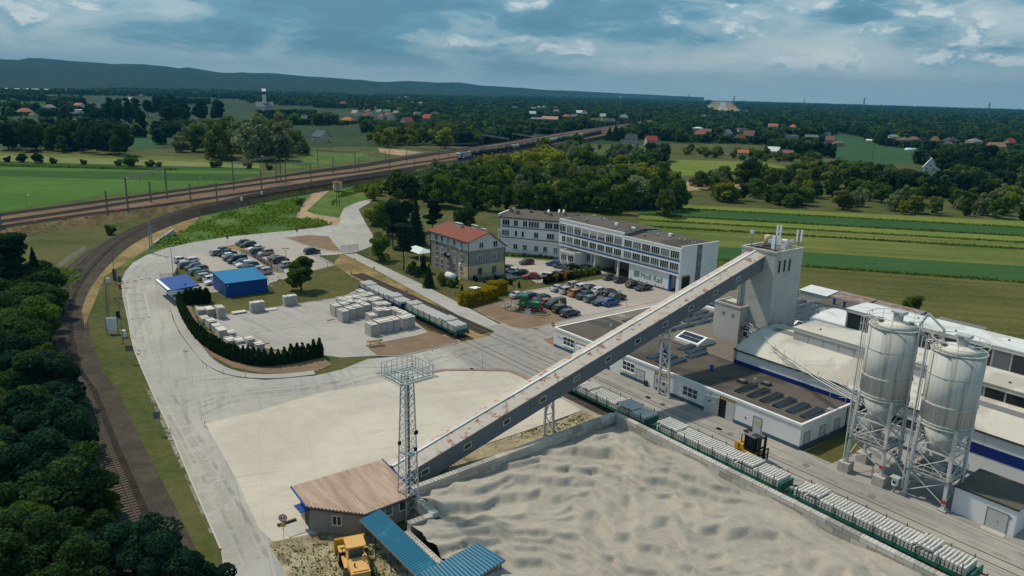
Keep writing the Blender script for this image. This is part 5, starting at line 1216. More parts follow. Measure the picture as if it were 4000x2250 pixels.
def blue_shed():
 p0=at('ZF',1222,1340);p1=at('ZF',1915,1245);p2=at('ZF',1040,1130);d=p1-p0;L=d.length;rz=math.atan2(d.y,d.x)
 e=p2-p0;D=abs(-math.sin(rz)*e.x+math.cos(rz)*e.y)+3.0;D=min(D,9.0)
 t=thing('blue_shed','bright blue sheet metal shed with a single sloping blue roof','shed',p0,rz)
 b=MB();b.prismx([(0,0),(D,0),(D,3.7),(0,3.1)],0,L);b.build('wall',M['blue_paint'],t)
 for k in range(int(L/0.5)):part('wall_rib',M['blue_paint'],t,(0.25+k*0.5,0.31+k*0.5,-0.03,-0.002,0.05,3.05))
 n=int(L/1.0)
 for k in range(n):
  x0,x1=-0.15+k*(L+0.3)/n,-0.15+(k+1)*(L+0.3)/n-0.01
  b=MB();b.hexa([(x0,-0.3,3.09),(x1,-0.3,3.09),(x1,D+0.2,3.74),(x0,D+0.2,3.74),(x0,-0.3,3.16),(x1,-0.3,3.16),(x1,D+0.2,3.81),(x0,D+0.2,3.81)]);b.build('roof_sheet',M['blue_roof'],t)
 part('lamp',M['white_paint'],t,(0.25,0.55,-0.12,-0.03,2.5,2.65));door(t,-0.0,D*0.45,0.05,1.0,2.1,-math.pi/2,m='blue_paint')
blue_shed()
# --------------------------- intake house with rusty roof, blue canopies, lattice mast
def corrugated(quad,n,amp=0.05,thick=0.0):
 """corrugated sheet between two edges: quad = (p0,p1,p2,p3); ridges run p0->p3"""
 p0,p1,p2,p3=[Vector(p) for p in quad];nrm=(p1-p0).cross(p3-p0).normalized()
 if nrm.z<0:nrm=-nrm
 b=MB();v=[]
 k=n*4
 for i in range(k+1):
  f=i/k;o=nrm*(amp*math.sin(2*math.pi*f*n));v+=[p0.lerp(p1,f)+o,p3.lerp(p2,f)+o]
 b.sm=True;b.add(v,[(2*i,2*i+2,2*i+3,2*i+1) for i in range(k)]);return b
def intake_house():
 t=ything('intake_house','low rendered house with rusty corrugated roof at the foot of the conveyor','house',-69.0,25.6)
 poly=[(0.3,0.5),(3.6,0.3),(7.3,4.3),(7.0,9.9),(0.3,10.0)]
 b=MB();b.prism(poly,0,2.75);b.build('wall',M['grey_render'],t)
 def zr(x,y):return 3.45-0.095*x
 rp=[(-0.3,0.0),(3.7,-0.15),(7.7,4.2),(7.4,10.3),(-0.2,10.4)]
 # ridges run along x: build strips clipped to the outline
 strips=MB();n=38;ys=np.linspace(-0.15,10.4,n*4+1)
 def xr(y):
  lo=-0.3+0.1*(y/10.4);hi=3.7+(y+0.15)/(4.35)*4.0 if y<4.2 else 7.7-0.3*(y-4.2)/6.1
  return lo,hi
 v=[]
 for i,y in enumerate(ys):
  lo,hi=xr(y);o=0.05*math.sin(i*math.pi/2)
  v+=[(lo,y,zr(lo,y)+o),(hi,y,zr(hi,y)+o)]
 strips.sm=True;strips.add(v,[(2*i,2*i+1,2*i+3,2*i+2) for i in range(len(ys)-1)]);r=strips.build('corrugated_roof',M['rusty_sheet'],t)
 b=MB();b.bar((-0.35,-0.2,3.42),(3.75,-0.22,3.02),0.12,0.16);b.bar((-0.3,10.45,3.45),(7.45,10.4,2.72),0.12,0.16);b.build('blue_verge',M['blue_paint'],r)
 b=MB();b.bar((3.8,-0.2,2.95),(7.8,4.2,2.6),0.12,0.14);b.bar((7.8,4.2,2.6),(7.5,10.3,2.62),0.12,0.14);b.build('gutter',M['dark_metal'],r)
 ang=math.atan2(4.0,3.7)
 window(t,5.45,2.25,1.0,1.0,1.1,2,ang,sill='concrete');window(t,7.15,7.2,1.2,0.9,1.2,1,math.pi/2,sill='concrete');window(t,7.05,8.9,1.2,0.9,1.2,1,math.pi/2,sill='concrete')
 door(t,2.4,0.36,0.05,1.0,2.1,-0.06,m='dark_metal');part('door_canopy',M['blue_paint'],t,(1.6,3.3,-0.7,0.3,2.3,2.38));part('door_step',M['concrete'],t,(1.2,3.4,-2.0,0.25,0,0.10));part('door_mat',M['dark_metal'],t,(0.6,0.85,-2.2,-0.2,0.1,0.25))
intake_house()
def canopy(c,label,posts,tint='teal_sheet'):
 c=[Vector(p) for p in c];o0=c[0].copy();o0.z=0
 t=thing('corrugated_canopy',label,'canopy',o0)
 q=[p-o0 for p in c];L=(q[1]-q[0]).length
 corrugated(q,max(6,int(L/0.32)),0.05).build('roof_sheet',M[tint],t)
 b=MB()
 for i,j in((0,1),(1,2),(2,3),(3,0)):b.bar(q[i]-Vector((0,0,0.12)),q[j]-Vector((0,0,0.12)),0.1,0.14)
 b.build('frame',M['mid_metal'],t)
 for f,g in posts:
  p=q[0].lerp(q[1],f).lerp(q[3].lerp(q[2],f),g);m=MB();m.bar((p.x,p.y,0),(p.x,p.y,p.z-0.1),0.12,0.12);m.build('post',M['plinth_blue'],t)
canopy([yard(-60.9,29.1,2.55),yard(-49.0,29.3,2.3),yard(-49.2,31.5,2.6),yard(-61.0,31.4,2.85)],'long narrow blue corrugated canopy running down from the intake house',[(0.02,0.05),(0.25,0.05),(0.5,0.05),(0.75,0.05),(0.98,0.05),(0.98,0.95)])
canopy([yard(-49.4,29.3,3.15),yard(-49.9,35.6,3.45),yard(-46.6,36.4,3.2),yard(-45.5,29.0,2.95)],'square blue corrugated canopy at the end of the narrow canopy over the gravel',[(0.05,0.05),(0.95,0.05),(0.95,0.95),(0.05,0.95),(0.5,0.95)])
def lattice_mast():
 p=Vector((-10.35,70.9,0));t=thing('lattice_mast','tall galvanised lattice mast with an empty square railed platform','mast',p,math.radians(42))
 H1=16.0;r0,r1=0.88,0.47
 legs=[]
 for k in range(4):
  th=math.pi/4+k*math.pi/2;P0=Vector((r0*1.35*math.cos(th),r0*1.35*math.sin(th),0));P1=Vector((r1*1.35*math.cos(th),r1*1.35*math.sin(th),H1));legs.append((P0,P1))
  b=MB();b.bar(P0,P1,0.11,0.11);b.build('leg',M['galvanised'],t)
 n=17
 for i in range(4):
  j=(i+1)%4;b=MB()
  for k in range(n):
   f0,f1=k/n,(k+1)/n
   if k%2:b.bar(legs[i][0].lerp(legs[i][1],f0),legs[j][0].lerp(legs[j][1],f1),0.05,0.05);b.bar(legs[j][0].lerp(legs[j][1],f0),legs[i][0].lerp(legs[i][1],f1),0.05,0.05)
   else:b.bar(legs[i][0].lerp(legs[i][1],f0),legs[j][0].lerp(legs[j][1],f1),0.05,0.05);b.bar(legs[j][0].lerp(legs[j][1],f0),legs[i][0].lerp(legs[i][1],f1),0.05,0.05)
  b.build('bracing',M['galvanised'],t)
 b=MB()
 for s in(-0.22,0.22):b.tube((s,0.15,0.2),(s,0.15,H1+0.5),0.03,5)
 for z in np.arange(0.5,H1,0.34):b.tube((-0.22,0.15,z),(0.22,0.15,z),0.02,4)
 b.build('ladder',M['galvanised'],t);b=MB();b.tube((0.05,-0.1,0.2),(0.05,-0.1,H1),0.13,8);b.build('cable_duct',M['mid_metal'],t)
 # platform: open square ring of beams with rails
 pf=MB();s=1.86;w=1.35
 for q in(s,w):
  for a_,c_ in(((-q,-q),(q,-q)),((q,-q),(q,q)),((q,q),(-q,q)),((-q,q),(-q,-q))):pf.bar((a_[0],a_[1],H1),(c_[0],c_[1],H1),0.10,0.16)
 for a_ in(-1.35,0.0,1.35):pf.bar((a_,-s,H1),(a_,s,H1),0.08,0.12);pf.bar((-s,a_,H1),(s,a_,H1),0.08,0.12)
 pf.build('platform',M['galvanised'],t)
 q=2.27;b=MB()
 for a_,c_ in(((-q,-q),(q,-q)),((q,-q),(q,q)),((q,q),(-q,q)),((-q,q),(-q,-q))):b.bar((a_[0],a_[1],H1+0.05),(c_[0],c_[1],H1+0.05),0.06,0.06)
 for k in range(9):
  x=-q+2*q*k/8
  for(p1,p2) in(((x,-q),(x*0.82,-s)),((x,q),(x*0.82,s)),((-q,x),(-s,x*0.82)),((q,x),(s,x*0.82))):b.bar((p1[0],p1[1],H1+0.05),(p2[0],p2[1],H1+0.05),0.05,0.05)
 b.build('outer_ring',M['galvanised'],t)
 b=MB()
 for k in range(7):
  x=-s+2*s*k/6
  for p1 in((x,-s),(x,s),(-s,x),(s,x)):b.bar((p1[0],p1[1],H1),(p1[0],p1[1],H1+1.25),0.05,0.05)
 for z in(0.62,1.25):
  for a_,c_ in(((-s,-s),(s,-s)),((s,-s),(s,s)),((s,s),(-s,s)),((-s,s),(-s,-s))):b.bar((a_[0],a_[1],H1+z),(c_[0],c_[1],H1+z),0.06,0.06)
 b.build('guard_rail',M['galvanised'],t)
 for k,(x,y,z) in enumerate(((-1.2,-0.3,9.0),(1.25,0.2,9.3),(0.2,-1.1,8.2),(0.4,-0.9,9.9))):
  m=MB();m.bar((x*0.6,y*0.6,z),(x,y,z),0.05,0.05);o=m.build('bracket',M['galvanised'],t);m=MB();m.cbox(x,y,z,0.3,0.2,0.35);m.build('floodlight',M['black'],o)
 part('equipment_tray',M['grey_metal'],t,(-0.6,0.6,-0.6,0.6,7.4,7.48))
lattice_mast()
# --------------------------- gravel heap behind a block wall
WH=2.4
def block_wall():
 t=ything('retaining_wall','wall of stacked grey concrete blocks round the gravel heap','wall',-65.4,69.2)
 Lb,Wb,Hb=1.8,0.75,0.6
 plain=MB();plain.box(0,Lb-0.05,-Wb/2,Wb/2,0,Hb-0.035);plain=plain.mesh('block',M['block_concrete'])
 stud=MB();stud.box(0,Lb-0.05,-Wb/2,Wb/2,0,Hb-0.035)
 for i in range(4):
  for y in(-0.18,0.18):
   x=0.225+i*0.45-0.0;stud.add([(x-0.09,y-0.09,Hb-0.035),(x+0.09,y-0.09,Hb-0.035),(x+0.09,y+0.09,Hb-0.035),(x-0.09,y+0.09,Hb-0.035),(x-0.05,y-0.05,Hb+0.05),(x+0.05,y-0.05,Hb+0.05),(x+0.05,y+0.05,Hb+0.05),(x-0.05,y+0.05,Hb+0.05)],[(4,5,6,7),(0,1,5,4),(1,2,6,5),(2,3,7,6),(3,0,4,7)])
 stud=stud.mesh('block',M['block_concrete'])
 half=MB();half.box(0,Lb/2-0.05,-Wb/2,Wb/2,0,Hb-0.035);half=half.mesh('block',M['block_concrete'])
 runs=[((-65.4,69.2),(-12.0,68.2),4),((-65.25,68.75),(-63.6,36.2),4),((-63.2,36.1),(-57.9,36.0),4),((-57.9,35.6),(-57.9,32.6),4),((-57.6,32.4),(-46.0,32.4),3)]
 for(p,q,nc) in runs:
  d=Vector((q[0]-p[0],q[1]-p[1],0));L=d.length;d.normalize();rz=math.atan2(d.y,d.x);n=int(L/Lb)
  for c in range(nc):
   s=0.0
   if c%2:inst('block',half,t,(p[0]+65.4,p[1]-69.2,c*Hb),rz);s=Lb/2
   while s<L-0.3:
    me=stud if c==nc-1 else plain
    if L-s<Lb-0.05:me=half
    o=inst('block',me,t,(p[0]+65.4+d.x*s,p[1]-69.2+d.y*s,c*Hb),rz+rnd.uniform(-0.004,0.004));s+=Lb
block_wall()
def gravel():
 a0,a1,b0,b1=-64.6,-12.0,22.0,68.9;st=0.21
 na,nb=int((a1-a0)/st),int((b1-b0)/st)
 ga,gb=np.meshgrid(np.linspace(a0,a1,na),np.linspace(b0,b1,nb),indexing='ij')
 R=np.random.RandomState(4)
 base=0.9+0.7*np.clip((ga+64)/14,0,1)
 z=base.copy()
 # long curved tipping ridges round the loading point, steep towards it, broken into scallops
 dx,dy=ga+29.0,gb-17.0;r=np.hypot(dx,dy);th=np.arctan2(dy,dx)
 warp=1.6*np.sin(ga*0.21+gb*0.13)+1.1*np.sin(gb*0.31-ga*0.17+1.0)+0.5*np.sin(ga*0.63+gb*0.41)
 Rk=6.0
 while Rk<64:
  s=th*Rk;p1,p2,p3=R.rand(3)*6.28;w1=R.uniform(1.0,1.9)
  crest=Rk+warp-0.85*np.abs(np.sin(s/w1+p1+0.6*np.sin(s/5.0+p3)))-0.35*np.abs(np.sin(s/0.75+p2))+0.9*np.sin(s/6.5+p3)
  h=2.15+0.30*np.sin(s/7.0+p2)+0.16*np.sin(s/2.6+p3)+R.normal()*0.14
  h=h-0.9*np.clip((gb-63)/6,0,1)-0.8*np.clip((-60-ga)/4,0,1)-0.7*np.clip((ga+22)/10,0,1)
  d=r-crest;z=np.maximum(z,h-np.where(d<0,-d*1.05,d*0.27))
  Rk+=R.uniform(1.3,2.7)
 z+=R.normal(size=z.shape)*0.014
 # blend to below the wall tops
 dist=np.minimum.reduce([68.6-gb,ga+64.4])
 z=np.where(dist<2.2,np.minimum(z,1.25+0.25*np.clip(dist,0,3)+0.35*np.sin(ga*0.5+gb*0.4)),z)
 inside=~(((ga<-57.6)&(gb<36.4))|((ga<-45.0)&(gb<32.8))|(gb<24))
 v=np.stack([ga*E1.x+gb*E2.x,ga*E1.y+gb*E2.y,z],-1).reshape(-1,3)
 idx=np.arange(na*nb).reshape(na,nb);f=[]
 q=inside[:-1,:-1]&inside[1:,1:]&inside[1:,:-1]&inside[:-1,1:]
 i,j=np.where(q)
 f=np.stack([idx[i,j],idx[i+1,j],idx[i+1,j+1],idx[i,j+1]],-1)
 me=bpy.data.meshes.new('gravel_heap');me.from_pydata(v.tolist(),[],f.tolist());me.polygons.foreach_set('use_smooth',[True]*len(me.polygons));me.materials.append(M['gravel']);me.update()
 o=bpy.data.objects.new('gravel_heap',me);link(o);tag(o,'huge rippled heap of beige grey gravel inside the block wall','gravel',kind='stuff')
def gravelmat():
 m=bpy.data.materials.new('gravel');m.use_nodes=True;w=NT(m.node_tree)
 tc=w.n('ShaderNodeTexCoord').outputs['Object']
 n1=w.noise(tc,0.18,5,0.6,0.8);n2=w.noise(tc,9.0,4,0.7);n3=w.noise(tc,1.1,5,0.6)
 base=w.ramp(w.math('ADD',w.math('MULTIPLY',n1,0.6),w.math('MULTIPLY',n3,0.4)),[(0.36,(0.28,0.262,0.235)),(0.5,(0.345,0.318,0.275)),(0.64,(0.40,0.362,0.305))])
 k=w.math('ADD',w.math('MULTIPLY',w.math('SUBTRACT',n2,0.5),1.0),1.0)
 hs=w.n('ShaderNodeVectorMath',operation='SCALE');w.t.links.new(base,hs.inputs[0]);w.t.links.new(k,hs.inputs['Scale'])
 b=w.n('ShaderNodeBsdfPrincipled',ins={'Base Color':hs.outputs[0],'Roughness':1.0,'Specular IOR Level':0.1})
 bn=w.n('ShaderNodeBump',ins={'Strength':0.6,'Distance':0.08,'Height':n2});w.t.links.new(bn.outputs[0],b.inputs['Normal'])
 w.n('ShaderNodeOutputMaterial',ins={0:b.outputs[0]});M['gravel']=m
gravelmat();gravel()
# --------------------------- flat wagons and their loads of concrete sleepers
def sleeper_mesh():
 b=MB();st=[(-1.3,0.15,0.20,0.17),(-1.0,0.15,0.235,0.16),(-0.75,0.15,0.225,0.15),(-0.35,0.12,0.185,0.12),(0.35,0.12,0.185,0.12),(0.75,0.15,0.225,0.15),(1.0,0.15,0.235,0.16),(1.3,0.15,0.20,0.17)]
 v=[]
 for y,w,h,wb in st:v+=[(-wb,y,0),(wb,y,0),(w*0.62,y,h),(-w*0.62,y,h)]
 f=[]
 for i in range(len(st)-1):
  for k in range(4):f.append((i*4+k,i*4+(k+1)%4,(i+1)*4+(k+1)%4,(i+1)*4+k))
 f+=[(3,2,1,0),(28,29,30,31)]
 b.add(v,f);b.cur=1
 for y in(-0.92,-0.62,0.62,0.92):b.add([(-0.04,y-0.035,0.245),(0.04,y-0.035,0.245),(0.04,y+0.035,0.245),(-0.04,y+0.035,0.245)],[(0,1,2,3)])
 return b.mesh('concrete_sleeper',[M['sleeper_concrete'],M['black']])
SLP=sleeper_mesh()
lower=MB()
def wagon(a0,a1,bc,col,label,load,glabel,z=0.24,name='flat_wagon'):
 L=a1-a0;t=ything(name,label,'wagon',a0,bc,z)
 m=M[col]
 part('deck',m,t,(0.5,L-0.5,-1.28,1.28,1.0,1.12));part('side_beam',m,t,(0.4,L-0.4,-1.34,-1.282,0.72,1.10));part('side_beam',m,t,(0.4,L-0.4,1.282,1.34,0.72,1.10))
 for x0,x1 in((0.32,0.5),(L-0.5,L-0.32)):part('end_wall',m,t,(x0,x1,-1.34,1.34,0.72,1.6))
 for x in(2.6,L-2.6):
  o=part('bogie',M['dark_metal'],t,(x-1.3,x+1.3,-1.05,-0.9,0.35,0.7),(x-1.3,x+1.3,0.9,1.05,0.35,0.7),(x-0.25,x+0.25,-0.9,0.9,0.4,0.75))
  for dx in(-0.9,0.9):
   for s in(-0.75,0.75):b=MB();b.tube((x+dx,s-0.07,0.46),(x+dx,s+0.07,0.46),0.46,14);b.build('wheel',M['rusty_iron'],o)
 for x in(0.05,L-0.05):
  for s in(-0.87,0.87):
   d=-1 if x<1 else 1;b=MB();b.tube((x-d*0.3,s,0.95),(x+d*0.25,s,0.95),0.09,8);b.tube((x+d*0.25,s,0.95),(x+d*0.32,s,0.95),0.24,12);b.build('buffer',M['dark_metal'],t)
 n=9
 for k in range(n):
  x=1.2+(L-2.4)*k/(n-1)
  for s in(-1.38,1.38):part('stake',m,t,(x-0.04,x+0.04,s-0.035,s+0.035,0.8,2.35 if col!='wagon_blue' else 2.2))
  # load
 layers,tops=load;zt=z+1.14
 xs=np.arange(0.85,L-0.7,0.385)
 for k in range(layers-1):
  for x in xs:
   c=yard(a0+x,bc,zt+k*0.30);u,w=E1*0.15,E2*1.3
   lower.add([c-u-w,c+u-w,c+u+w,c-u+w,c-u*0.7-w+Vector((0,0,0.22)),c+u*0.7-w+Vector((0,0,0.22)),c+u*0.7+w+Vector((0,0,0.22)),c-u*0.7+w+Vector((0,0,0.22))],[(4,5,6,7),(0,1,5,4),(1,2,6,5),(2,3,7,6),(3,0,4,7)])
 for i,x in enumerate(xs):
  f=x/L;extra=any(lo<=f<=hi for lo,hi in tops)
  tilt=rnd.uniform(-0.012,0.012)
  o=inst('concrete_sleeper',SLP,None,yard(a0+x+rnd.uniform(-0.012,0.012),bc+rnd.uniform(-0.02,0.02),zt+(layers-1+(1 if extra else 0))*0.30),A+tilt)
  tag(o,glabel,'sleeper',glabel+' load')
 return t
wagon(-81.6,-61.9,B2,'wagon_green','green flat wagon of sleepers half hidden under the conveyor gallery',(3,((0.30,0.42),(0.70,0.86))),'pale concrete sleeper on the green wagon partly under the conveyor',z=0.1)
wagon(-61.0,-41.2,B2,'wagon_green','green flat wagon of sleepers along the middle of the gravel wall',(3,((0.04,0.20),(0.66,0.80))),'pale concrete sleeper on the middle wagon beside the gravel wall',z=0.04)
wagon(-40.6,-21.0,B2,'wagon_green','green flat wagon of sleepers nearest the right edge, past the gap in the train',(3,((0.10,0.20),(0.70,0.80))),'pale concrete sleeper on the wagon nearest the right picture edge',z=0.04)
wagon(-127.6,-108.0,B2,'wagon_green','green flat wagon of sleepers standing beside the slab stacks',(4,((0.03,0.16),(0.66,0.80))),'pale concrete sleeper on the green wagon beside the slab stacks')
wagon(-148.2,-128.4,B2,'wagon_blue','dark blue flat wagon of sleepers farthest up the yard track',(3,((0.03,0.20),(0.66,0.80))),'pale concrete sleeper on the blue wagon far up the yard track')
o=lower.build('sleeper_layers',M['stack_concrete']);tag(o,'lower layers of concrete sleepers packed on the flat wagons','sleepers',kind='stuff')
# --------------------------- stacks of concrete slabs
def slab_mesh(l,w,h):
 c=0.09;p=[(c,0),(l-c,0),(l,c),(l,w-c),(l-c,w),(c,w),(0,w-c),(0,c)];b=MB();b.prism([(x-l,y) for x,y in p],0,h);return b.mesh('slab',M['stack_concrete'])
SLAB=slab_mesh(2.7,1.42,0.098)
BAT=MB().box(-0.05,0.05,0.02,1.40,0,0.06).mesh('batten',M['wood'])
def stack(p,n,label,rz=0.0,strips=True,crooked=False):
 t=thing('slab_stack',label,'slab stack',(p.x,p.y,YZ+0.03),A+rz,'stacks of concrete slabs')
 for k in range(n):
  inst('slab',SLAB,t,(rnd.uniform(-0.02,0.02),rnd.uniform(-0.02,0.02),0.06+k*0.172),rnd.uniform(-0.006,0.006))
  if k:
   for x in(-2.15,-0.55):inst('batten',BAT,t,(x,0,0.06+k*0.172-0.074),0,(1,1,1.2))
 if strips:
  for i,x in enumerate((-2.15,-0.55)):inst('batten',BAT,t,(x+rnd.uniform(-.1,.1),0.0,0.06+n*0.172-0.074),(rnd.uniform(0.4,0.9) if crooked and i else rnd.uniform(-0.05,0.05)))
 return t
zt_=2.25
S1=[(1152,1165,13),(1365,1105,13),(1540,1075,13),(1720,1035,13),(1960,1005,13),(2110,965,13),(432,825,13),(615,765,13),(790,720,13),(985,665,13),(1165,930,9),(1340,785,12),(1512,790,11),(250,695,13),(455,648,13),(400,512,12),(590,500,13),(775,475,13),(945,440,13),(1110,408,13),(1310,520,13),(1150,552,13),(1330,655,13),(1510,645,13),(1930,850,12),(1750,770,12),(900,330,11),(820,600,13),(985,548,13),(610,588,13)]
nm=['front corner stack','second','third','fourth','fifth','sixth']
for i,(x,y,n) in enumerate(S1):
 p=at('ZS',x,y,zt_ if n>=12 else n*0.172+0.06)
 if i<6:lab=f'stack of pale concrete slabs, {["first","second","third","fourth","fifth","last"][i]} from the left in the front row'
 elif i<10:lab=f'stack of pale concrete slabs, {["first","second","third","fourth"][i-6]} from the left in the left block front'
 elif i==10:lab='low stack of concrete slabs in the gap behind the front row'
 else:lab=['stack of pale concrete slabs in the middle of the crowded block','stack of pale concrete slabs in the rear of the crowded block'][0 if i in(11,12,22,23,24,25,27,28) else 1]
 stack(p,n,lab,crooked=(i%3==0))
S2=[(225,400,9),(450,385,10),(715,350,13),(490,690,9),(745,915,11),(980,980,6),(970,1175,9),(1205,1185,10),(1450,1145,12),(1690,1270,9),(1350,1390,7),(330,620,6),(610,800,7)]
w2=['leftmost of three slab stacks at the far end of the hedge','middle one of three slab stacks at the far end of the hedge','tall slab stack on the open side of the far three by the hedge','slab stack by the hedge with two battens, next to the far three','long grey slab stack without battens halfway along the hedge','low slab stack behind the long one halfway along the hedge','slab stack nearest the hedge bend with two battens','slab stack second from the hedge bend','tallest slab stack at the hedge bend','low slab stack at the open end by the hedge bend','pale slab stack peeking just over the hedge','low slab stack squeezed behind the hedge','pale flat slab stack in the line along the hedge']
for i,(x,y,n) in enumerate(S2):
 stack(at('ZT',x,y,n*0.172+0.06),n,w2[i],strips=i not in(1,4,12))
p=at('ZT',1905,430);stack(p,12,'lone tall slab stack turned sideways at the lawn edge',math.radians(90))
stack(at('ZT',1450,470),2,'low pair of long slabs lying at the lawn edge',math.radians(90),strips=False);stack(at('ZT',2225,388),1,'single slab lying beside the lone stack at the lawn edge',math.radians(90),strips=False)
p=at('ML',2245,852);stack(p,12,'slab stack under the young tree on the lawn',math.radians(90))
for k,(tl,x,y,l,r) in enumerate((('ZS',150,1030,1.8,0.9),('ZT',930,510,2.0,0.9),('ZT',1920,1245,1.6,0.9),('ML',2200,850,2.2,0.6),('ML',2405,822,1.4,0.2))):
 b=MB();b.box(-l/2,l/2,-0.08,0.08,0,0.1);o=b.build('timber',M['wood'],None,at(tl,x,y,YZ+0.03),r);tag(o,['weathered timber lying before the left slab block','timber lying by the far hedge stacks','timber sticking out past the hedge bend stack','timber lying at the lawn edge','short timber near the young tree'][k],'timber')
 # bicycle rack of yellow pipes
t=thing('pipe_rack','small rack piled with yellow pipes on the brown gravel island','rack',at('MM',255,1160,YZ),math.radians(25))
b=MB()
for x in(-0.9,0.9):
 for y in(-0.3,0.3):b.bar((x,y,0),(x,y,0.75),0.06,0.06)
b.bar((-0.9,-0.3,0.7),(0.9,-0.3,0.7),0.06,0.06);b.bar((-0.9,0.3,0.7),(0.9,0.3,0.7),0.06,0.06);b.build('frame',M['plinth_blue'],t)
for k in range(14):
 b=MB();y=rnd.uniform(-0.35,0.35);zz_=0.78+rnd.uniform(0,0.3);d=rnd.uniform(-0.25,0.25);b.tube((-1.4+rnd.uniform(-.2,.2),y-d,zz_),(1.4+rnd.uniform(-.2,.2),y+d,zz_+rnd.uniform(-.1,.1)),0.05,6);b.build('pipe',M['machine_yellow'],t)
# --------------------------- green monument locomotive
def loco():
 p0=at('ZL',420,720);p1=at('ZL',1000,800);d=p1-p0;rz=math.atan2(d.y,d.x)
 t=thing('monument_locomotive','small green diesel locomotive with red frame displayed on a short track','locomotive',p0.lerp(p1,0.5)+Vector((0,0,0.0)),rz)
 g,r,k=M['loco_green'],M['red_paint'],M['dark_metal'];zb=0.55
 # local x: cab at -x, bonnet at +x
 part('frame',k,t,(-2.7,2.6,-0.95,0.95,zb+0.55,zb+0.75));part('red_underframe',r,t,(-1.6,1.4,-0.55,0.55,zb+0.2,zb+0.55))
 part('bonnet',g,t,(-0.6,2.2,-0.7,0.7,zb+0.78,zb+1.75));b=MB();b.prismx([(-0.7,zb+1.75),(0.7,zb+1.75),(0.5,zb+1.9),(-0.5,zb+1.9)],-0.6,2.2);b.build('bonnet_top',g,t);part('radiator_cap',g,t,(0.4,1.1,-0.3,0.3,zb+1.9,zb+2.02))
 part('cab',g,t,(-2.1,-0.62,-1.0,1.0,zb+0.78,zb+2.9))
 b=MB();b.prismx([(-1.12,zb+2.9),(1.12,zb+2.9),(1.0,zb+3.05),(0.5,zb+3.2),(-0.5,zb+3.2),(-1.0,zb+3.05)],-2.35,-0.4);b.build('cab_roof',M['wagon_green'],t)
 window(t,-1.35,-1.0,zb+1.9,0.6,0.7,1,0,sill=None,frame='loco_green');window(t,-0.62,-0.5,zb+1.95,0.4,0.6,1,math.pi/2,sill=None,frame='loco_green');window(t,-0.62,0.5,zb+1.95,0.4,0.6,1,math.pi/2,sill=None,frame='loco_green')
 part('window_shutter',M['white_paint'],t,(-2.13,-2.1,-0.6,0.1,zb+2.0,zb+2.7))
 part('number_plate',M['white_paint'],t,(-1.5,-1.1,-1.02,-1.0,zb+1.4,zb+1.55))
 part('buffer_beam',r,t,(2.3,2.6,-1.0,1.0,zb+0.2,zb+0.8));part('buffer_beam',r,t,(-2.75,-2.55,-1.0,1.0,zb+0.3,zb+0.75))
 for x in(2.6,-2.75):
  for s in(-0.65,0.65):b=MB();dd=1 if x>0 else-1;b.tube((x,s,zb+0.55),(x+0.3*dd,s,zb+0.55),0.08,8);b.tube((x+0.3*dd,s,zb+0.55),(x+0.38*dd,s,zb+0.55),0.2,10);b.build('buffer',k,t)
 for x in(-1.3,1.1):
  for s in(-0.75,0.75):b=MB();b.tube((x,s-0.06,zb+0.42),(x,s+0.06,zb+0.42),0.42,16);o=b.build('wheel',r,t);b=MB();b.tube((x,s-0.07,zb+0.42),(x,s+0.07,zb+0.42),0.12,10);b.build('hub',k,o)
 b=MB();b.bar((-1.3,-0.86,zb+0.35),(1.1,-0.86,zb+0.35),0.05,0.1);b.build('coupling_rod',r,t)
 for s in(-0.75,0.75):part('rail',M['rail_steel'],t,(-3.0,3.2,s-0.05,s+0.05,zb-0.13,zb))
 for i in range(11):part('sleeper',M['stone'],t,(-2.9+i*0.58,-2.68+i*0.58,-1.2,1.2,zb-0.35,zb-0.13))
 b=MB();b.prism([(-3.2,-1.7),(3.6,-1.9),(4.6,0),(3.4,1.8),(-3.2,1.7)],0,0.2);o=b.build('ballast_bed',M['brown_gravel'],t)
 pl=part('platform',M['concrete'],t,(-3.6,-2.0,-1.5,-1.02,zb+0.6,zb+0.7));b=MB()
 for i in range(5):b.bar((-3.6-i*0.35,-1.5,zb+0.6-i*0.2),(-3.6-i*0.35,-1.02,zb+0.6-i*0.2),0.3,0.05)
 b.build('step',k,t);b=MB();b.path([(-2.0,-1.5,zb+1.7),(-3.6,-1.5,zb+1.7),(-5.0,-1.5,zb+0.8)],0.03,5)
 for x,z0,z1 in((-2.0,zb+0.6,zb+1.7),(-2.8,zb+0.0-0.5,zb+1.7),(-3.6,0,zb+1.7),(-4.3,0,zb+1.25),(-5.0,0,zb+0.8)):b.tube((x,-1.5,z0),(x,-1.5,z1),0.03,5)
 b.build('handrail',k,t)
loco()
for k in range(5):
 b=MB()
 y=k
 p=at('ZL',90+k*40,640-k*32)
 for i in range(2):
  o=MB().box(-1.2,1.2,-0.14,0.14,0,0.16).build('stone_kerb',M['stone'],None,p+Vector((math.cos(math.radians(37))*i*2.6,math.sin(math.radians(37))*i*2.6,YZ+0.02)),math.radians(37)+rnd.uniform(-.05,.05));tag(o,'old stone sleeper laid in rows beside the golden hedge','stone','old stone sleepers by the hedge')
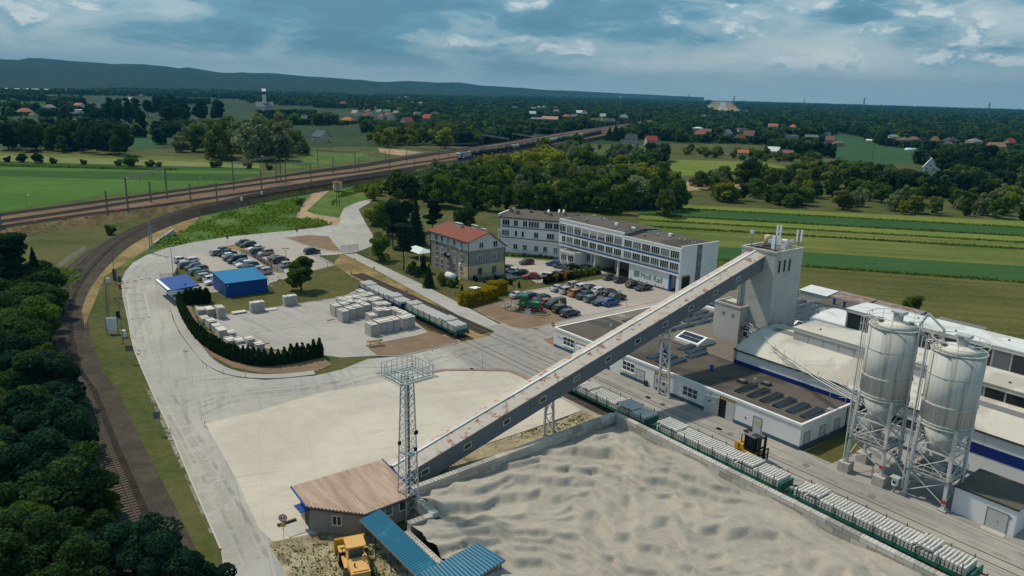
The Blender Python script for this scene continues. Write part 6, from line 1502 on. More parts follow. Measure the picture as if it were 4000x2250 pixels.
# --------------------------- forklift and wheel loader
def forklift():
 p=at('ZK',700,1080);t=thing('forklift_truck','yellow and black forklift truck numbered 5 driving along the sunken track','forklift',p+Vector((0,0,YZ+0.03)),A+math.radians(-3));t.scale=(1.15,)*3
 y,k=M['machine_yellow'],M['black']
 b=MB();b.prismy([(-1.55,0.55),(-1.65,1.25),(-1.45,1.55),(-0.7,1.55),(-0.5,1.05),(1.05,0.95),(1.15,0.45),(0.35,0.35),(-0.6,0.35)],-0.75,0.75);b.build('chassis',y,t)
 b=MB();b.prismy([(-1.68,0.6),(-1.78,1.3),(-1.5,1.62),(-1.1,1.62),(-1.1,0.6)],-0.78,0.78);b.build('counterweight',M['machine_yellow'],t)
 c=part('cab',k,t,(-0.62,-0.54,-0.66,0.66,1.5,2.85),(0.62,0.70,-0.62,-0.54,1.0,2.8),(0.62,0.70,0.54,0.62,1.0,2.8),(-0.62,0.7,-0.66,-0.62,1.0,1.25))
 part('cab_glass',M['car_glass'],c,(-0.54,0.64,-0.62,0.62,1.05,2.75));part('cab_roof',M['mid_metal'],t,(-0.7,0.75,-0.7,0.7,2.8,2.9));part('roof_grille',M['dark_metal'],t,(0.0,0.68,-0.45,0.45,2.9,2.93))
 for s in(-0.25,0.4):b=MB();b.lathe([(0.26,2.95),(0.28,3.05),(0.0,3.1)],10,-0.85,s);b.build('air_filter',k,t)
 b=MB();b.tube((-1.2,-0.35,1.6),(-1.2,-0.35,2.5),0.06,8);b.build('exhaust',k,t)
 for s in(-0.5,0.5):part('mast_rail',k,t,(1.12,1.34,s-0.1,s+0.1,0.15,3.0))
 for z in(0.7,1.7,2.85):part('mast_cross',k,t,(1.15,1.3,-0.4,0.4,z,z+0.15))
 part('carriage',k,t,(1.36,1.5,-0.95,0.95,0.35,0.5),(1.36,1.5,-0.95,0.95,0.85,1.0),(1.36,1.48,-0.95,-0.85,0.5,1.6),(1.36,1.48,0.85,0.95,0.5,1.6),(1.36,1.48,-0.95,0.95,1.5,1.6))
 for s in(-0.45,0.45):part('fork',M['galvanised'],t,(1.5,3.0,s-0.08,s+0.08,0.12,0.18),(1.5,1.57,s-0.08,s+0.08,0.18,1.0))
 for x,s,rr in((-1.15,-0.72,0.42),(-1.15,0.72,0.42),(0.75,-0.82,0.46),(0.75,0.82,0.46)):
  b=MB();b.tube((x,s-0.16,rr),(x,s+0.16,rr),rr,18);o=b.build('wheel',M['rubber'],t);b=MB();b.tube((x,s-0.17,rr),(x,s+0.17,rr),rr*0.5,12);b.build('rim',M['rim'],o)
 lettering(t,'5',-1.35,-0.785,1.05,0.55,'black',name='number')
 b=MB();b.lathe([(0.0,1.4),(0.2,1.45),(0.22,1.85),(0.12,2.05),(0.13,2.2),(0.1,2.38),(0.0,2.42)],10,0,0);b.build('driver',M['cloth_dark'],t)
forklift()
def loader():
 p=at('ZX',1250,1250);f=at('ZX',880,560,1.0)
 d=at('ZX',1120,700,1.2)-at('ZX',1330,1400,1.2);rz=math.atan2(d.y,d.x)
 t=thing('wheel_loader','old yellow wheel loader with raised bucket on the dirt below the intake house','loader',p+Vector((0,0,0.05))-Vector((math.cos(rz),math.sin(rz),0))*0.4,rz)
 y,k=M['machine_orange'],M['black']
 part('rear_hood',y,t,(-3.2,-0.9,-0.85,0.85,1.0,2.05));part('hood_cover',y,t,(-3.0,-1.0,-0.7,0.7,2.05,2.15));b=MB();b.tube((-1.6,-0.5,2.1),(-1.6,-0.5,2.75),0.09,8);b.build('exhaust',y,t);b=MB();b.tube((-2.3,0.4,2.1),(-2.3,0.4,2.5),0.07,8);b.build('filter_pipe',k,t)
 part('platform',y,t,(-1.0,0.9,-1.15,1.15,1.2,1.35))
 c=part('cab',y,t,(-0.7,0.75,-0.75,0.75,1.35,2.0),(-0.7,-0.6,-0.75,-0.65,2.0,3.1),(-0.7,-0.6,0.65,0.75,2.0,3.1),(0.65,0.75,-0.75,-0.65,2.0,3.1),(0.65,0.75,0.65,0.75,2.0,3.1));part('cab_glass',M['car_glass'],c,(-0.67,0.7,-0.70,0.70,2.0,3.05))
 b=MB();b.prism([(-0.9,-0.8),(-0.8,-0.9),(0.8,-0.9),(0.95,-0.75),(0.95,0.75),(0.8,0.9),(-0.8,0.9),(-0.9,0.8)],3.1,3.25);b.build('cab_roof',y,t)
 part('front_frame',M['machine_yellow'],t,(0.9,2.4,-0.45,0.45,0.8,1.5))
 for s in(-1.0,1.0):part('mudguard',y,t,(1.1,2.2,s-0.3,s+0.3,1.55,1.66));part('work_light',y,t,(1.0,1.2,s-0.2,s+0.2,2.0,2.2),(1.05,1.12,s-0.04,s+0.04,1.66,2.0))
 for s in(-0.55,0.55):b=MB();b.bar((1.2,s,1.7),(3.1,s,0.9),0.16,0.3);b.build('lift_arm',M['machine_yellow'],t);b=MB();b.tube((1.0,s*0.7,1.2),(2.3,s*0.7,1.25),0.08,8);b.build('lift_cylinder',k,t)
 b=MB();b.prismy([(3.0,0.35),(3.05,1.75),(3.2,1.85),(3.3,0.6),(4.2,0.3),(4.2,0.22)],-1.45,1.45);o=b.build('bucket',M['machine_yellow'],t)
 for s in(-1.45,1.45):b=MB();b.prismy([(3.02,0.35),(3.1,1.8),(4.2,0.26)],s-0.03,s+0.03);b.build('bucket_side',M['machine_yellow'],o)
 for x in(1.65,-2.0):
  for s in(-1.05,1.05):
   b=MB();b.sm=True;b.tube((x,s-0.27,0.75),(x,s+0.27,0.75),0.75,20);o=b.build('wheel',M['rubber'],t);b=MB();b.tube((x,s-0.28,0.75),(x,s+0.28,0.75),0.36,14);b.build('rim',M['machine_orange'],o)
 b=MB();b.path([(-1.0,-1.2,1.35),(-1.0,-1.2,2.2),(-0.4,-1.2,2.2),(-0.4,-1.2,1.35)],0.025,5);b.build('handrail',M['machine_yellow'],t)
loader()
# --------------------------- signs, lamps, fences, small yard things
def lamp_post(p,h,label,heads=((1,0),),arm=0.5,rz=0.0,group=None,dark=True,name='lamp_post'):
 t=thing(name,label,'lamp post',p,rz,group)
 b=MB();b.tube((0,0,0),(0,0,h),0.08,8,0.045);b.build('pole',M['mid_metal' if dark else 'mast_concrete'],t)
 for x,y in heads:
  b=MB();b.bar((0,0,h-0.05),(x*arm,y*arm,h),0.05,0.05);b.build('arm',M['mid_metal'],t);b=MB();b.hexa([(x*arm-0.3,y*arm-0.16,h-0.05),(x*arm+0.3,y*arm-0.16,h-0.05),(x*arm+0.3,y*arm+0.16,h-0.05),(x*arm-0.3,y*arm+0.16,h-0.05),(x*arm-0.2,y*arm-0.1,h+0.1),(x*arm+0.2,y*arm-0.1,h+0.1),(x*arm+0.2,y*arm+0.1,h+0.1),(x*arm-0.2,y*arm+0.1,h+0.1)]);b.build('lamp_head',M['dark_metal' if dark else 'white_paint'],t)
def height_to(tb,xb,yb,tt,xt,yt):
 p=at(tb,xb,yb);d=ray(tt,xt,yt);k=math.hypot(p.x,p.y)/math.hypot(d.x,d.y);return p,CAM_H+d.z*k
for tb,xb,yb,xt,yt,lab in(('ML',1308,655,1290,410,'twin headed dark lamp post beside the gatehouse fence'),('ML',2162,575,2155,425,'twin headed lamp post in the left car park by the young tree'),('ML',930,1150,888,805,'tall twin headed lamp post left of the weighbridge'),('ML',872,700,850,440,'lamp post behind the road barrier cabinet')):
 p,h=height_to(tb,xb,yb,tb,xt,yt);lamp_post(p,h,lab,((1,0),(-1,0)))
p,h=height_to('ML',1145,465,'ML',1105,150)
t=thing('twin_utility_pole','twin grey concrete utility pole standing on the verge above the loop road','pole',p,math.radians(30))
for s in(-0.32,0.32):b=MB();b.tube((s,0,0),(s*0.5,0,h),0.17,8,0.11);b.build('pole',M['mast_concrete'],t)
for z in(h*0.25,h*0.5,h*0.75):part('cross_bar',M['mast_concrete'],t,(-0.35,0.35,-0.06,0.06,z,z+0.14))
part('cross_arm',M['mid_metal'],t,(-0.9,0.9,-0.06,0.06,h-0.9,h-0.78))
p,h=height_to('S',1320,820,'S',1312,695)
t=thing('twin_utility_pole','dark wooden twin pole with a lamp beside the small yellow brick kiosk','pole',at('ZB',1205,1448),0)
for s in(-0.5,0.5):b=MB();b.tube((s,0,0),(s*0.4,0,9.0),0.16,8,0.11);b.build('pole',M['bark'],t)
part('cross_arm',M['mid_metal'],t,(-0.8,0.8,-0.06,0.06,8.4,8.52));part('lamp_head',M['white_paint'],t,(0.6,1.1,-0.1,0.1,8.6,8.75))
def sign(p,h,label,plates,rz,post='galvanised'):
 t=thing('road_sign',label,'sign',p,rz)
 b=MB();b.tube((0,0,0),(0,0,h),0.035,6);b.build('post',M[post],t)
 for kind,z,s,m in plates:
  if kind=='disc':b=MB();b.tube((0,-0.05,z),(0,-0.035,z),s,20);o=b.build('plate',M[m],t)
  elif kind=='ring':
   b=MB();b.tube((0,-0.05,z),(0,-0.03,z),s,20);o=b.build('plate',M['red_paint'],t);b=MB();b.tube((0,-0.06,z),(0,-0.045,z),s*0.74,20);b.build('plate_face',M['white_paint'],t)
  elif kind=='tri':b=MB();b.prismy([(-s,z-s*0.5),(s,z-s*0.5),(0,z+s*0.9)],-0.05,-0.03);b.build('plate',M[m],t)
  else:w,hh=s;b=MB();b.box(-w/2,w/2,-0.05,-0.03,z-hh/2,z+hh/2);b.build('plate',M[m],t)
 return t
t=sign(at('BL',2145,1212),3.4,'round red rimmed no-overtaking sign on a post at the road end',[('ring',3.0,0.42,'red_paint'),('rect',2.2,(0.5,0.35),'yellow_sign')],math.radians(5))
part('symbol',M['black'],t,(-0.2,-0.06,-0.072,-0.062,2.85,3.15));part('symbol',M['red_paint'],t,(0.06,0.2,-0.072,-0.062,2.85,3.15))
sign(at('ML',985,1290),2.8,'grey backed rectangular sign on a post at the road edge below the notice board',[('rect',2.5,(1.1,1.0),'mid_metal')],math.radians(10))
sign(at('BL',1195,375),2.9,'dark square sign facing away on the grass left of the road',[('rect',2.6,(0.8,1.0),'mid_metal')],math.radians(15))
t=sign(at('ZL',640,1140),4.3,'Saint Andrew crossing sign of crossed white boards on the brown gravel',[],math.radians(20))
for s in(-1,1):b=MB();b.bar((-0.62*1,-0.06-0.01*s,3.3+0.35*s),(0.62,-0.06-0.01*s,3.3-0.35*s),0.03,0.2);b.build('cross_board',M['galvanised'],t)
for s in(-1,1):b=MB();b.bar((-0.62*1,-0.09-0.01*s,2.75+0.35*s),(0.62,-0.09-0.01*s,2.75-0.35*s),0.03,0.2);b.build('cross_board',M['galvanised'],t)
t=sign(at('ZG',1112,600,0),3.0,'round red no-entry sign at the left corner of the workshop',[('disc',2.6,0.42,'red_paint'),('rect',1.9,(0.5,0.4),'white_paint')],math.radians(-40));part('bar',M['white_paint'],t,(-0.3,0.3,-0.062,-0.052,2.53,2.67))
t=sign(at('ZO',1340,1028),2.8,'white post sign with letter H at the edge of the office car park',[('rect',2.4,(0.7,0.7),'white_paint')],math.radians(0));lettering(t,'H',-0.18,-0.055,2.2,0.55,'black',name='letter')
sign(at('ML',1719,403),3.0,'dark backed tall sign on the island at the car park entrance',[('rect',2.5,(0.6,1.2),'mid_metal')],math.radians(25));sign(at('ML',2241,345),3.0,'dark backed tall sign on the gravel lot by the road bend',[('rect',2.5,(0.6,1.2),'mid_metal')],math.radians(25))
t=sign(at('ZS',2055,440),1.6,'small triangular track sign beside the far yard rail',[('tri',1.2,0.35,'mid_metal')],math.radians(20))
for k,(tl,x,y) in enumerate((('MM',247,625),('MM',78,665))):
 t=thing('track_signal',['square black shunting signal on a thin post, right of the pair','square black shunting signal on a thin post, left of the pair'][k],'signal',at(tl,x,y),A)
 b=MB();b.tube((0,0,0),(0,0,1.4),0.04,6);b.build('post',M['white_paint'],t);part('board',M['black'],t,(-0.35,0.35,-0.05,0.05,1.3,2.0));part('disc',M['white_paint'],t,(-0.18,0.18,-0.06,-0.05,1.5,1.8))
 # notice board, cabinets, barrier, gate
t=thing('notice_board','tall pale notice board on legs at the left roadside','notice board',at('ML',850,1070),math.radians(10));part('board',M['white_paint'],t,(-0.9,0.9,-0.08,0.08,1.0,3.0));part('lower_board',M['white_paint'],t,(-0.6,0.6,-0.06,0.06,0.2,0.9));part('frame',M['mid_metal'],t,(-1.0,-0.92,-0.1,0.1,0,3.1));part('frame',M['mid_metal'],t,(0.92,1.0,-0.1,0.1,0,3.1))
t=thing('road_barrier','red and white barrier arm lowered across the loop road by the gatehouse','barrier',at('ML',907,728),0)
part('motor_box',M['red_paint'],t,(-0.2,0.2,-0.2,0.2,0,1.05));q=at('ML',1105,684)-at('ML',907,728);n=8
for k in range(n):
 b=MB();b.bar(q*(k/n)+Vector((0,0,1.0)),q*((k+1)/n)+Vector((0,0,1.0)),0.09,0.12);b.build('arm_section',M['white_paint' if k%2 else 'red_paint'],t)
t=thing('road_barrier','short red and white barrier arm and red post at the gatehouse corner','barrier',at('ML',1233,705),0);part('motor_box',M['red_paint'],t,(-0.2,0.2,-0.2,0.2,0,1.05));q=at('ML',1125,682)-at('ML',1233,705)
for k in range(5):b=MB();b.bar(q*(k/5)+Vector((0,0,1.0)),q*((k+1)/5)+Vector((0,0,1.0)),0.09,0.12);b.build('arm_section',M['white_paint' if k%2 else 'red_paint'],t)
for k,(tl,x,y,m,lab) in enumerate((('ML',905,675,'plinth_blue','dark blue control cabinet beside the left barrier post'),('ML',868,665,'dark_metal','dark warning panel on the fence corner behind the barrier'),('ML',815,690,'white_paint','small white cabinet inside the fenced compound by the barrier'),('ML',893,945,'dark_metal','dark box on a post beside the tall roadside lamp'),('ML',935,1095,'white_paint','small white cabinet under the tall roadside lamp'),('ML',1822,65,'white_paint','white relay cabinet on the bank beside the siding'),('ML',1974,22,'white_paint','larger white relay cabinet near the junction of the siding'),('ML',2045,752,'concrete','small grey electric box at the corner of the blue shed'))):
 o=MB().box(-0.35,0.35,-0.25,0.25,0,1.3 if k!=1 else 2.6).build('control_cabinet',M[m],None,at(tl,x,y,0.0 if k<5 else(2.6 if k in(5,6) else 0)),math.radians(15));tag(o,lab,'cabinet')
def mesh_fence(pts,h,label,post='fence_green',gap=2.5,rails=3,name='mesh_fence',bars=False,z=0.0):
 """posts with wires or bars between"""
 o0=Vector((pts[0].x,pts[0].y,z));t=thing(name,label,'fence',o0)
 for p,q in zip(pts,pts[1:]):
  L=(q-p).length;n=max(1,int(L/gap))
  for k in range(n):
   a_,c_=p.lerp(q,k/n)-o0,p.lerp(q,(k+1)/n)-o0;a_.z=c_.z=0
   b=MB();b.bar(a_,a_+Vector((0,0,h)),0.07,0.07);b.build('post',M[post],t)
   b=MB()
   for r in range(rails):zz_=0.15+(h-0.25)*r/(rails-1);b.bar(a_+Vector((0,0,zz_)),c_+Vector((0,0,zz_)),0.025,0.035)
   m_=int((c_-a_).length/(0.3 if not bars else 0.16))
   for i in range(1,m_):w_=a_.lerp(c_,i/m_);b.bar(w_+Vector((0,0,0.12)),w_+Vector((0,0,h-0.08)),0.012 if not bars else 0.03,0.012 if not bars else 0.03)
   b.build('panel',M[post],t)
 e=pts[-1]-o0;e.z=0;b=MB();b.bar(e,e+Vector((0,0,h)),0.07,0.07);b.build('post',M[post],t);return t
mesh_fence(tpts(('MM',(130,470),(270,525),(490,610),(650,715),(760,770),(960,800))),1.5,'green mesh garden fence along the lane below the red roofed house')
mesh_fence(tpts(('MM',(1250,770),(1480,690),(1500,680))),1.5,'green mesh fence at the grass edge of the garden facing the car park')
mesh_fence(tpts(('ML',(1820,470),(1900,490),(2050,575),(2140,610))),1.5,'blue bar fence dividing the left car park','fence_blue',2.2,3,'bar_fence',True)
mesh_fence(tpts(('ML',(2355,480),(2520,550),(2470,565),(2330,570))),1.4,'thin mesh fence round the corner of the car park beside the tracks','fence_blue')
mesh_fence(tpts(('ML',(1215,665),(1335,655),(1340,600))),1.6,'blue bar fence panels at the gatehouse corner','fence_blue',2.0,4,'bar_fence',True)
mesh_fence(tpts(('ML',(2025,690),(2100,675),(2180,650))),1.4,'mesh fence behind the blue shed beside the footpath','mid_metal')
mesh_fence(tpts(('ML',(795,705),(805,1010),(635,1030))),1.8,'mesh fence round the compound left of the loop road','mid_metal');mesh_fence(tpts(('ML',(790,705),(915,690))),1.8,'short mesh fence closing the compound by the barrier','mid_metal')
mesh_fence(tpts(('ML',(620,1035),(500,1025),(400,985))),2.0,'dark blue bar gate across the siding track','fence_blue',1.9,3,'rail_gate',True)
mesh_fence(tpts(('ML',(2230,190),(2260,120),(2345,35))),1.1,'dark handrail beside the dirt track down the bank','mid_metal',2.5,2,'handrail')
mesh_fence(tpts(('MM',(0,455),(128,440))),1.9,'grey blue bar gate closing the works lane','grey_band',2.1,7,'bar_gate',True)
mesh_fence(tpts(('MM',(960,670),(1225,620))),1.2,'thin wire fence along the cream end of the house','dark_metal',2.4,2,'wire_fence')
for pts,lab in((('ML',(445,575),(540,510),(648,440)),'white steel railing on the bank left of the siding'),(('ML',(1150,385),(1230,345),(1310,308)),'white steel railing on the culvert wall beside the loop road')):
 P=[at(pts[0],x,y,0.7) for x,y in pts[1:]];t=thing('culvert_railing',lab,'railing',P[0]);b=MB()
 for p,q in zip(P,P[1:]):
  for k in range(4):w_=p.lerp(q,k/3)-P[0];b.tube(w_,w_+Vector((0,0,1.2)),0.04,5)
 b.build('post',M['galvanised'],t)
 for z in(0.4,0.8,1.2):b=MB();b.path([p-P[0]+Vector((0,0,z)) for p in P],0.04,5);b.build('rail',M['galvanised'],t)
P=[at('ML',1165,395),at('ML',1320,330)];t=thing('culvert_wall','sloping concrete wing wall of the culvert beside the loop road','wall',P[0]);b=MB();d=P[1]-P[0];n_=Vector((-d.y,d.x,0)).normalized()*0.4
b.hexa([(0,0,0),d,d+n_,n_,Vector((0,0,0.3)),d+Vector((0,0,2.0)),d+n_+Vector((0,0,2.0)),n_+Vector((0,0,0.3))]);b.build('wall',M['galvanised'],t);b=MB();b.hexa([Vector((0,0,0.31))-n_*0.2,d+Vector((0,0,2.01))-n_*0.2,d+n_*1.2+Vector((0,0,2.01)),n_*1.2+Vector((0,0,0.31)),Vector((0,0,0.45))-n_*0.2,d+Vector((0,0,2.15))-n_*0.2,d+n_*1.2+Vector((0,0,2.15)),n_*1.2+Vector((0,0,0.45))]);b.build('coping',M['concrete'],t)
# road studs and posts
for k,(tl,x,y) in enumerate((('ML',1558,1330),('ML',1683,1375),('ML',1853,1402),('MM',855,1160),('MM',687,1200),('MM',458,1252),('BL',1545,325),('BL',1287,375))):
 t=thing('marker_post',['red and white marker post on the curved footway, nearest the bend','red and white marker post on the curved footway, middle of three','red and white marker post on the curved footway, last of three','red marker post at the kerb tip by the rails','red marker post in the middle of the gravel island kerb','red marker post at the left end of the gravel island','lone red marker post at the corner of the pale apron','red marker post at the left road edge'][k],'post',at(tl,x,y,YZ))
 for i in range(4):b=MB();b.tube((0,0,i*0.25),(0,0,(i+1)*0.25),0.05,8);b.build('band',M['red_paint' if i%2==0 else 'white_paint'],t)
t=thing('flag_pole','thin dark pole standing in the middle of the crossing','pole',at('MM',1066,1342));b=MB();b.tube((0,0,0),(0,0,3.0),0.03,6);b.build('pole',M['mid_metal'],t);part('foot',M['mid_metal'],t,(-0.15,0.15,-0.15,0.15,0,0.05))
for k,(tl,x,y) in enumerate((('ZO',1355,1065),('ZO',1410,1062),('ZW',118,462),('ZW',145,458))):
 t=thing('bollard_chain_post','red and white chain post at the car park edge' if k<2 else 'black and white post at the workshop door','post',at(tl,x,y,YZ),0,'chain posts' if k<2 else 'door posts')
 for i in range(4):b=MB();b.tube((0,0,i*0.25),(0,0,(i+1)*0.25),0.06,8);b.build('band',M[('red_paint' if k<2 else 'black') if i%2==0 else 'white_paint'],t)
 # kiosk on the embankment
t=thing('brick_kiosk','small yellow kiosk with a red pyramid roof on the embankment','kiosk',at('ZB',1200,1255,1.0),math.radians(20));part('wall',M['cream_wall'],t,(-1.8,1.8,-1.8,1.8,0,2.9));b=MB();b.add([(-2.2,-2.2,2.9),(2.2,-2.2,2.9),(2.2,2.2,2.9),(-2.2,2.2,2.9),(0,0,3.8)],[(0,1,4),(1,2,4),(2,3,4),(3,0,4),(3,2,1,0)]);b.build('roof',M['red_roof'],t)
# garden things
t=ything('garden_shed','small cream garden hut with a flat white roof by the golden hedge','hut',*to_ab(at('MM',975,780)));part('wall',M['cream_wall'],t,(-0.2,2.4,0,1.6,0,1.7));part('roof',M['white_paint'],t,(-0.4,2.6,-0.2,1.8,1.7,1.82))
t=thing('polytunnel','small green plastic tunnel against the house wall','polytunnel',at('ZH',670,1180),A);b=MB();b.sm=True;b.prismx([(-0.9,0),(-0.85,0.6),(-0.5,1.1),(0,1.3),(0.5,1.1),(0.85,0.6),(0.9,0)],-1.6,1.6);b.build('cover',M['poly_tunnel'],t)
t=thing('garden_pavilion','white tent roof over a garden seat among the trees','tent',at('MM',590,500),A);b=MB();b.add([(-4,-2.5,2.2),(4,-2.5,2.2),(4,2.5,2.2),(-4,2.5,2.2),(-2,0,3.2),(2,0,3.2)],[(0,1,5,4),(1,2,5),(2,3,4,5),(3,0,4)]);b.build('canopy',M['poly_tunnel'],t)
for x,y in((-3.8,-2.3),(3.8,-2.3),(3.8,2.3),(-3.8,2.3)):part('pole',M['white_paint'],t,(x-0.05,x+0.05,y-0.05,y+0.05,0,2.2))
t=thing('fire_pit','small black barbecue hut on the garden lawn','barbecue',at('ZH',1260,1255),0);b=MB();b.lathe([(0.9,0),(0.95,0.5),(0.6,0.9),(0.0,1.1)],8);b.build('hood',M['black'],t);part('chimney',M['black'],t,(-0.1,0.1,-0.1,0.1,1.0,1.5))
# --------------------------- cars
CT={}
SPEC=dict(hatchback=(4.0,1.74,1.50,1.05,1.75,3.45,3.95,0.86,0.92),sedan=(4.6,1.80,1.45,1.30,2.05,3.35,4.05,0.86,0.92),estate=(4.65,1.80,1.48,1.30,2.05,4.15,4.6,0.86,0.93),suv=(4.45,1.86,1.68,1.20,1.85,3.85,4.38,1.02,1.08),mpv=(4.2,1.76,1.66,0.85,1.70,3.75,4.15,0.92,1.0),van=(4.95,1.92,1.98,0.85,1.55,4.75,4.93,1.05,1.15),pickup=(5.0,1.85,1.75,1.25,1.9,3.1,3.4,1.02,1.1))
def car_meshes(kind):
 L,W,H,hx,r0,r1,tx,hz_,bz=SPEC[kind];w,wr=W/2,W/2*0.80;gz=0.24
 boot=0.95 if kind=='sedan' else(0.98 if kind=='pickup' else None)
 # stations: x, belt z, roof z, half width, roof half width
 st=[(0.0,0.55,0.58,w*0.80,w*0.70),(0.12,hz_-0.16,hz_-0.12,w*0.93,w*0.84),(hx*0.55,hz_-0.04,hz_,w,w*0.90),(hx,bz,hz_+0.06,w,w*0.90),(r0,bz,H-0.03,w,wr),((r0+r1)/2,bz,H,w,wr),(r1,bz,H-0.05,w,wr*0.98)]
 if boot:st+=[(tx,bz,boot+0.04,w*0.99,w*0.86),(L-0.12,bz-0.04,boot,w*0.95,w*0.84),(L,0.62,0.66,w*0.86,w*0.78)]
 else:st+=[(tx,bz,bz+0.05,w*0.97,w*0.88),(L-0.02,0.75,0.78,w*0.92,w*0.84),(L,0.5,0.52,w*0.88,w*0.80)]
 v=[]
 for x,b,r,hw,hr in st:v+=[(x,-hw*0.94,gz),(x,-hw,0.55 if b>0.6 else 0.45),(x,-hw*0.985,b),(x,-hr,r),(x,hr,r),(x,hw*0.985,b),(x,hw,0.55 if b>0.6 else 0.45),(x,hw*0.94,gz)]
 f=[]
 for i in range(len(st)-1):
  for k in range(8):f.append((i*8+k,i*8+(k+1)%8,(i+1)*8+(k+1)%8,(i+1)*8+k))
 f+=[tuple(range(7,-1,-1)),tuple(range((len(st)-1)*8,len(st)*8))]
 v=[(L/2-x,y,z) for x,y,z in v];f=[t[::-1] for t in f]
 b=MB();b.add(v,f);body=b.mesh('body',M['car_paint'])
 X=lambda x:L/2-x
 def q4(p):c=MB();c.add(p,[(0,1,2,3)]);return c
 out=[('body',body)]
 e=0.012;s3,s4,s6,s7=st[3],st[4],st[6],st[7]
 def lerp(a,b_,t):return tuple(a[i]+(b_[i]-a[i])*t for i in range(5))
 a,c=lerp(s3,s4,0.06),lerp(s3,s4,0.93)
 up=0.03
 out.append(('windscreen',q4([(X(a[0])+e,-a[4]*0.97,a[2]+up),(X(a[0])+e,a[4]*0.97,a[2]+up),(X(c[0])+e,c[4]*0.95,c[2]+up),(X(c[0])+e,-c[4]*0.95,c[2]+up)]).mesh('windscreen',M['car_glass'])))
 a,c=lerp(s6,s7,0.10),lerp(s6,s7,0.90)
 out.append(('rear_window',q4([(X(a[0])-e,a[4]*0.93,a[2]+up*0.4),(X(a[0])-e,-a[4]*0.93,a[2]+up*0.4),(X(c[0])-e,-c[4]*0.92,c[2]+up*0.6),(X(c[0])-e,c[4]*0.92,c[2]+up*0.6)]).mesh('rear_window',M['car_glass'])))
 rows=((r0+0.05,(r0+r1)/2-0.05),((r0+r1)/2+0.05,r1-0.02)) if kind!='pickup' else((r0+0.05,(r0+r1)/2),((r0+r1)/2+0.06,r1-0.04))
 for s in(-1,1):
  for x0,x1 in rows:
   yb,yt=s*(w*0.985+0.008),s*(wr+0.03)
   xb0=x0-0.35 if x0<r0+0.1 else x0;xb1=x1+0.12 if(x1>r1-0.1 and not boot) else x1
   p=[(X(xb0),yb,bz+0.03),(X(xb1),yb,bz+0.03),(X(x1),yt,H-0.11),(X(x0),yt,H-0.11)]
   out.append(('side_window',q4(p if s<0 else p[::-1]).mesh('side_window',M['car_glass'])))
 for s in(-1,1):
  out.append(('headlight',MB().box(X(0.16)-0.06,X(0.16)+0.09,s*w*0.66-0.16,s*w*0.66+0.16,0.62,0.74).mesh('headlight',M['headlight'])))
  out.append(('taillight',MB().box(X(L)-0.015,X(L)+0.10,s*w*0.78-0.10,s*w*0.78+0.10,0.72,0.90).mesh('taillight',M['taillight'])))
  out.append(('mirror',MB().box(X(r0-0.25)-0.08,X(r0-0.25)+0.08,s*(w+0.1)-0.09,s*(w+0.1)+0.09,bz,bz+0.14).mesh('mirror',M['car_paint'])))
 out.append(('number_plate',MB().box(X(L)-0.025,X(L)+0.02,-0.26,0.26,0.56,0.67).mesh('number_plate',M['white_paint'])))
 rr=0.33 if kind not in('suv','van','pickup') else 0.37
 wt=MB();wt.tube((0,-0.11,rr),(0,0.11,rr),rr,16);wt=wt.mesh('wheel',M['rubber']);rm=MB();rm.tube((0,-0.118,rr),(0,0.118,rr),rr*0.62,10);rm=rm.mesh('rim',M['rim'])
 wh=[(X(0.82),s*(w-0.08)) for s in(-1,1)]+[(X(L-0.85),s*(w-0.08)) for s in(-1,1)]
 return out,wt,rm,wh
def car(p,rz,kind,col,label,group):
 if kind not in CT:CT[kind]=car_meshes(kind)
 out,wt,rm,wh=CT[kind]
 t=thing('parked_car',label,'car' if kind!='van' else 'van',(p.x,p.y,YZ+0.035),rz,group)
 for n,me in out:
  o=inst(n,me,t)
  if n in('body','mirror'):o.color=(col[0],col[1],col[2],1)
 for x,y in wh:o=inst('wheel',wt,t,(x,y,0));inst('rim',rm,o)
 return t
KC=dict(white=(0.62,0.63,0.64),silver=(0.36,0.37,0.38),grey=(0.10,0.105,0.11),dark=(0.03,0.032,0.036),black=(0.010,0.010,0.012),navy=(0.012,0.02,0.05),blue=(0.015,0.06,0.26),red=(0.30,0.02,0.018),maroon=(0.09,0.02,0.018),beige=(0.34,0.31,0.26),orange=(0.42,0.14,0.02),teal=(0.10,0.13,0.13))
def heading(t,x0,y0,x1,y1):d=at(t,x1,y1)-at(t,x0,y0);return math.atan2(d.y,d.x)
RB=heading('ZF',1945,942,1780,968)
ords=['first','second','third','fourth','fifth','sixth','seventh','eighth','ninth','tenth','eleventh','twelfth']
rowA=[(470,748,'hatchback','white',1),(600,768,'estate','white',0),(580,830,'estate','grey',1),(665,868,'hatchback','navy',0),(745,905,'estate','dark',0),(770,945,'estate','teal',1),(860,985,'estate','black',1),(895,1028,'estate','beige',1),(985,1072,'hatchback','white',1),(1030,1112,'sedan','white',0)]
for i,(x,y,k,c,fl) in enumerate(rowA):car(at('ZF',x,y),RB+(math.pi if fl else 0)+rnd.uniform(-.03,.03),k,KC[c],f'{c} {k}, {ords[i]} from the road in the left row, left car park','cars in the left car park')
rowB=[(1140,580,'sedan','teal',0),(1090,625,'estate','silver',1),(1235,640,'pickup','black',1),(1290,680,'hatchback','white',1),(1310,710,'sedan','dark',1),(1400,755,'van','navy',0),(1470,790,'hatchback','grey',0),(1535,818,'estate','white',0),(1610,852,'suv','navy',0),(1655,890,'hatchback','black',1),(1745,915,'hatchback','silver',0),(1845,955,'mpv','silver',0)]
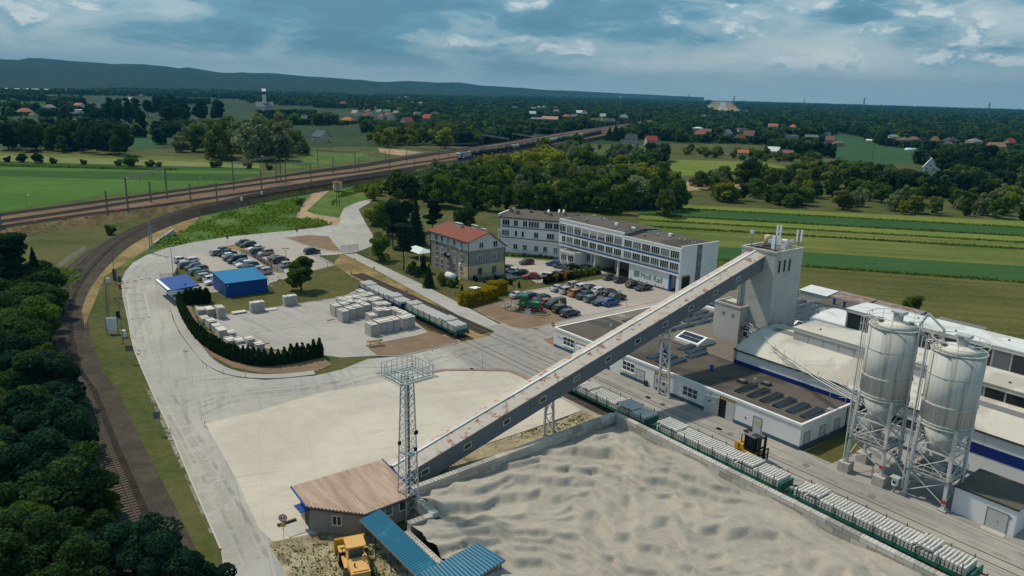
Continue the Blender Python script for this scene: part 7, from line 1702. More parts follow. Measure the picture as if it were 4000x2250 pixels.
for i,(x,y,k,c,fl) in enumerate(rowB):car(at('ZF',x,y),RB+(math.pi if fl else 0)+rnd.uniform(-.03,.03),k,KC[c],f'{c} {k}, {ords[i]} from the road in the middle row, left car park','cars in the left car park')
for i,(x,y,k,c,fl) in enumerate([(1495,458,'hatchback','black',0),(1575,488,'estate','black',0),(1720,548,'sedan','white',0),(1765,595,'estate','dark',1),(1880,632,'mpv','beige',0)]):car(at('ZF',x,y),RB+(math.pi if fl else 0),k,KC[c],f'{c} {k}, {ords[i]} from the road behind the blue fence, left car park','cars in the left car park')
for(x,y,k,c,fl,lab) in((2060,712,'sedan','red',1,'red sedan parked behind the black one near the young tree'),(2120,755,'suv','black',1,'black suv parked beside the red sedan near the young tree'),(2250,830,'hatchback','silver',1,'silver car half hidden behind the young tree')):car(at('ZF',x,y),RB+(math.pi if fl else 0),k,KC[c],lab,'cars in the left car park')
car(at('ML',2355,465),RB+math.pi,'suv',KC['navy'],'lone dark blue car by the gravel lot near the works gate','cars in the left car park')
RL=heading('ZL',1672,890,1908,842)
ZLc=[(430,405,'sedan','silver',0,'silver sedan at the end of the row behind the green locomotive'),(760,425,'sedan','dark',0,'dark sedan hidden behind the cab of the green locomotive'),(985,520,'suv','navy',1,'dark blue suv with roof bars just behind the green locomotive'),(1060,610,'hatchback','red',1,'red hatchback parked between the locomotive bonnet and the black van'),(1340,650,'van','black',1,'black van facing the brown gravel beside the locomotive'),(1510,765,'suv','dark',0,'dark grey suv between the black van and the navy estate'),(1715,860,'estate','navy',0,'navy estate car nearest the workshop corner'),(1440,232,'sedan','silver',0,'silver sedan at the grass end of the middle row'),(1660,298,'mpv','silver',0,'small silver car, second in the middle row'),(1890,362,'suv','orange',0,'orange suv in the office car park'),(2080,428,'suv','navy',1,'dark blue suv right of the orange one'),(2290,500,'estate','teal',0,'dark teal estate in the middle row'),(2490,575,'sedan','black',1,'black sedan near the end of the middle row'),(1860,140,'estate','beige',0,'grey beige estate with its tailgate open by the grass'),(2060,195,'estate','white',0,'pale silver estate in the back row beside the open tailgate'),(2260,255,'suv','black',0,'black suv with a spare wheel on its back'),(2480,310,'suv','white',0,'white suv in the back row of the office car park')]
for x,y,k,c,fl,lab in ZLc:
 o=car(at('ZL',x,y),RL+(math.pi if fl else 0)+rnd.uniform(-.03,.03),k,KC[c],lab,'cars in the office car park')
 if 'tailgate' in lab:b=MB();b.add([(-2.2,-0.7,1.5),(-2.2,0.7,1.5),(-3.1,0.65,1.75),(-3.1,-0.65,1.75)],[(0,1,2,3)]);q=b.build('tailgate',M['car_paint'],o);q.color=c4(KC['beige'])
 if 'spare' in lab:b=MB();b.tube((-2.2,0.1,0.95),(-2.4,0.1,0.95),0.33,14);b.build('spare_wheel',M['rubber'],o)
 if 'roof bars' in lab:part('roof_bar',M['black'],o,(0.0,0.06,-0.7,0.7,1.7,1.78));part('roof_bar',M['black'],o,(-0.9,-0.84,-0.7,0.7,1.7,1.78))
ZOc=[(1250,968,'mpv','black',0,'black minivan in the back row of the office car park'),(1318,1008,'suv','black',0,'black off-roader at the end of the back row by the H sign'),(1245,1062,'suv','blue',0,'bright blue suv at the end of the middle row'),(1240,803,'hatchback','grey',0,'grey hatchback parked below the open passage of the office'),(1352,832,'hatchback','dark',0,'dark hatchback beside the pillar of the office passage'),(1475,880,'hatchback','black',0,'black hatchback below the company name, left of two'),(1578,908,'sedan','dark',1,'dark sedan below the company name, right of two')]
for x,y,k,c,fl,lab in ZOc:car(at('ZO',x,y),RL+(math.pi if fl else 0)+rnd.uniform(-.04,.04),k,KC[c],lab,'cars in the office car park')
RF=heading('ZO',285,745,215,735)
for x,y,k,c,dr,lab in((403,650,'hatchback','maroon',1.2,'dark red small car alone at the back of the forecourt'),(672,668,'hatchback','blue',0.3,'blue hatchback by the entrance annex'),(742,692,'hatchback','grey',0.2,'grey hatchback right of the blue one by the annex'),(195,712,'hatchback','teal',0.5,'grey green car half hidden behind the house corner'),(250,738,'hatchback','white',0.25,'white hatchback near the house corner'),(345,762,'hatchback','black',0.5,'black hatchback between the white and the red one'),(448,795,'hatchback','red',0.9,'red hatchback at the garden edge of the forecourt'),(590,795,'mpv','white',0.3,'white car half hidden by the shrub hedge'),(690,775,'sedan','dark',0.2,'dark car behind the shrub hedge'),(768,768,'hatchback','maroon',0.2,'maroon car behind the shrub hedge by the lamp')):
 car(at('ZO',x,y),RF+dr-0.25,k,KC[c],lab,'cars on the office forecourt')
lamp_post(at('ZO',798,780),4.2,'slender white lamp beside the maroon car on the forecourt',((0.4,0),),dark=False)
# --------------------------- people
def skin_mesh(name,verts,edges,mat_,root=0,sub=1):
 me=bpy.data.meshes.new(name);me.from_pydata([v[:3] for v in verts],edges,[]);o=bpy.data.objects.new(name,me);COL.objects.link(o)
 o.modifiers.new('s','SKIN');sd=o.modifiers.new('u','SUBSURF');sd.levels=sub;sd.render_levels=sub
 sv=me.skin_vertices[0].data
 for i,v in enumerate(verts):sv[i].radius=(v[3],v[4] if len(v)>4 else v[3]);sv[i].use_root=(i==root)
 dg=bpy.context.evaluated_depsgraph_get();m=bpy.data.meshes.new_from_object(o.evaluated_get(dg));bpy.data.objects.remove(o)
 m.materials.clear();m.materials.append(M[mat_]);m.name=name;return m
def person(p,rz,label,bend=0.0,vest=True,arm_up=True,shirt='hi_vis'):
 t=thing('person',label,'person',p,rz)
 hip=(0,0,0.92);ch=(bend*0.45,0,1.38-bend*0.15);nk=(bend*0.55,0,1.52-bend*0.22);hd=(bend*0.68,0,1.66-bend*0.30);tp=(bend*0.72,0,1.76-bend*0.33)
 hl,hr=(bend*0.6+0.3,0.28,1.05),((0.35,-0.30,1.75) if arm_up else(bend*0.8+0.25,-0.25,0.9))
 V=[hip+(0.14,0.12),ch+(0.16,0.11),nk+(0.055,),hd+(0.085,),tp+(0.07,),(ch[0],0.20,ch[2]+0.06,0.055),(ch[0]+0.08,0.30,1.18,0.045),hl+(0.035,),(ch[0],-0.20,ch[2]+0.06,0.055),(ch[0]+0.12,-0.33,1.45 if arm_up else 1.15,0.045),hr+(0.035,),(0.02,0.10,0.88,0.085),(0.06,0.11,0.48,0.062),(0,0.11,0.10,0.045),(0.12,0.11,0.04,0.04),(-0.02,-0.10,0.88,0.085),(0.0,-0.11,0.48,0.062),(-0.06,-0.11,0.10,0.045),(0.06,-0.11,0.04,0.04),(hl[0]+0.08,hl[1],hl[2]-0.02,0.025),(hr[0]+0.07,hr[1],hr[2]+0.05,0.025)]
 Eg=[(0,1),(1,2),(2,3),(3,4),(1,5),(5,6),(6,7),(1,8),(8,9),(9,10),(0,11),(11,12),(12,13),(13,14),(0,15),(15,16),(16,17),(17,18),(7,19),(10,20)]
 inst('body',skin_mesh('body',V,Eg,'skin'),t)
 T=[V[0][:3]+(0.165,0.145),V[1][:3]+(0.185,0.135),(nk[0],0,nk[2]-0.02,0.09),V[5][:3]+(0.075,),(V[6][0],V[6][1],V[6][2]+0.08,0.06),V[8][:3]+(0.075,),(V[9][0],V[9][1],V[9][2]-0.02,0.06)]
 inst('jacket',skin_mesh('jacket',T,[(0,1),(1,2),(1,3),(3,4),(1,5),(5,6)],shirt),t)
 G_=[(0,0,0.90,0.16,0.13)]+[V[i][:3]+(V[i][3]+0.018,) for i in(11,12,13,15,16,17)]
 inst('trousers',skin_mesh('trousers',G_,[(0,1),(1,2),(2,3),(0,4),(4,5),(5,6)],'cloth_dark'),t)
 b=MB();b.sm=True;b.lathe([(0.115,hd[2]+0.0),(0.118,hd[2]+0.05),(0.09,hd[2]+0.13),(0.0,hd[2]+0.155)],12,hd[0],0);b.build('hat',M['white_paint'],t)
person(at('ZL',1440,660,YZ+0.03)+Vector((0.0,-0.6,0)),math.radians(60),'person in a yellow high visibility vest and white cap beside the black van')
person(at('ZL',1360,650,YZ+0.03)+Vector((-0.3,-1.0,0)),math.radians(200),'person in dark clothes leaning into the black van',arm_up=False,shirt='cloth_dark')
person(at('ZH',790,1285,YZ),math.radians(30),'person in a light green top bending over in the garden',bend=0.6,arm_up=False,shirt='hi_vis')
# --------------------------- trees
NPR=np.random.RandomState(11)
def quads_mesh(name,C,U,V_,mat_):
 n=len(C);v=np.empty((n*4,3),np.float32)
 v[0::4]=C-U-V_;v[1::4]=C+U-V_*0.8;v[2::4]=C+U*0.85+V_;v[3::4]=C-U*0.9+V_*0.9
 me=bpy.data.meshes.new(name);me.vertices.add(n*4);me.vertices.foreach_set('co',v.ravel())
 me.loops.add(n*4);me.loops.foreach_set('vertex_index',np.arange(n*4,dtype=np.int32));me.polygons.add(n);me.polygons.foreach_set('loop_start',np.arange(0,n*4,4,dtype=np.int32));me.polygons.foreach_set('loop_total',np.full(n,4,np.int32))
 me.materials.append(M[mat_]);me.update(calc_edges=True);return me
def leaf_frames(N,P,leaf,R,out):
 """one quad per leaf clump at P, facing roughly along out"""
 n=len(P);nr=out+R.normal(size=(n,3))*0.75;nr/=np.linalg.norm(nr,axis=1,keepdims=True)+1e-9
 a=np.cross(nr,R.normal(size=(n,3)));a/=np.linalg.norm(a,axis=1,keepdims=True)+1e-9;b=np.cross(nr,a)
 s=leaf*R.uniform(0.55,1.35,size=(n,1));return a*s*0.5,b*s*0.5*R.uniform(0.6,1.1,size=(n,1))
def crown(kind,seed,n,leaf,mat_):
 """unit crown: height 1 from the ground, spread relative to height; leaf is relative too"""
 R=np.random.RandomState(seed);P=[];O=[]
 if kind in('broad','willow','tall','bush'):
  ch,cz,rx=dict(broad=(0.50,0.50,0.37),willow=(0.50,0.48,0.44),tall=(0.52,0.48,0.23),bush=(0.50,0.46,0.50))[kind]
  nb=dict(broad=30,willow=30,tall=26,bush=18)[kind]
  for k in range(nb):
   th=R.rand()*6.283;ph=math.acos(R.uniform(-0.95,1));rr=R.uniform(0.30,0.95)
   c=np.array([math.cos(th)*math.sin(ph)*rx*rr,math.sin(th)*math.sin(ph)*rx*rr,cz+math.cos(ph)*ch*rr*0.92])
   br=R.uniform(0.22,0.44)*(rx if kind!='tall' else rx*1.15);m=n//nb
   d=R.normal(size=(m,3));d[:,2]+=0.25;d/=np.linalg.norm(d,axis=1,keepdims=True)
   q=c+d*br*R.uniform(0.72,1.08,size=(m,1))**0.7*np.array([1,1,0.85])
   if kind=='willow':q[:,2]-=R.rand(m)*0.12*(np.linalg.norm(q[:,:2],axis=1)/rx)
   P.append(q);O.append(d)
 elif kind in('spruce','thuja'):
  r0,z0=(0.24,0.06) if kind=='spruce' else(0.155,0.0)
  z=R.power(1.7,size=n);z=1-z;th=R.rand(n)*6.283
  if kind=='spruce':
   tier=(z*13)%1.0;rad=r0*(1-z)*(0.62+0.5*(1-tier))*R.uniform(0.55,1.05,size=n)
  else:rad=r0*np.minimum(1,(1-z)*1.9)**0.8*(0.55+0.45*np.minimum(1,z*5+0.5))*R.uniform(0.8,1.06,size=n)
  P.append(np.stack([np.cos(th)*rad,np.sin(th)*rad,z0+z*(1-z0)-0.02*(kind=='spruce')],-1));O.append(np.stack([np.cos(th),np.sin(th),np.full(n,0.35)],-1))
 elif kind=='pine':
  for k in range(17):
   zc=R.uniform(0.35,0.95);th=R.rand()*6.283;rr=R.uniform(0.0,0.24)*(1.25-zc);c=np.array([math.cos(th)*rr,math.sin(th)*rr,zc]);m=n//17
   d=R.normal(size=(m,3));d[:,2]*=0.5;d/=np.linalg.norm(d,axis=1,keepdims=True);P.append(c+d*np.array([0.13,0.13,0.06])*R.uniform(0.5,1.1,size=(m,1)));O.append(d+np.array([0,0,0.5]))
 P=np.concatenate(P);O=np.concatenate(O);P[:,2]=np.maximum(P[:,2],0.02)
 U,V_=leaf_frames(len(P),P,leaf,R,O);return quads_mesh('crown',P,U,V_,mat_)
def trunk_mesh(kind,seed,mat_='bark'):
 R=random.Random(seed);b=MB();top=dict(broad=0.62,willow=0.6,tall=0.8,bush=0.4,spruce=0.95,pine=0.92,thuja=0.6)[kind];r=dict(broad=0.028,willow=0.032,tall=0.02,bush=0.02,spruce=0.016,pine=0.018,thuja=0.015)[kind]
 pts=[Vector((0,0,0))]
 for k in range(1,5):pts.append(Vector((R.uniform(-.012,.012),R.uniform(-.012,.012),top*k/4)))
 for k in range(4):b.tube(pts[k],pts[k+1],r*(1-k*0.22),7,r*(1-(k+1)*0.22),caps=(k==0))
 if kind in('broad','willow','tall','bush','pine'):
  for k in range(6):
   z=top*R.uniform(0.4,0.95);th=R.uniform(0,6.28);l=R.uniform(0.14,0.26)*(0.6 if kind in('tall','pine') else 1.0);p=Vector((0,0,z));q=p+Vector((math.cos(th)*l,math.sin(th)*l,l*0.8));b.tube(p,q,r*0.42,5,r*0.15)
 return b.mesh('trunk',M[mat_])
TM={}
def tree_mesh(kind,leafm,lod,var):
 key=(kind,leafm,lod,var)
 if key not in TM:
  n,lf=dict(near=(11000,0.030),mid=(2600,0.062),far=(800,0.11))[lod]
  if kind=='bush':lf*=1.25
  if kind in('thuja',):n,lf=(420,0.10)
  if kind=='spruce':lf*=0.8
  if kind=='pine':n=int(n*0.8)
  TM[key]=(crown(kind,hash((kind,var))%9973 if False else(sum(map(ord,kind))*7+var*31),n,lf,leafm),trunk_mesh(kind,var,'pale_bark' if leafm=='leaf_willow' else 'bark'))
 return TM[key]
def tree(p,h,kind,leafm,label,group,lod='mid',spread=1.0,name=None,cat='tree'):
 c,tr=tree_mesh(kind,leafm,lod,rnd.randint(0,2))
 nm_=name or dict(broad='broadleaf_tree',willow='willow_tree',tall='poplar_tree',bush='shrub',spruce='spruce_tree',pine='pine_tree',thuja='thuja')[kind]
 t=thing(nm_,label,cat,p,rnd.uniform(0,6.28),group)
 s=h*spread
 inst('trunk',tr,t,(0,0,0),0,(s,s,h));inst('crown',c,t,(0,0,0),0,(s,s,h));return t
HOUSES=[]
def pip(poly,x,y):
 inside=np.zeros(len(x),bool);n=len(poly);j=n-1
 for i in range(n):
  xi,yi=poly[i];xj,yj=poly[j]
  c=((yi>y)!=(yj>y))&(x<(xj-xi)*(y-yi)/(yj-yi+1e-12)+xi);inside^=c;j=i
 return inside
def grove(runs,n,kinds,hr,label,group,lod='mid',spread=(0.9,1.2),gap=3.0,sky=None,fill=False,cat='tree'):
 """individual trees scattered inside a surveyed outline"""
 poly=[(p.x,p.y) for p in tpts(*runs)];xs=[p[0] for p in poly];ys=[p[1] for p in poly];placed=[];tries=0
 while len(placed)<n and tries<n*60:
  tries+=1;x,y=rnd.uniform(min(xs),max(xs)),rnd.uniform(min(ys),max(ys))
  if not pip(poly,np.array([x]),np.array([y]))[0]:continue
  if any((x-a)**2+(y-b)**2<gap*gap for a,b in placed):continue
  placed.append((x,y));kd,lm=kinds[rnd.randrange(len(kinds))];h=rnd.uniform(*hr)
  if sky:
   xt=px(sky[0],(x,y,h))[0];ysk=float(np.interp(xt,[q[0] for q in sky[1]],[q[1] for q in sky[1]]));d=ray(sky[0],xt,ysk);hm=CAM_H+d.z*math.hypot(x,y)/math.hypot(d.x,d.y)
   h=hm*rnd.uniform(0.72,1.0) if fill else min(h,hm*rnd.uniform(0.85,1.0))
   if h<2:placed.pop();continue
   h=min(h,hr[1])
  if SIDK is not None and min((x-a)**2+(y-b)**2 for a,b in SIDK)<9:placed.pop();continue
  if len(placed)>n*0.5 and lod=='mid' and n>25:EXTRA.append((x,y,h,kd,lm,rnd.uniform(*spread)));continue
  tree((x,y,0),h,kd,lm,label,group,lod,rnd.uniform(*spread),cat=cat)
 GROVES.append(poly)
GROVES=[];EXTRA=[];SIDK=[(p.x,p.y) for p in SID]
def tree_bt(tl,xb,yb,xt,yt,kind,leafm,label,group=None,lod='mid',spread=1.0,z=0.0):
 """tree measured from its foot to its top"""
 p=at(tl,xb,yb,z);d=ray(tl,xt,yt);k=math.hypot(p.x,p.y)/math.hypot(d.x,d.y);h=CAM_H+d.z*k-z
 return tree(p,max(h,1.0),kind,leafm,label,group,lod,spread)
 # foreground trees along the left edge, shade there put into dark leaf colours
fg=[(150,830,190,300,'pine','leaf_pine'),(40,760,20,300,'pine','leaf_pine'),(290,800,300,400,'spruce','leaf_pine'),(-120,900,-90,330,'pine','leaf_pine'),(60,1180,90,770,'broad','leaf_dark'),(280,1230,300,830,'broad','leaf_mid'),(-150,1230,-100,800,'broad','leaf_dark'),(170,1420,170,980,'broad','leaf_dark'),(400,1480,420,1100,'tall','leaf_mid'),(-60,1500,-40,1050,'broad','leaf_dark')]
for k,(xb,yb,xt,yt,kd,lm) in enumerate(fg):tree_bt('ML',xb,yb,xt,yt,kd,lm,'dark tree in the wood along the left edge of the picture','trees along the left edge','near',1.0 if kd!='broad' else 1.15)
fg2=[(120,560,130,40,'broad','leaf_teal'),(420,640,410,130,'broad','leaf_teal'),(330,330,340,40,'tall','leaf_mid'),(640,520,640,280,'bush','leaf_teal'),(-150,800,-120,250,'broad','leaf_teal'),(250,960,260,520,'tall','leaf_dark'),(560,1000,520,560,'tall','leaf_dark'),(30,1160,40,700,'broad','leaf_dark'),(800,1010,800,800,'bush','leaf_mid'),(400,1420,420,1010,'broad','leaf_teal'),(760,1480,760,1060,'broad','leaf_teal'),(1080,1500,1060,1000,'broad','leaf_teal'),(1300,1600,1300,1130,'broad','leaf_teal'),(90,1600,100,1080,'broad','leaf_dark'),(1500,1640,1500,1250,'bush','leaf_teal'),(600,1700,600,1200,'broad','leaf_dark')]
for k,(xb,yb,xt,yt,kd,lm) in enumerate(fg2):tree_bt('BL',xb,yb,xt,yt,kd,lm,'dark leafy tree in the foreground wood at the lower left','trees at the lower left','near',1.25 if kd=='broad' else 1.0)
# round the house and office
hs=[(470,590,470,235,'pine','leaf_pine','dark pine with a bare trunk in the garden left of the red roofed house'),(390,420,400,60,'pine','leaf_pine','tall dark pine in the clump behind the garden, left one'),(560,400,540,40,'spruce','leaf_spruce','tall dark conifer in the clump behind the garden, middle one'),(690,330,690,40,'pine','leaf_pine','open topped pine behind the red roofed house'),(300,520,300,310,'broad','leaf_mid','round bushy tree at the garden corner by the works gate'),(930,330,930,85,'broad','leaf_dark','dark round tree just behind the red roof'),(460,300,450,0,'broad','leaf_dark','dark broad tree at the back of the garden clump'),(350,330,330,60,'broad','leaf_mid','green tree beside the bend of the access road'),(260,250,250,70,'bush','leaf_bright','bright bush at the bend of the access road'),(620,610,620,460,'spruce','leaf_spruce','small dark spruce in the garden left of the house'),(660,720,665,530,'spruce','leaf_spruce','blue green spruce in front of the house wall'),(760,700,760,600,'willow','leaf_olive','weeping shrub in front of the house wall'),(580,640,580,560,'bush','leaf_dark','dark shrub by the garden fence'),(540,620,530,520,'bush','leaf_mid','green shrub by the garden fence below the pine'),(840,720,840,650,'bush','leaf_mid','green shrub near the plastic tunnel'),(910,770,910,700,'thuja','leaf_dark','dark clipped bush near the garden hut'),(1010,740,1010,690,'bush','leaf_olive','pale flowering shrub behind the garden hut'),(870,700,875,630,'thuja','leaf_dark','rounded dark thuja at the house corner')]
for(xb,yb,xt,yt,kd,lm,lab) in hs:tree_bt('MM',xb,yb,xt,yt,kd,lm,lab,None,'near' if kd in('pine','spruce','broad') else 'mid',1.0)
for k,(x,y) in enumerate(((1390,1215),(1430,1225),(1475,1245),(1520,1262),(1558,1272),(1608,1290),(1645,1300),(1770,1340),(1045,1225),(1075,1245))):
 tree(at('ZH',x,y),1.5,'thuja','leaf_hedge','small dark conical thuja on the garden lawn','thujas on the garden lawn',spread=1.25,cat='shrub')
tree_bt('ML',2275,745,2270,460,'tall','leaf_mid','young loose green tree on the lawn beside the blue shed',None,'near',1.45)
tree_bt('ML',830,320,830,235,'bush','leaf_mid','round green bush on the bank above the siding');tree_bt('ML',2265,105,2262,45,'bush','leaf_mid','small dark bush by the dirt track handrail')
tree_bt('MR',1720,900,1720,760,'bush','leaf_mid','loose green shrub in the field edge behind the halls')
# golden hedge: two clipped blocks
for k,(x0,y0,x1,y1,h,lab) in enumerate(((940,870,1180,810,2.6,'clipped golden hedge block nearest the stone plot'),(1130,780,1250,765,2.6,'clipped golden hedge block behind the first one'))):
 p,q=at('MM',x0,y0),at('MM',x1,y1);d=q-p;L=d.length;n=2600;R=np.random.RandomState(k+3);w=2.4
 P=np.stack([R.uniform(0,L,n),R.uniform(0,w,n),R.uniform(0,h,n)],-1);s=R.randint(0,4,n);P[s==0,2]=h;P[s==1,1]=0;P[s==2,0]=L;P[s==3,0]=np.where(R.rand((s==3).sum())<.5,0,P[s==3,0]);P[s==3,2]=np.where(P[s==3,0]>0,h,P[s==3,2])
 O=np.zeros_like(P);O[s==0,2]=1;O[s==1,1]=-1;O[s==2,0]=1;O[s==3,0]=-1;P+=R.normal(size=P.shape)*0.12;P[:,2]=np.maximum(P[:,2],0.05)
 U,V_=leaf_frames(n,P,0.32,R,O);t=thing('golden_hedge',lab,'hedge',p,math.atan2(d.y,d.x));inst('foliage',quads_mesh('foliage',P,U,V_,'leaf_gold'),t);part('core',M['bark'],t,(0.25,L-0.25,0.25,w-0.25,0,h-0.3))
 # shrub hedge by the office car park
hc=['leaf_purple','leaf_purple','leaf_gold','leaf_purple','leaf_gold','leaf_purple','leaf_olive','leaf_mid','leaf_bright','leaf_mid','leaf_bright','leaf_mid']
for k in range(12):
 f=k/11;p=at('MM',1540+f*390,690-f*75);tree(p,1.9+0.5*rnd.random(),'bush',hc[k],['dark purple shrub in the mixed hedge by the office car park','yellow green shrub in the mixed hedge by the office car park'][0 if hc[k]=='leaf_purple' else 1],'mixed shrub hedge',spread=1.15,cat='shrub')
tree_bt('MM',1733,590,1735,525,'bush','leaf_dark','round dark green bush beside the entrance annex',spread=1.2)
for k in range(9):tree(at('MM',1250+k*42,480+k*3),rnd.uniform(0.7,1.3),'bush',rnd.choice(['leaf_gold','leaf_olive','leaf_mid','leaf_mid']),'low shrub in the flower bed below the old wing','flower bed shrubs',spread=1.3,cat='shrub')
for k in range(6):tree(at('MM',1780+k*32,582+(k%2)*8),rnd.uniform(0.9,1.3),'bush',rnd.choice(['leaf_olive','leaf_gold','leaf_purple']),'low shrub beside the right end of the entrance annex','annex shrubs',spread=1.3,cat='shrub')
# thuja hedge round the slab yard
hp=smooth_line([yard(-156.7,42.1),yard(-159.5,39.5),yard(-159.7,37.2),yard(-146.8,34.9),yard(-133.4,33.7),yard(-124.7,34.3),yard(-118.4,35.8),yard(-114.2,38.7),yard(-113.1,42.7),yard(-113.3,47.6)],0.86)
for i,p in enumerate(hp):tree((p.x+rnd.uniform(-.06,.06),p.y+rnd.uniform(-.06,.06),0),(3.2 if i>60 else 2.9)+rnd.uniform(-.25,.3),'thuja','leaf_hedge','dark green conical thuja in the hedge curving round the slab yard','thuja hedge round the slab yard',spread=1.12,cat='hedge tree')
for k in range(5):p=at('ZF',(560,640,720,800,890)[k],1448-(0,4,8,12,16)[k]);tree(p,3.6,'thuja','leaf_hedge','tall dark thuja in the row below the gatehouse','thujas below the gatehouse',spread=1.1,cat='hedge tree')
# belts and groves
mixd=[('broad','leaf_mid'),('broad','leaf_dark'),('broad','leaf_olive'),('tall','leaf_mid'),('willow','leaf_willow'),('broad','leaf_mid')]
sunny=[('broad','leaf_bright'),('broad','leaf_bright'),('broad','leaf_olive'),('willow','leaf_bright')]  # sunlight on these groves is put into brighter leaf colours
SK=('TM',[(200,1420),(420,1345),(600,1305),(800,1290),(930,1228),(1040,1172),(1250,1155),(1420,1125),(1540,1095),(1700,1062),(1900,1080),(2050,1062),(2200,1080),(2330,1130),(2450,1250),(2576,1300)])
grove((('ML',(-300,760),(360,760),(390,1000),(420,1200),(520,1450),(-300,1450)),),30,[('broad','leaf_dark'),('broad','leaf_mid'),('bush','leaf_dark')],(5,10),'dark leafy tree filling the wood left of the siding','trees left of the siding','near',(1.2,1.6),3.0)
grove((('BL',(-400,0),(520,0),(620,300),(780,620),(960,1000),(1330,1500),(-400,1500)),),52,[('broad','leaf_teal'),('broad','leaf_dark'),('bush','leaf_teal'),('tall','leaf_mid')],(4,8.5),'dark leafy tree filling the wood at the lower left','trees filling the lower left','near',(1.2,1.6),2.6)
grove((('MM',(330,20),(700,120),(1100,150),(1700,170),(2350,190),(2576,190),(2576,60),(1900,30),(1300,-20),(700,-60)),),105,mixd,(8,13),'dense green tree in the belt behind the office','trees behind the office',gap=3.6,spread=(1.1,1.5))
grove((('TM',(420,1400),(800,1448),(1500,1448),(2500,1448),(2550,1400),(1700,1380),(1000,1340),(560,1330)),),60,mixd+sunny,(8,12),'tree in the wooded belt between the office and the bright grove','trees in front of the bright grove',gap=4.2,sky=SK,spread=(1.1,1.5))
grove((('TM',(900,1270),(1650,1350),(1660,1290),(1500,1200),(1200,1190),(1000,1220)),),46,sunny,(8,13),'sunlit yellow green tree in the grove below the tank train','sunlit grove below the train',gap=4.5,sky=SK,fill=True,spread=(1.2,1.6))
grove((('TM',(1530,1210),(1900,1260),(2330,1230),(2300,1130),(2000,1110),(1600,1120)),),34,[('willow','leaf_willow'),('willow','leaf_willow'),('tall','leaf_willow')],(9,20),'silvery willow in the grove right of the train','silver willows',gap=6,sky=SK,fill=True,spread=(1.0,1.4))
grove((('TM',(1850,1255),(2440,1340),(2450,1290),(2350,1230),(1980,1240)),),16,[('broad','leaf_bright'),('broad','leaf_mid')],(6,9),'green tree at the edge of the meadow below the willows','trees below the willows',gap=6,spread=(1.2,1.6))
grove((('TM',(1660,1270),(2000,1330),(2050,1310),(1700,1250)),),20,[('bush','leaf_bright'),('bush','leaf_olive')],(2,4),'low bright shrub in the meadow below the willows','meadow shrubs',gap=4,cat='shrub',spread=(1.2,1.8))
grove((('ZB',(1400,1240),(1650,1190),(2000,1120),(2400,1040),(2560,1060),(2560,1200),(1800,1330),(1550,1400)),),44,sunny+[('willow','leaf_willow')],(3,7),'sunlit tree on the lower slope of the railway bank','trees on the railway bank',gap=4,sky=('ZB',[(1400,1260),(1600,1200),(1900,1110),(2100,1090),(2300,1060),(2560,1030)]),spread=(1.2,1.7))
tree_bt('TM',2020,1060,2020,955,'spruce','leaf_spruce','dark dense conifer clump beside the railway, left one',spread=1.6);tree_bt('TM',2065,1065,2068,945,'spruce','leaf_spruce','dark dense conifer clump beside the railway, right one',spread=1.5)
grove((('TL',(1290,1195),(1700,1215),(2300,1210),(2330,1140),(2200,1080),(1600,1080),(1300,1110)),),44,[('willow','leaf_willow'),('willow','leaf_olive'),('willow','leaf_willow'),('broad','leaf_mid'),('tall','leaf_mid')],(13,32),'big grey green willow in the grove left of the railway','grove left of the railway',gap=7,sky=('TL',[(1240,1080),(1300,1000),(1400,950),(1550,890),(1700,880),(1800,900),(1950,880),(2100,865),(2200,920),(2280,1050),(2340,1120)]),fill=True,spread=(0.9,1.2))
grove((('TL',(650,990),(1250,1010),(1700,900),(1300,820),(900,850),(660,930)),),46,[('broad','leaf_teal'),('tall','leaf_teal'),('pine','leaf_pine')],(15,24),'dark tree in the wood behind the left hedgerow','dark wood left of the railway',gap=9,spread=(1.0,1.4))
grove((('TL',(60,1140),(950,1180),(960,1120),(420,1080),(60,1100)),),34,[('broad','leaf_teal'),('broad','leaf_dark'),('tall','leaf_mid')],(10,18),'dark tree in the hedgerow across the left fields','left hedgerow trees',gap=6,spread=(0.9,1.3))
for k,(xb,yb,xt,yt) in enumerate(((60,1222,60,1175),(165,1222,160,1150),(290,1230,290,1150),(408,1232,405,1185),(895,1250,895,1195),(985,1255,975,1155),(1130,1258,1130,1200),(1605,1262,1600,1210),(1645,1262,1640,1200),(630,1240,630,1195),(1200,1258,1200,1215),(1880,1270,1880,1210),(2030,1280,2030,1230))):tree_bt('TL',xb,yb,xt,yt,'bush',['leaf_teal','leaf_mid','leaf_olive'][min(2,k//4)],'round shrub on the field margin left of the railway','shrubs on the left field margin',spread=1.2)
grove((('TR',(100,1440),(1300,1448),(2576,1460),(2576,1380),(1700,1330),(1000,1290),(350,1310),(100,1350)),),110,mixd+[('broad','leaf_olive'),('tall','leaf_dark'),('broad','leaf_dark')],(9,16),'green tree in the long belt beyond the strip fields','tree belt beyond the strip fields',gap=5,spread=(1.1,1.5),sky=('TR',[(0,1330),(100,1300),(400,1230),(550,1200),(700,1260),(1000,1210),(1200,1200),(1500,1230),(1700,1260),(1900,1330),(2100,1230),(2300,1280),(2576,1300)]))
grove((('MR',(200,85),(1000,130),(1500,160),(2576,215),(2576,60),(1200,20),(200,0)),),72,mixd+[('broad','leaf_bright')],(5,9),'bushy tree along the far edge of the strip fields','trees along the strip fields',gap=4.2,spread=(1.2,1.6))
tree_bt('TR',2020,1310,2020,1150,'spruce','leaf_spruce','tall dark spruce right of the white steep roofed house',spread=1.4)
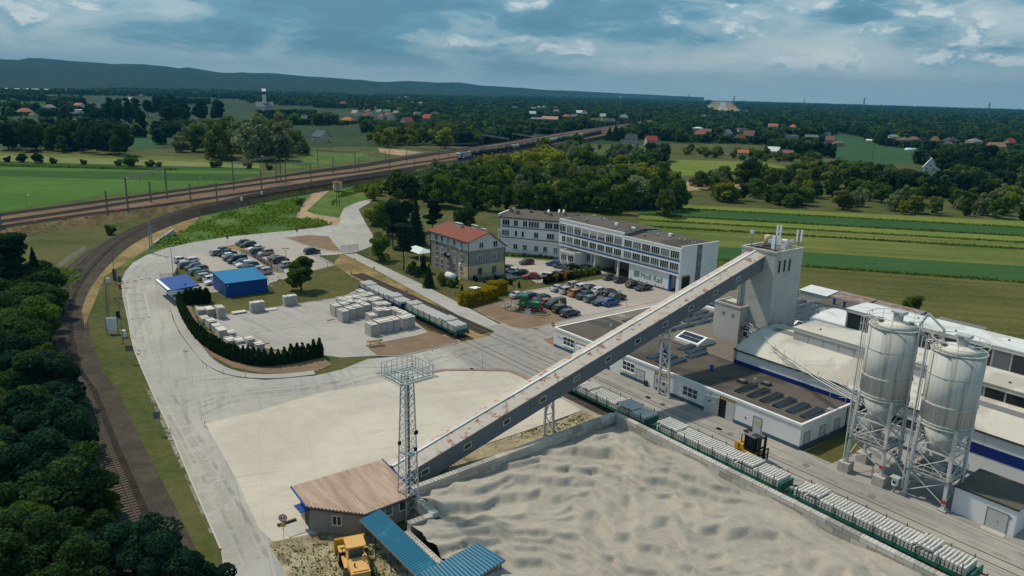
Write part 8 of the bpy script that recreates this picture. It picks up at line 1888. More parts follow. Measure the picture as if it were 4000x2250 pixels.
grove((('TR',(1920,1350),(2350,1400),(2576,1330),(2300,1230),(2050,1260)),),30,[('pine','leaf_pine'),('broad','leaf_dark'),('broad','leaf_teal')],(10,16),'dark tree in the clump right of the white steep roofed house','dark clump on the right',gap=6,spread=(1.1,1.5))
grove((('TR',(0,1170),(450,1210),(1000,1240),(1100,1200),(600,1170),(0,1140)),),36,[('bush','leaf_olive'),('bush','leaf_bright'),('bush','leaf_mid')],(4,7),'bright bush in the row before the village gardens','bushes before the village',gap=5,cat='shrub',spread=(1.1,1.5))
grove((('ZB',(1500,800),(2200,780),(2560,700),(2560,640),(2000,680),(1550,720)),),40,[('broad','leaf_bright'),('broad','leaf_mid'),('broad','leaf_olive'),('tall','leaf_mid')],(8,15),'sunlit garden tree just beyond the railway','trees just beyond the railway',gap=7,spread=(1.0,1.4))
tree_bt('ZC',110,800,130,575,'broad','leaf_bright','large round bright green tree beyond the railway',spread=1.3)
# weeds on the meadow slope, uncountable
wp=MB();R=np.random.RandomState(5)
def weeds(runs,n,h,mats,name,label):
 poly=[(p.x,p.y) for p in tpts(*runs)];xs=np.array([p[0] for p in poly]);ys=np.array([p[1] for p in poly])
 X,Y=R.uniform(xs.min(),xs.max(),n*3),R.uniform(ys.min(),ys.max(),n*3);k=pip(poly,X,Y);X,Y=X[k][:n],Y[k][:n];cl=np.sin(X*0.35)+np.sin(Y*0.27+X*0.11)+R.normal(size=len(X))*0.7;k=cl>-0.2;X,Y,cl=X[k],Y[k],cl[k]
 P=np.stack([X,Y,R.uniform(0.05,1,len(X))*h*np.clip(0.5+cl*0.3,0.3,1.5)],-1);U,V_=leaf_frames(len(X),P,h*0.75,R,np.tile(np.array([0,-0.3,0.8]),(len(X),1)));o=inst(name,quads_mesh(name,P,U,V_,mats));tag(o,label,'weeds',kind='stuff')
weeds((('ML',(1050,460),(1300,330),(1700,160),(2100,60),(2300,60),(2250,180),(2560,240),(2100,295),(1600,350),(1250,420)),),9000,0.9,'leaf_weed','meadow_weeds','tall green weeds on the slope between railway and loop road')
weeds((('MM',(-60,60),(300,-40)),('ZB',(2300,1060),(1900,1150),(1500,1200),(1250,1290)),('ML',(2500,120),)),5000,1.0,'leaf_weed','bank_weeds','green weeds on the railway bank right of the dirt track')
weeds((('BM',(700,700),(1000,560),(1400,420),(1900,270),(1850,220),(1500,330),(1080,470)),),1500,0.25,'leaf_mid','wall_weeds','low weeds in the sandy strip behind the gravel wall')
weeds((('BL',(2030,1210),(2340,1140)),('BM',(150,1040),(560,1480)),('BL',(2220,1480))),1600,0.22,'leaf_mid','dirt_weeds','sparse weeds on the dirt round the wheel loader')
weeds((('ML',(560,760),(640,600),(380,560),(200,700),(300,1000),(420,1000)),),3000,0.8,'leaf_mid','siding_weeds','rough green growth left of the siding')
# rank grass along the strip field margins
def margin(tl,a,b,w,h,n,name,label,lm='leaf_weed'):
 p,q=at(tl,*a),at(tl,*b);f=R.rand(n);X=p.x+(q.x-p.x)*f+R.normal(size=n)*w;Y=p.y+(q.y-p.y)*f+R.normal(size=n)*w
 P=np.stack([X,Y,R.uniform(0.05,1,n)*h],-1);U,V_=leaf_frames(n,P,h*1.0,R,np.tile(np.array([0,-0.4,0.7]),(n,1)));o=inst(name,quads_mesh(name,P,U,V_,lm));tag(o,label,'grass',kind='stuff')
for k,(a,b) in enumerate((((-330,110),(2800,282)),((-330,172),(2800,347)),((-330,212),(2800,397)),((-330,258),(2800,446)),((-330,470),(2800,700)))):
 margin('MR',a,b,0.5,0.45,2600,'field_margin',['rank grass on the margin below the topmost light strip','rank grass on the margin below the upper dark strip','rank grass between the two light strips','rank grass in the middle of the strip fields','rank grass on the margin below the wide dark strip'][k],'leaf_mid')
margin('ZA',(-200,1135),(1950,1185),1.2,0.8,4000,'field_margin','rank grass on the margin of the left fields','leaf_weed')
# --------------------------- village houses
_hm={}
def house_meshes(kind,w,d,h,r):
 key=(kind,w,d,h,r)
 if key in _hm:return _hm[key]
 wall=MB();roof=MB();o=0.45
 if kind=='gable':
  wall.prismx([(-d/2,0),(d/2,0),(d/2,h),(0,h+r),(-d/2,h)],-w/2,w/2)
  k=r/(d/2)
  for s in(-1,1):
   a=[(-w/2-o,s*(d/2+o),h-k*o),(w/2+o,s*(d/2+o),h-k*o),(w/2+o,0,h+r+0.05),(-w/2-o,0,h+r+0.05)];a=a if s<0 else a[::-1]
   roof.hexa(a+[(x,y,z+0.2) for x,y,z in a])
 elif kind=='hip':
  wall.box(-w/2,w/2,-d/2,d/2,0,h);e=w/2-d*0.38
  v=[(-w/2-o,-d/2-o,h),(w/2+o,-d/2-o,h),(w/2+o,d/2+o,h),(-w/2-o,d/2+o,h),(-e,0,h+r),(e,0,h+r)];roof.add(v,[(0,1,5,4),(1,2,5),(2,3,4,5),(3,0,4),(3,2,1,0)])
 else:
  wall.box(-w/2,w/2,-d/2,d/2,0,h);roof.box(-w/2-0.2,w/2+0.2,-d/2-0.2,d/2+0.2,h,h+0.35)
 _hm[key]=(wall.mesh('wall',M['house_wall']),roof.mesh('roof',M['house_roof']));return _hm[key]
HC=dict(white=(0.62,0.61,0.58),cream=(0.52,0.45,0.32),grey=(0.38,0.38,0.37),tan=(0.40,0.30,0.20),yellow=(0.50,0.42,0.20),mint=(0.36,0.46,0.40),brick=(0.34,0.20,0.14))
RC=dict(red=(0.26,0.055,0.04),orange=(0.36,0.13,0.055),brown=(0.16,0.085,0.065),dark=(0.045,0.052,0.06),grey=(0.17,0.175,0.18),pink=(0.40,0.24,0.19),green=(0.07,0.24,0.17),white=(0.52,0.56,0.58),blue=(0.06,0.09,0.13))
def house(tl,x,y,kind,wc,rc,label,w=11,d=9,h=4.5,r=3.6,rz=None,name='village_house',win=True,cat='house'):
 p=at(tl,x,y);HOUSES.append((p.x,p.y,max(w,d)*0.8));rz=rnd.uniform(-0.9,0.9) if rz is None else math.radians(rz)
 t=thing(name,label,cat,p,rz);a,b=house_meshes(kind,w,d,h,r);o=inst('wall',a,t);o.color=c4(HC[wc]);o=inst('roof',b,t);o.color=c4(RC[rc])
 if kind!='flat':c=MB().box(-0.4,0.4,-0.3,0.3,h+r*0.3,h+r+0.9).build('chimney',M['brick_wall'],o,(w*0.18,d*0.12,0))
 if win:
  nf=max(1,int(h//2.6))
  for f in range(nf):
   for k in range(3):
    window(t,-w/2+w*(k+0.5)/3,-d/2,0.9+f*2.8,1.4,1.4,2,0,fr=0.12)
   for k in range(2):
    window(t,w/2,-d/4+d/2*k,0.9+f*2.8,1.3,1.4,2,math.pi/2,fr=0.12);window(t,-w/2,-d/4+d/2*k,0.9+f*2.8,1.3,1.4,2,-math.pi/2,fr=0.12)
  if kind=='gable' and r>3:
   for s in(1,-1):window(t,s*w/2,0,h+0.5,1.3,1.3,2,s*math.pi/2,fr=0.12)
 return t
VL=[('ZA',285,565,'hip','cream','orange','wide orange hipped roof house at the far left field',16,12,3.5,4.5),('ZA',380,600,'gable','cream','brown','small brown roofed barn beside the wide orange roof',9,7,3,2.5),('ZA',560,515,'hip','white','grey','house under a grey teal roof behind the far left trees',14,11,4,4),('ZA',920,570,'flat','white','white','modern white flat roofed house beyond the left fields',18,12,6.5,0),('ZA',860,580,'hip','white','dark','low dark grey roof in front of the modern white house',12,9,2.8,2.5),('ZA',890,490,'gable','white','orange','orange roof behind the modern white house, left one',15,10,4,3.5),('ZA',1060,495,'gable','white','brown','brownish roof behind the modern white house, right one',15,10,4,3.5),('ZA',1230,490,'gable','white','grey','grey gabled house among dark trees beyond the left fields',11,9,4,4),('ZA',1415,450,'hip','cream','orange','orange roof left of the teal roof in the far left village',12,10,4,4),('ZA',1465,415,'gable','white','white','pale gable in the far left village',10,9,5,4),('ZA',1530,455,'gable','white','green','pale green roof in the far left village',13,9,4,3),('ZA',1750,480,'gable','white','dark','white gabled house with dark roof in the far left village',13,11,5,5),('ZA',1830,465,'hip','white','red','red roofed house right of the white gable in the far left village',13,10,5,4),('ZA',1580,370,'hip','tan','brown','brown roof far off above the left village',13,10,4,4),('ZA',580,378,'gable','white','brown','lone white hut with brown roof in the far left plain',14,8,3,2.5),('ZB',830,505,'gable','grey','grey','grey gable peeping from the trees left of the nearer village',9,9,4,4),('ZB',1020,728,'gable','cream','blue','cream house with blue and orange roof nearest the railway',12,10,4.5,4.5),('ZB',1310,515,'hip','cream','orange','long orange roof at the left of the village',17,11,3.5,4),('ZB',1262,320,'hip','white','red','far red roof with white wall left in the village',15,11,6,4),('ZB',1400,430,'gable','white','pink','pinkish roof with white wall in the village',13,10,4,4),('ZB',1525,455,'hip','white','red','bright red hipped roof in the village middle',13,11,4,4.5),('ZB',1550,412,'hip','white','brown','red brown roof behind the bright red one',12,10,4,4),('ZB',1672,435,'gable','mint','grey','mint green gabled house in the village',11,10,6,4.5),('ZB',1750,415,'gable','white','green','green roof beside the mint house',12,9,4,3.5),('ZB',1695,468,'hip','white','red','small red roof below the mint house',10,9,3.5,3.5),('ZB',1768,462,'gable','white','brown','white gable above the dark roofed house in the village',10,9,5,4),('ZB',1805,500,'gable','white','dark','white gabled house with dark roof in the village middle',11,9,4.5,4.5),('ZB',1860,438,'gable','cream','grey','cream gable with grey roof in the village',12,10,4.5,4),('ZB',1880,380,'flat','yellow','brown','tall yellow flat topped house in the village',11,9,7.5,0),('ZB',1975,540,'gable','white','red','red roofed house at the front right of the village',14,11,4.5,5),('ZB',2090,438,'flat','white','white','bright white box house with maroon shed',11,9,6,0),('ZB',2205,495,'gable','tan','red','maroon roofed house with blue lean-to',13,11,4.5,5),('ZB',2290,445,'hip','white','dark','dark hipped roof right in the village',15,12,4.5,4),('ZB',1770,292,'flat','white','white','small bright white block far in the village',11,8,6,0),('ZB',2030,305,'gable','white','brown','white gable far right in the village',11,9,5,4.5),('ZB',2040,365,'flat','tan','pink','low pinkish flat house in the village',14,9,4,0),('ZB',1420,192,'flat','white','white','long white school block far behind the village',60,14,9,0),('ZB',1560,220,'gable','white','grey','small white house near the long school block',12,9,5,3),('ZB',2195,655,'gable','white','brown','small brown roofed hut beyond the railway',8,6,3,2.5),('ZB',960,180,'gable','white','orange','white house with orange roof far left of the school',14,10,5,4),('ZB',690,140,'flat','white','white','pale low house far off above the church',16,9,5,0),('ZB',1655,196,'gable','white','red','distant red roofed house right of the school',13,10,5,4),('ZB',1890,245,'gable','white','grey','distant pale house above the village, left of two',13,10,5,3),('ZB',1960,238,'gable','white','pink','distant pale house above the village, right of two',14,10,5,3),('ZB',2130,315,'gable','white','grey','pale house far right above the village',12,10,5,3.5),('ZC',1285,500,'gable','cream','pink','long salmon roofed building beside the station',26,12,4,4),('ZC',1150,503,'gable','grey','grey','long grey roofed barn left of the salmon roof',22,10,3.5,3),('ZC',1085,445,'gable','white','white','white house above the grey barn',12,10,6,4),('ZC',1095,378,'gable','white','grey','white house far behind the grey barn',13,10,5,4),('ZC',1160,360,'hip','cream','pink','pale pink roof far behind the station',13,11,4,4),('ZC',1218,362,'gable','white','green','pale green gable far behind the station',10,9,6,4),('ZC',1350,365,'gable','white','red','small red roof far behind the station',11,9,4,4),('ZC',1352,402,'hip','grey','grey','dark grey roof behind the salmon building',16,11,4,3.5),('ZC',1610,422,'gable','tan','white','pale roofed gable left of the red roof near the station',14,11,4,5),('ZC',1665,412,'hip','white','red','red roof near the station',13,10,4,4.5),('ZC',1665,440,'gable','grey','grey','grey roof below the red one near the station',12,9,4,3.5),('ZC',1468,462,'hip','cream','orange','tan roof among trees beside the station',13,10,3.5,3.5),('ZC',1550,475,'gable','white','grey','white gable among trees beside the station',12,9,4,5),('ZC',1800,505,'flat','yellow','brown','yellow station building with flat roof, left part',18,10,6,0),('ZC',1930,510,'flat','cream','grey','pale station building with flat roof, right part',22,10,6,0),('ZC',1870,470,'gable','white','white','white gabled house behind the station building',12,10,5,4.5),('ZC',2105,492,'hip','white','grey','white house with grey roof right of the tall mast',16,12,7,4),('ZC',885,352,'flat','white','white','white low house among far trees',14,9,5,0),('ZC',20,442,'hip','white','dark','dark grey roof at the right end of the village',14,10,3.5,3),('ZC',2192,750,'gable','grey','dark','grey gable with dark roof half hidden behind willows',10,9,4.5,4.5),('ZC',2408,782,'gable','grey','red','grey two storey gable with red roof behind the willows',10,9,5.5,4),('ZD',768,655,'hip','grey','white','grey cube house with pale hipped roof',12,11,6.5,1.5),('ZD',810,712,'gable','tan','red','tan house with bright red roof beside the grey cube',12,9,4,3),('ZD',870,668,'gable','tan','brown','brown roof behind the tan house',15,9,4,2.5),('ZD',1160,705,'gable','grey','grey','grey gable with lean roof left of the flat block',11,9,4.5,4),('ZD',1360,665,'flat','tan','grey','tan flat topped block behind the red brown roof',13,10,7,0),('ZD',1455,742,'gable','cream','brown','cream gable with brown roof beside the red brown roof',11,10,5,5),('ZD',1328,772,'gable','cream','red','cream house with a wide red brown roof',12,9,4,4),('ZD',1780,592,'gable','white','orange','orange roofed house by the birch wood',14,10,4,3.5),('ZD',2050,598,'hip','white','orange','small orange roof in the birch wood',10,9,3.5,3.5),('ZD',2030,765,'flat','grey','grey','pale grey two storey box house above the teal field',12,10,6.5,0),('ZD',2290,755,'gable','grey','grey','long low grey roof above the polytunnel',14,9,3,3.5),('ZD',1375,962,'gable','cream','orange','small cream house with orange edge behind the bushes',8,6,3,1.8),('ZD',1785,955,'gable','cream','white','cream house with pale roof behind the dark hedge',9,9,4,3),('ZD',1945,962,'gable','cream','brown','long brown roofed annex behind the dark hedge',12,7,3,1.8),('ZD',2492,720,'gable','grey','blue','dark roofed shed at the field corner',9,7,4,3),('ZD',2545,795,'gable','brick','brown','unfinished brick house with tiled roof at the field corner',9,8,4,4),('ZD',850,445,'gable','white','grey','far white house near the motorway',12,9,4,3),('ZE',85,825,'flat','brick','pink','bare brick ground floor beside the unfinished house',10,7,3.5,0),('ZE',955,815,'hip','yellow','brown','yellow two storey house with brown hipped roof',12,11,6,2.5),('ZE',815,755,'hip','white','grey','white house behind the dark pine',12,10,5,2.5),('ZE',1090,780,'hip','white','brown','white house with brown roof behind the yellow one',12,10,4,3),('ZE',1360,790,'gable','cream','orange','orange roof sunk among trees',10,9,3.5,4),('ZE',1590,808,'hip','white','dark','large dark hipped roof above a white wall',17,14,3.5,5),('ZE',1545,838,'gable','white','brown','small brown roof before the large dark one',10,8,2.5,3),('ZE',1900,815,'hip','cream','grey','cream house with grey brown roof at the right',15,12,4.5,3),('ZE',2370,820,'gable','tan','red','red brown roof at the far right',12,10,4,4)]
for q in VL:
 tl,x,y,kd,wc,rc,lab,w,d,h,r=q;house(tl,x,y,kd,wc,rc,lab,w,d,h,max(r,0.1),win=('far' not in lab and 'distant' not in lab),name='village_house')
house('ZE',1310,1158,'gable','white','white','white house with a steep pale roof alone in the right field',10,8.5,2.6,6.0,rz=62)
t=house('ZE',2190,880,'gable','brick','brown','roofless brick shell with two bare gables at the right',18,9,3.5,4.5,rz=8)
for ch in list(t.children):
 if ch.name.startswith('roof'):
  for g in list(ch.children):bpy.data.objects.remove(g)
  bpy.data.objects.remove(ch)
for tl,x,y,lab in(('ZD',2270,812,'white plastic tunnel on brown soil above the teal field'),('ZE',1055,890,'white plastic tunnel below the yellow house'),('ZE',520,765,'small white tunnel at the left of the row of sheds'),('ZE',582,768,'second small white tunnel in the row of sheds')):
 t=thing('polytunnel',lab,'polytunnel',at(tl,x,y),rnd.uniform(-.3,.3));b=MB();b.sm=True;b.prismx([(-2.4,0),(-2.3,1.4),(-1.4,2.3),(0,2.7),(1.4,2.3),(2.3,1.4),(2.4,0)],-5,5);b.build('cover',M['poly_tunnel'],t)
 # church with its tower
p=at('ZB',385,375);HOUSES.append((p.x,p.y,30));t=thing('church','modern church with a tall white bell tower and dark roof above the wood','church',p,0.3)
b=MB();b.prismx([(-10,0),(10,0),(10,6),(0,14),(-10,6)],-14,14);b.build('nave',M['white_wall'],t);b=MB()
for s in(-1,1):a=[(-15,s*11.5,5.2),(15,s*11.5,5.2),(15,0,14.6),(-15,0,14.6)];a=a if s<0 else a[::-1];b.hexa(a+[(x,y,z+0.4) for x,y,z in a])
b.build('nave_roof',M['grey_band'],t);th_=39
part('tower',M['white_wall'],t,(-3.4,3.4,-3.4,3.4,0,th_*0.72));part('belfry',M['black'],t,(-3.6,3.6,-3.6,3.6,th_*0.72,th_*0.82));b=MB();b.prismx([(-3.4,th_*0.82),(3.4,th_*0.82),(3.4,th_*0.97),(-3.4,th_*0.86)],-3.4,3.4);b.build('tower_cap',M['white_wall'],t);b=MB();b.tube((0,0,th_*0.86),(0,0,th_*1.08),0.25,6);b.bar((-1.4,0,th_*1.03),(1.4,0,th_*1.03),0.3,0.3);b.build('cross',M['mid_metal'],t)
# --------------------------- masts on the horizon
def lattice_pylon(tl,xb,yb,xt,yt,dist,label,slim=False):
 d=ray(tl,xb,yb);k=dist/math.hypot(d.x,d.y);top=atd(tl,xt,yt,dist);p=Vector((d.x*k,d.y*k,0));h=top.z
 t=thing('pylon' if not slim else 'tall_mast',label,'mast',p);b=MB();w=h*0.07 if not slim else h*0.012
 for sx in(-1,1):
  for sy in(-1,1):b.bar((sx*w,sy*w,0),(sx*w*(0.15 if not slim else 0.8),sy*w*(0.15 if not slim else 0.8),h),h*0.012,h*0.012)
 b.build('legs',M['mid_metal'],t)
 n=10;b=MB()
 for k in range(n):
  f0,f1=k/n,(k+1)/n;g=(lambda f:w*(1-0.85*f)) if not slim else(lambda f:w*(1-0.2*f))
  for s in(-1,1):b.bar((-g(f0),s*g(f0),h*f0),(g(f1),s*g(f1),h*f1),h*0.007,h*0.007);b.bar((s*g(f0),-g(f0),h*f0),(s*g(f1),g(f1),h*f1),h*0.007,h*0.007)
 b.build('bracing',M['mid_metal'],t)
 if not slim:
  for z in(0.72,0.84,0.95):part('cross_arm',M['mid_metal'],t,(-h*0.11,h*0.11,-h*0.008,h*0.008,h*z,h*(z+0.012)))
 else:part('antenna_head',M['white_paint'],t,(-0.8,0.8,-0.8,0.8,h*0.90,h*0.99))
lattice_pylon('ZE',430,240,435,178,3800,'lattice pylon on the right skyline, left of two');lattice_pylon('ZE',2108,292,2113,243,3800,'lattice pylon on the right skyline, right of two');lattice_pylon('ZD',1262,185,1263,146,4500,'lattice pylon on the skyline above the motorway');lattice_pylon('ZD',2203,220,2204,188,4500,'small pylon on the skyline right of the motorway');lattice_pylon('ZD',651,160,652,140,4500,'small pylon on the skyline left of the motorway')
lattice_pylon('ZC',2055,495,2073,208,1280,'tall slender radio mast beside the station',True)
p=at('ZE',537,1005);t=thing('power_pole','thin wooden power pole standing in the teal field','pole',p);b=MB();b.tube((0,0,0),(0,0,11),0.22,6,0.14);b.build('pole',M['bark'],t);part('cross_arm',M['bark'],t,(-1.2,1.2,-0.1,0.1,9.8,10.0))
# --------------------------- noise wall, motorway, bridges
def barrier_wall(tl,pts,h,n,label,zb):
 P=[at(tl,x,y,zb) for x,y in pts];o0=P[0].copy();t=thing('noise_barrier',label,'noise barrier',o0)
 tot=sum((q-p).length for p,q in zip(P,P[1:]));k=0
 for p,q in zip(P,P[1:]):
  m=max(1,int(n*(q-p).length/tot))
  for i in range(m):
   a,c=p.lerp(q,i/m)-o0,p.lerp(q,(i+1)/m)-o0;b=MB();b.bar(a+Vector((0,0,h/2)),c+Vector((0,0,h/2)),0.2,h*0.9);b.build('panel',M['plinth_blue'],t);b=MB();b.bar(a,a+Vector((0,0,h*1.08)),0.5,0.5);b.build('post',M['galvanised'],t)
 b=MB();ribbon(b,[p-o0 for p in P],[(-1.0,-0.2),(-1.0,1.2),(1.0,1.2)]);b.build('parapet',M['concrete'],t)
 e=MB();ribbon(e,P,[(-16,-zb),(-2,-0.2),(14,-0.2),(30,-zb)]);o=e.build('road_embankment',M['grass']);o['kind']='structure'
 FIELDS.append([(p.x-20,p.y-40) for p in P]+[(p.x+20,p.y+45) for p in P[::-1]])
barrier_wall('ZE',[(120,520),(560,545),(1000,575),(1600,600),(1950,612)],5.5,46,'long dark glazed noise barrier on the right motorway bank',5.0)
barrier_wall('ZE',[(2330,628),(2800,650)],5.5,12,'dark noise barrier right of the underpass',5.0)
p,q=at('ZE',1950,612,5.0),at('ZE',2330,628,5.0);t=thing('underpass_bridge','motorway bridge with railings over a dark underpass at the right','bridge',Vector((p.x,p.y,0)));d=q-p;d.z=0
b=MB();b.bar(Vector((0,0,5.0)),d+Vector((0,0,5.0)),14,1.4);b.build('deck',M['brick_wall'],t);b=MB();b.bar(Vector((0,-7,6.8)),d+Vector((0,-7,6.8)),0.2,1.4);b.build('parapet',M['galvanised'],t)
for f in(0.02,0.30,0.74,0.98):c=d*f;b=MB();b.bar(c+Vector((0,-6,0)),c+Vector((0,-6,4.4)),3.0 if f in(0.30,0.74) else 1.0,1.2);b.build('pier',M['concrete'],t)
sheet('motorway',tpts(('ZD',(1040,355),(1180,345),(1140,300),(1150,240),(1085,240),(1060,290))),0.5,M['asphalt']);sheet('motorway',tpts(('ZD',(1020,350),(1180,370),(1420,420),(1400,440),(1180,405),(1010,365))),0.45,M['asphalt'])
sheet('motorway_verge',tpts(('ZD',(860,310),(1000,230),(1220,235),(1310,330),(1480,365),(1430,400),(1050,395))),0.2,M['dry_grass']);FIELDS.append([(p.x,p.y) for p in tpts(('ZD',(860,330),(960,225),(1230,225),(1310,330),(1480,355),(1480,430),(1000,400)))])
for(x0,y0,x1,y1,lab) in((680,312,1475,372,'long flat overpass crossing the motorway'),(970,222,1225,242,'distant overpass across the motorway near the skyline')):
 p,q=at('ZD',x0,y0,6),at('ZD',x1,y1,6);t=thing('overpass',lab,'bridge',Vector((p.x,p.y,0)));d=q-p;d.z=0;b=MB();b.bar(Vector((0,0,7)),d+Vector((0,0,7)),9,1.6);b.build('deck',M['concrete'],t)
 for f in(0.2,0.4,0.6,0.8):b=MB();b.bar(d*f,d*f+Vector((0,0,6.2)),1.2,1.2);b.build('pier',M['concrete'],t)
for k in range(12):
 p=at('ZD',1075+rnd.uniform(-10,60),250+k*8);o=MB().box(-1.2,1.2,-3.5,3.5,0,2.6).build('distant_truck',M['house_wall'],None,p+Vector((0,0,0.55)),0.2);o.color=c4(rnd.choice([HC['white'],HC['grey'],KC['dark'],KC['red']]));tag(o,'tiny vehicle in the traffic queue on the distant motorway','vehicle','motorway traffic')
 # pale sports ground wall beside the line
P=tpts(('ZC',(2055,615),(2480,560),(2495,575),(2070,650)));sheet('pale_platform',P,0.3,M['apron']);FIELDS.append([(p.x,p.y) for p in P])
# --------------------------- goods train
def along(T,dist,start):
 """point and heading on track T, dist beyond the point nearest start"""
 i0=min(range(len(T)),key=lambda i:(T[i]-start).length);s=dist;i=i0
 while i<len(T)-1:
  L=(T[i+1]-T[i]).length
  if s<=L:p=T[i].lerp(T[i+1],s/L);d=T[i+1]-T[i];return p,math.atan2(d.y,d.x)
  s-=L;i+=1
 return T[-1],0
start=at('ZC',235,925,ZR)
p,rz=along(T4,9.5,start);t=thing('electric_locomotive','pale grey electric locomotive with a teal patch leading the tank train','locomotive',p+Vector((0,0,0.0)),rz)
b=MB();b.prismy([(-9.2,1.0),(-9.4,2.2),(-8.7,3.7),(-8.2,3.9),(8.2,3.9),(8.7,3.7),(9.4,2.2),(9.2,1.0)],-1.45,1.45);b.build('body',M['grey_metal'],t);part('teal_patch',M['plinth_blue'],t,(-6.6,-5.2,-1.47,-1.452,1.2,3.6));part('teal_patch',M['plinth_blue'],t,(-6.6,-5.2,1.452,1.47,1.2,3.6))
for s in(-1,1):b=MB();b.add([(s*9.32,-1.2,2.4),(s*9.32,1.2,2.4),(s*8.80,1.15,3.55),(s*8.80,-1.15,3.55)],[(0,1,2,3)]);b.build('windscreen',M['car_glass'],t);part('buffer_beam',M['red_paint'],t,(s*9.3-0.15,s*9.3+0.15,-1.3,1.3,0.8,1.1))
for x in(-5.5,5.5):
 o=part('bogie',M['dark_metal'],t,(x-2.0,x+2.0,-1.1,1.1,0.25,0.95))
part('roof_gear',M['dark_metal'],t,(-6,6,-0.6,0.6,3.9,4.15));b=MB();b.path([(3.5,0,4.1),(5.0,0,4.9),(4.0,0,5.6)],0.06,5);b.bar((4.0,-0.9,5.6),(4.0,0.9,5.6),0.1,0.1);b.build('pantograph',M['dark_metal'],t)
def tank_proto():
 t=bpy.data.objects.new('tank_wagon',None)
 def P(name,mb,m,par=t):o=bpy.data.objects.new(name,mb.mesh(name,M[m]));o.parent=par;return o
 b=MB();b.sm=True;n=20;prof=[(-6.6,0.0),(-6.55,0.7),(-6.3,1.2),(-5.9,1.42),(5.9,1.42),(6.3,1.2),(6.55,0.7),(6.6,0.0)];v=[]
 for x,r in prof:
  for i in range(n):th=2*math.pi*i/n;v.append((x,r*math.cos(th),2.55+r*math.sin(th)))
 b.add(v,[(k*n+i,k*n+(i+1)%n,(k+1)*n+(i+1)%n,(k+1)*n+i) for k in range(len(prof)-1) for i in range(n)]);tank=P('tank',b,'train_paint')
 P('underframe',MB().box(-7.1,7.1,-1.1,1.1,0.9,1.15),'dark_metal')
 for x in(-4.9,4.9):P('bogie',MB().box(x-1.4,x+1.4,-1.05,1.05,0.2,0.85),'dark_metal')
 P('walkway',MB().box(-1.6,1.6,-0.5,0.5,4.0,4.06),'mid_metal');b=MB();b.lathe([(0.45,3.9),(0.45,4.25),(0,4.3)],10);P('dome',b,'mid_metal')
 for x in(-3.2,0.0,3.2):b=MB();b.lathe([(1.43,-0.05),(1.47,-0.04),(1.47,0.04),(1.43,0.05)],20);o=P('strap',b,'dark_metal');o.matrix_local=Matrix.Translation((x,0,2.55))@Matrix.Rotation(math.pi/2,4,'Y')
 b=MB()
 for s in(-0.25,0.25):b.tube((7.0,s-0.6,1.1),(6.5,s-0.6,4.0),0.04,5)
 P('ladder',b,'mid_metal');return t
TP=tank_proto()
def clone(o,parent=None):
 c=o.copy();COL.objects.link(c);c.parent=parent
 for ch in o.children:clone(ch,c)
 return c
tc_=['blue','dark','brown','brown','dark','pale','brown','brown','brown','dark','pale','pale','pale','blue','dark','teal','teal','pale','pale','brown','dark','dark','brown','dark','brown']
TCOL=dict(blue=(0.045,0.065,0.085),dark=(0.03,0.032,0.036),brown=(0.075,0.058,0.05),pale=(0.30,0.35,0.36),teal=(0.07,0.13,0.14))
num=['first','second','third','fourth','fifth','sixth','seventh','eighth','ninth','tenth','eleventh','twelfth','thirteenth','fourteenth','fifteenth','sixteenth','seventeenth','eighteenth','nineteenth','twentieth','twenty-first','twenty-second','twenty-third','twenty-fourth','last']
for k,c in enumerate(tc_):
 p,rz=along(T4,19.6+7.4+k*14.9,start);o=clone(TP);o.location=p;o.rotation_euler=(0,0,rz)
 tag(o,f'{dict(blue="dark blue",dark="black",brown="dark brown",pale="pale grey",teal="dark teal")[c]} tank wagon, {num[k]} behind the locomotive','tank wagon','tank wagons of the goods train')
 for ch in o.children:
  if ch.name.startswith('tank'):ch.color=c4(TCOL[c])
# --------------------------- overhead line masts, portals, railway lamps
def mast_h(tl,xb,yb,xt,yt,zb=ZR-0.35):
 p=at(tl,xb,yb,zb);d=ray(tl,xt,yt);k=math.hypot(p.x,p.y)/math.hypot(d.x,d.y);return p,CAM_H+d.z*k-zb
def lattice_post(t,p,h,w=0.36):
 b=MB()
 for sx in(-1,1):
  for sy in(-1,1):b.bar(p+Vector((sx*w/2,sy*w/2,0)),p+Vector((sx*w/3,sy*w/3,h)),0.10,0.10)
 n=int(h/1.2)
 for k in range(n):b.bar(p+Vector((-w/2.4*(1 if k%2 else-1),-w/2.4,h*k/n)),p+Vector((w/2.4*(1 if k%2 else-1),-w/2.4,h*(k+1)/n)),0.05,0.05)
 b.build('mast',M['mast_steel'],t)
def portal(tl,L_,R_,label,drops=2):
 p,h=mast_h(tl,*L_);q,h2=mast_h(tl,*R_);h=min(max((h+h2)/2,7),13);t=thing('catenary_portal',label,'portal',p);d=q-p;d.z=0
 lattice_post(t,Vector((0,0,0)),h);lattice_post(t,d,h);z0,z1=h-0.85,h-0.1;b=MB();n=max(4,int(d.length/1.6));s=Vector((-d.y,d.x,0)).normalized()*0.3
 for sg in(-1,1):
  for z in(z0,z1):b.bar(s*sg+Vector((0,0,z)),d+s*sg+Vector((0,0,z)),0.09,0.09)
  for k in range(n):b.bar(d*(k/n)+s*sg+Vector((0,0,z0 if k%2 else z1)),d*((k+1)/n)+s*sg+Vector((0,0,z1 if k%2 else z0)),0.05,0.05)
 b.build('beam',M['mast_steel'],t)
 for k in range(drops):c=d*((k+1)/(drops+1));b=MB();b.bar(c+Vector((0,0,z0)),c+Vector((0,0,z0-2.4)),0.10,0.10);b.bar(c+Vector((0,0,z0-1.6)),c+Vector((0,0,z0-1.5))+s*6,0.06,0.06);b.build('drop_arm',M['mast_steel'],t)
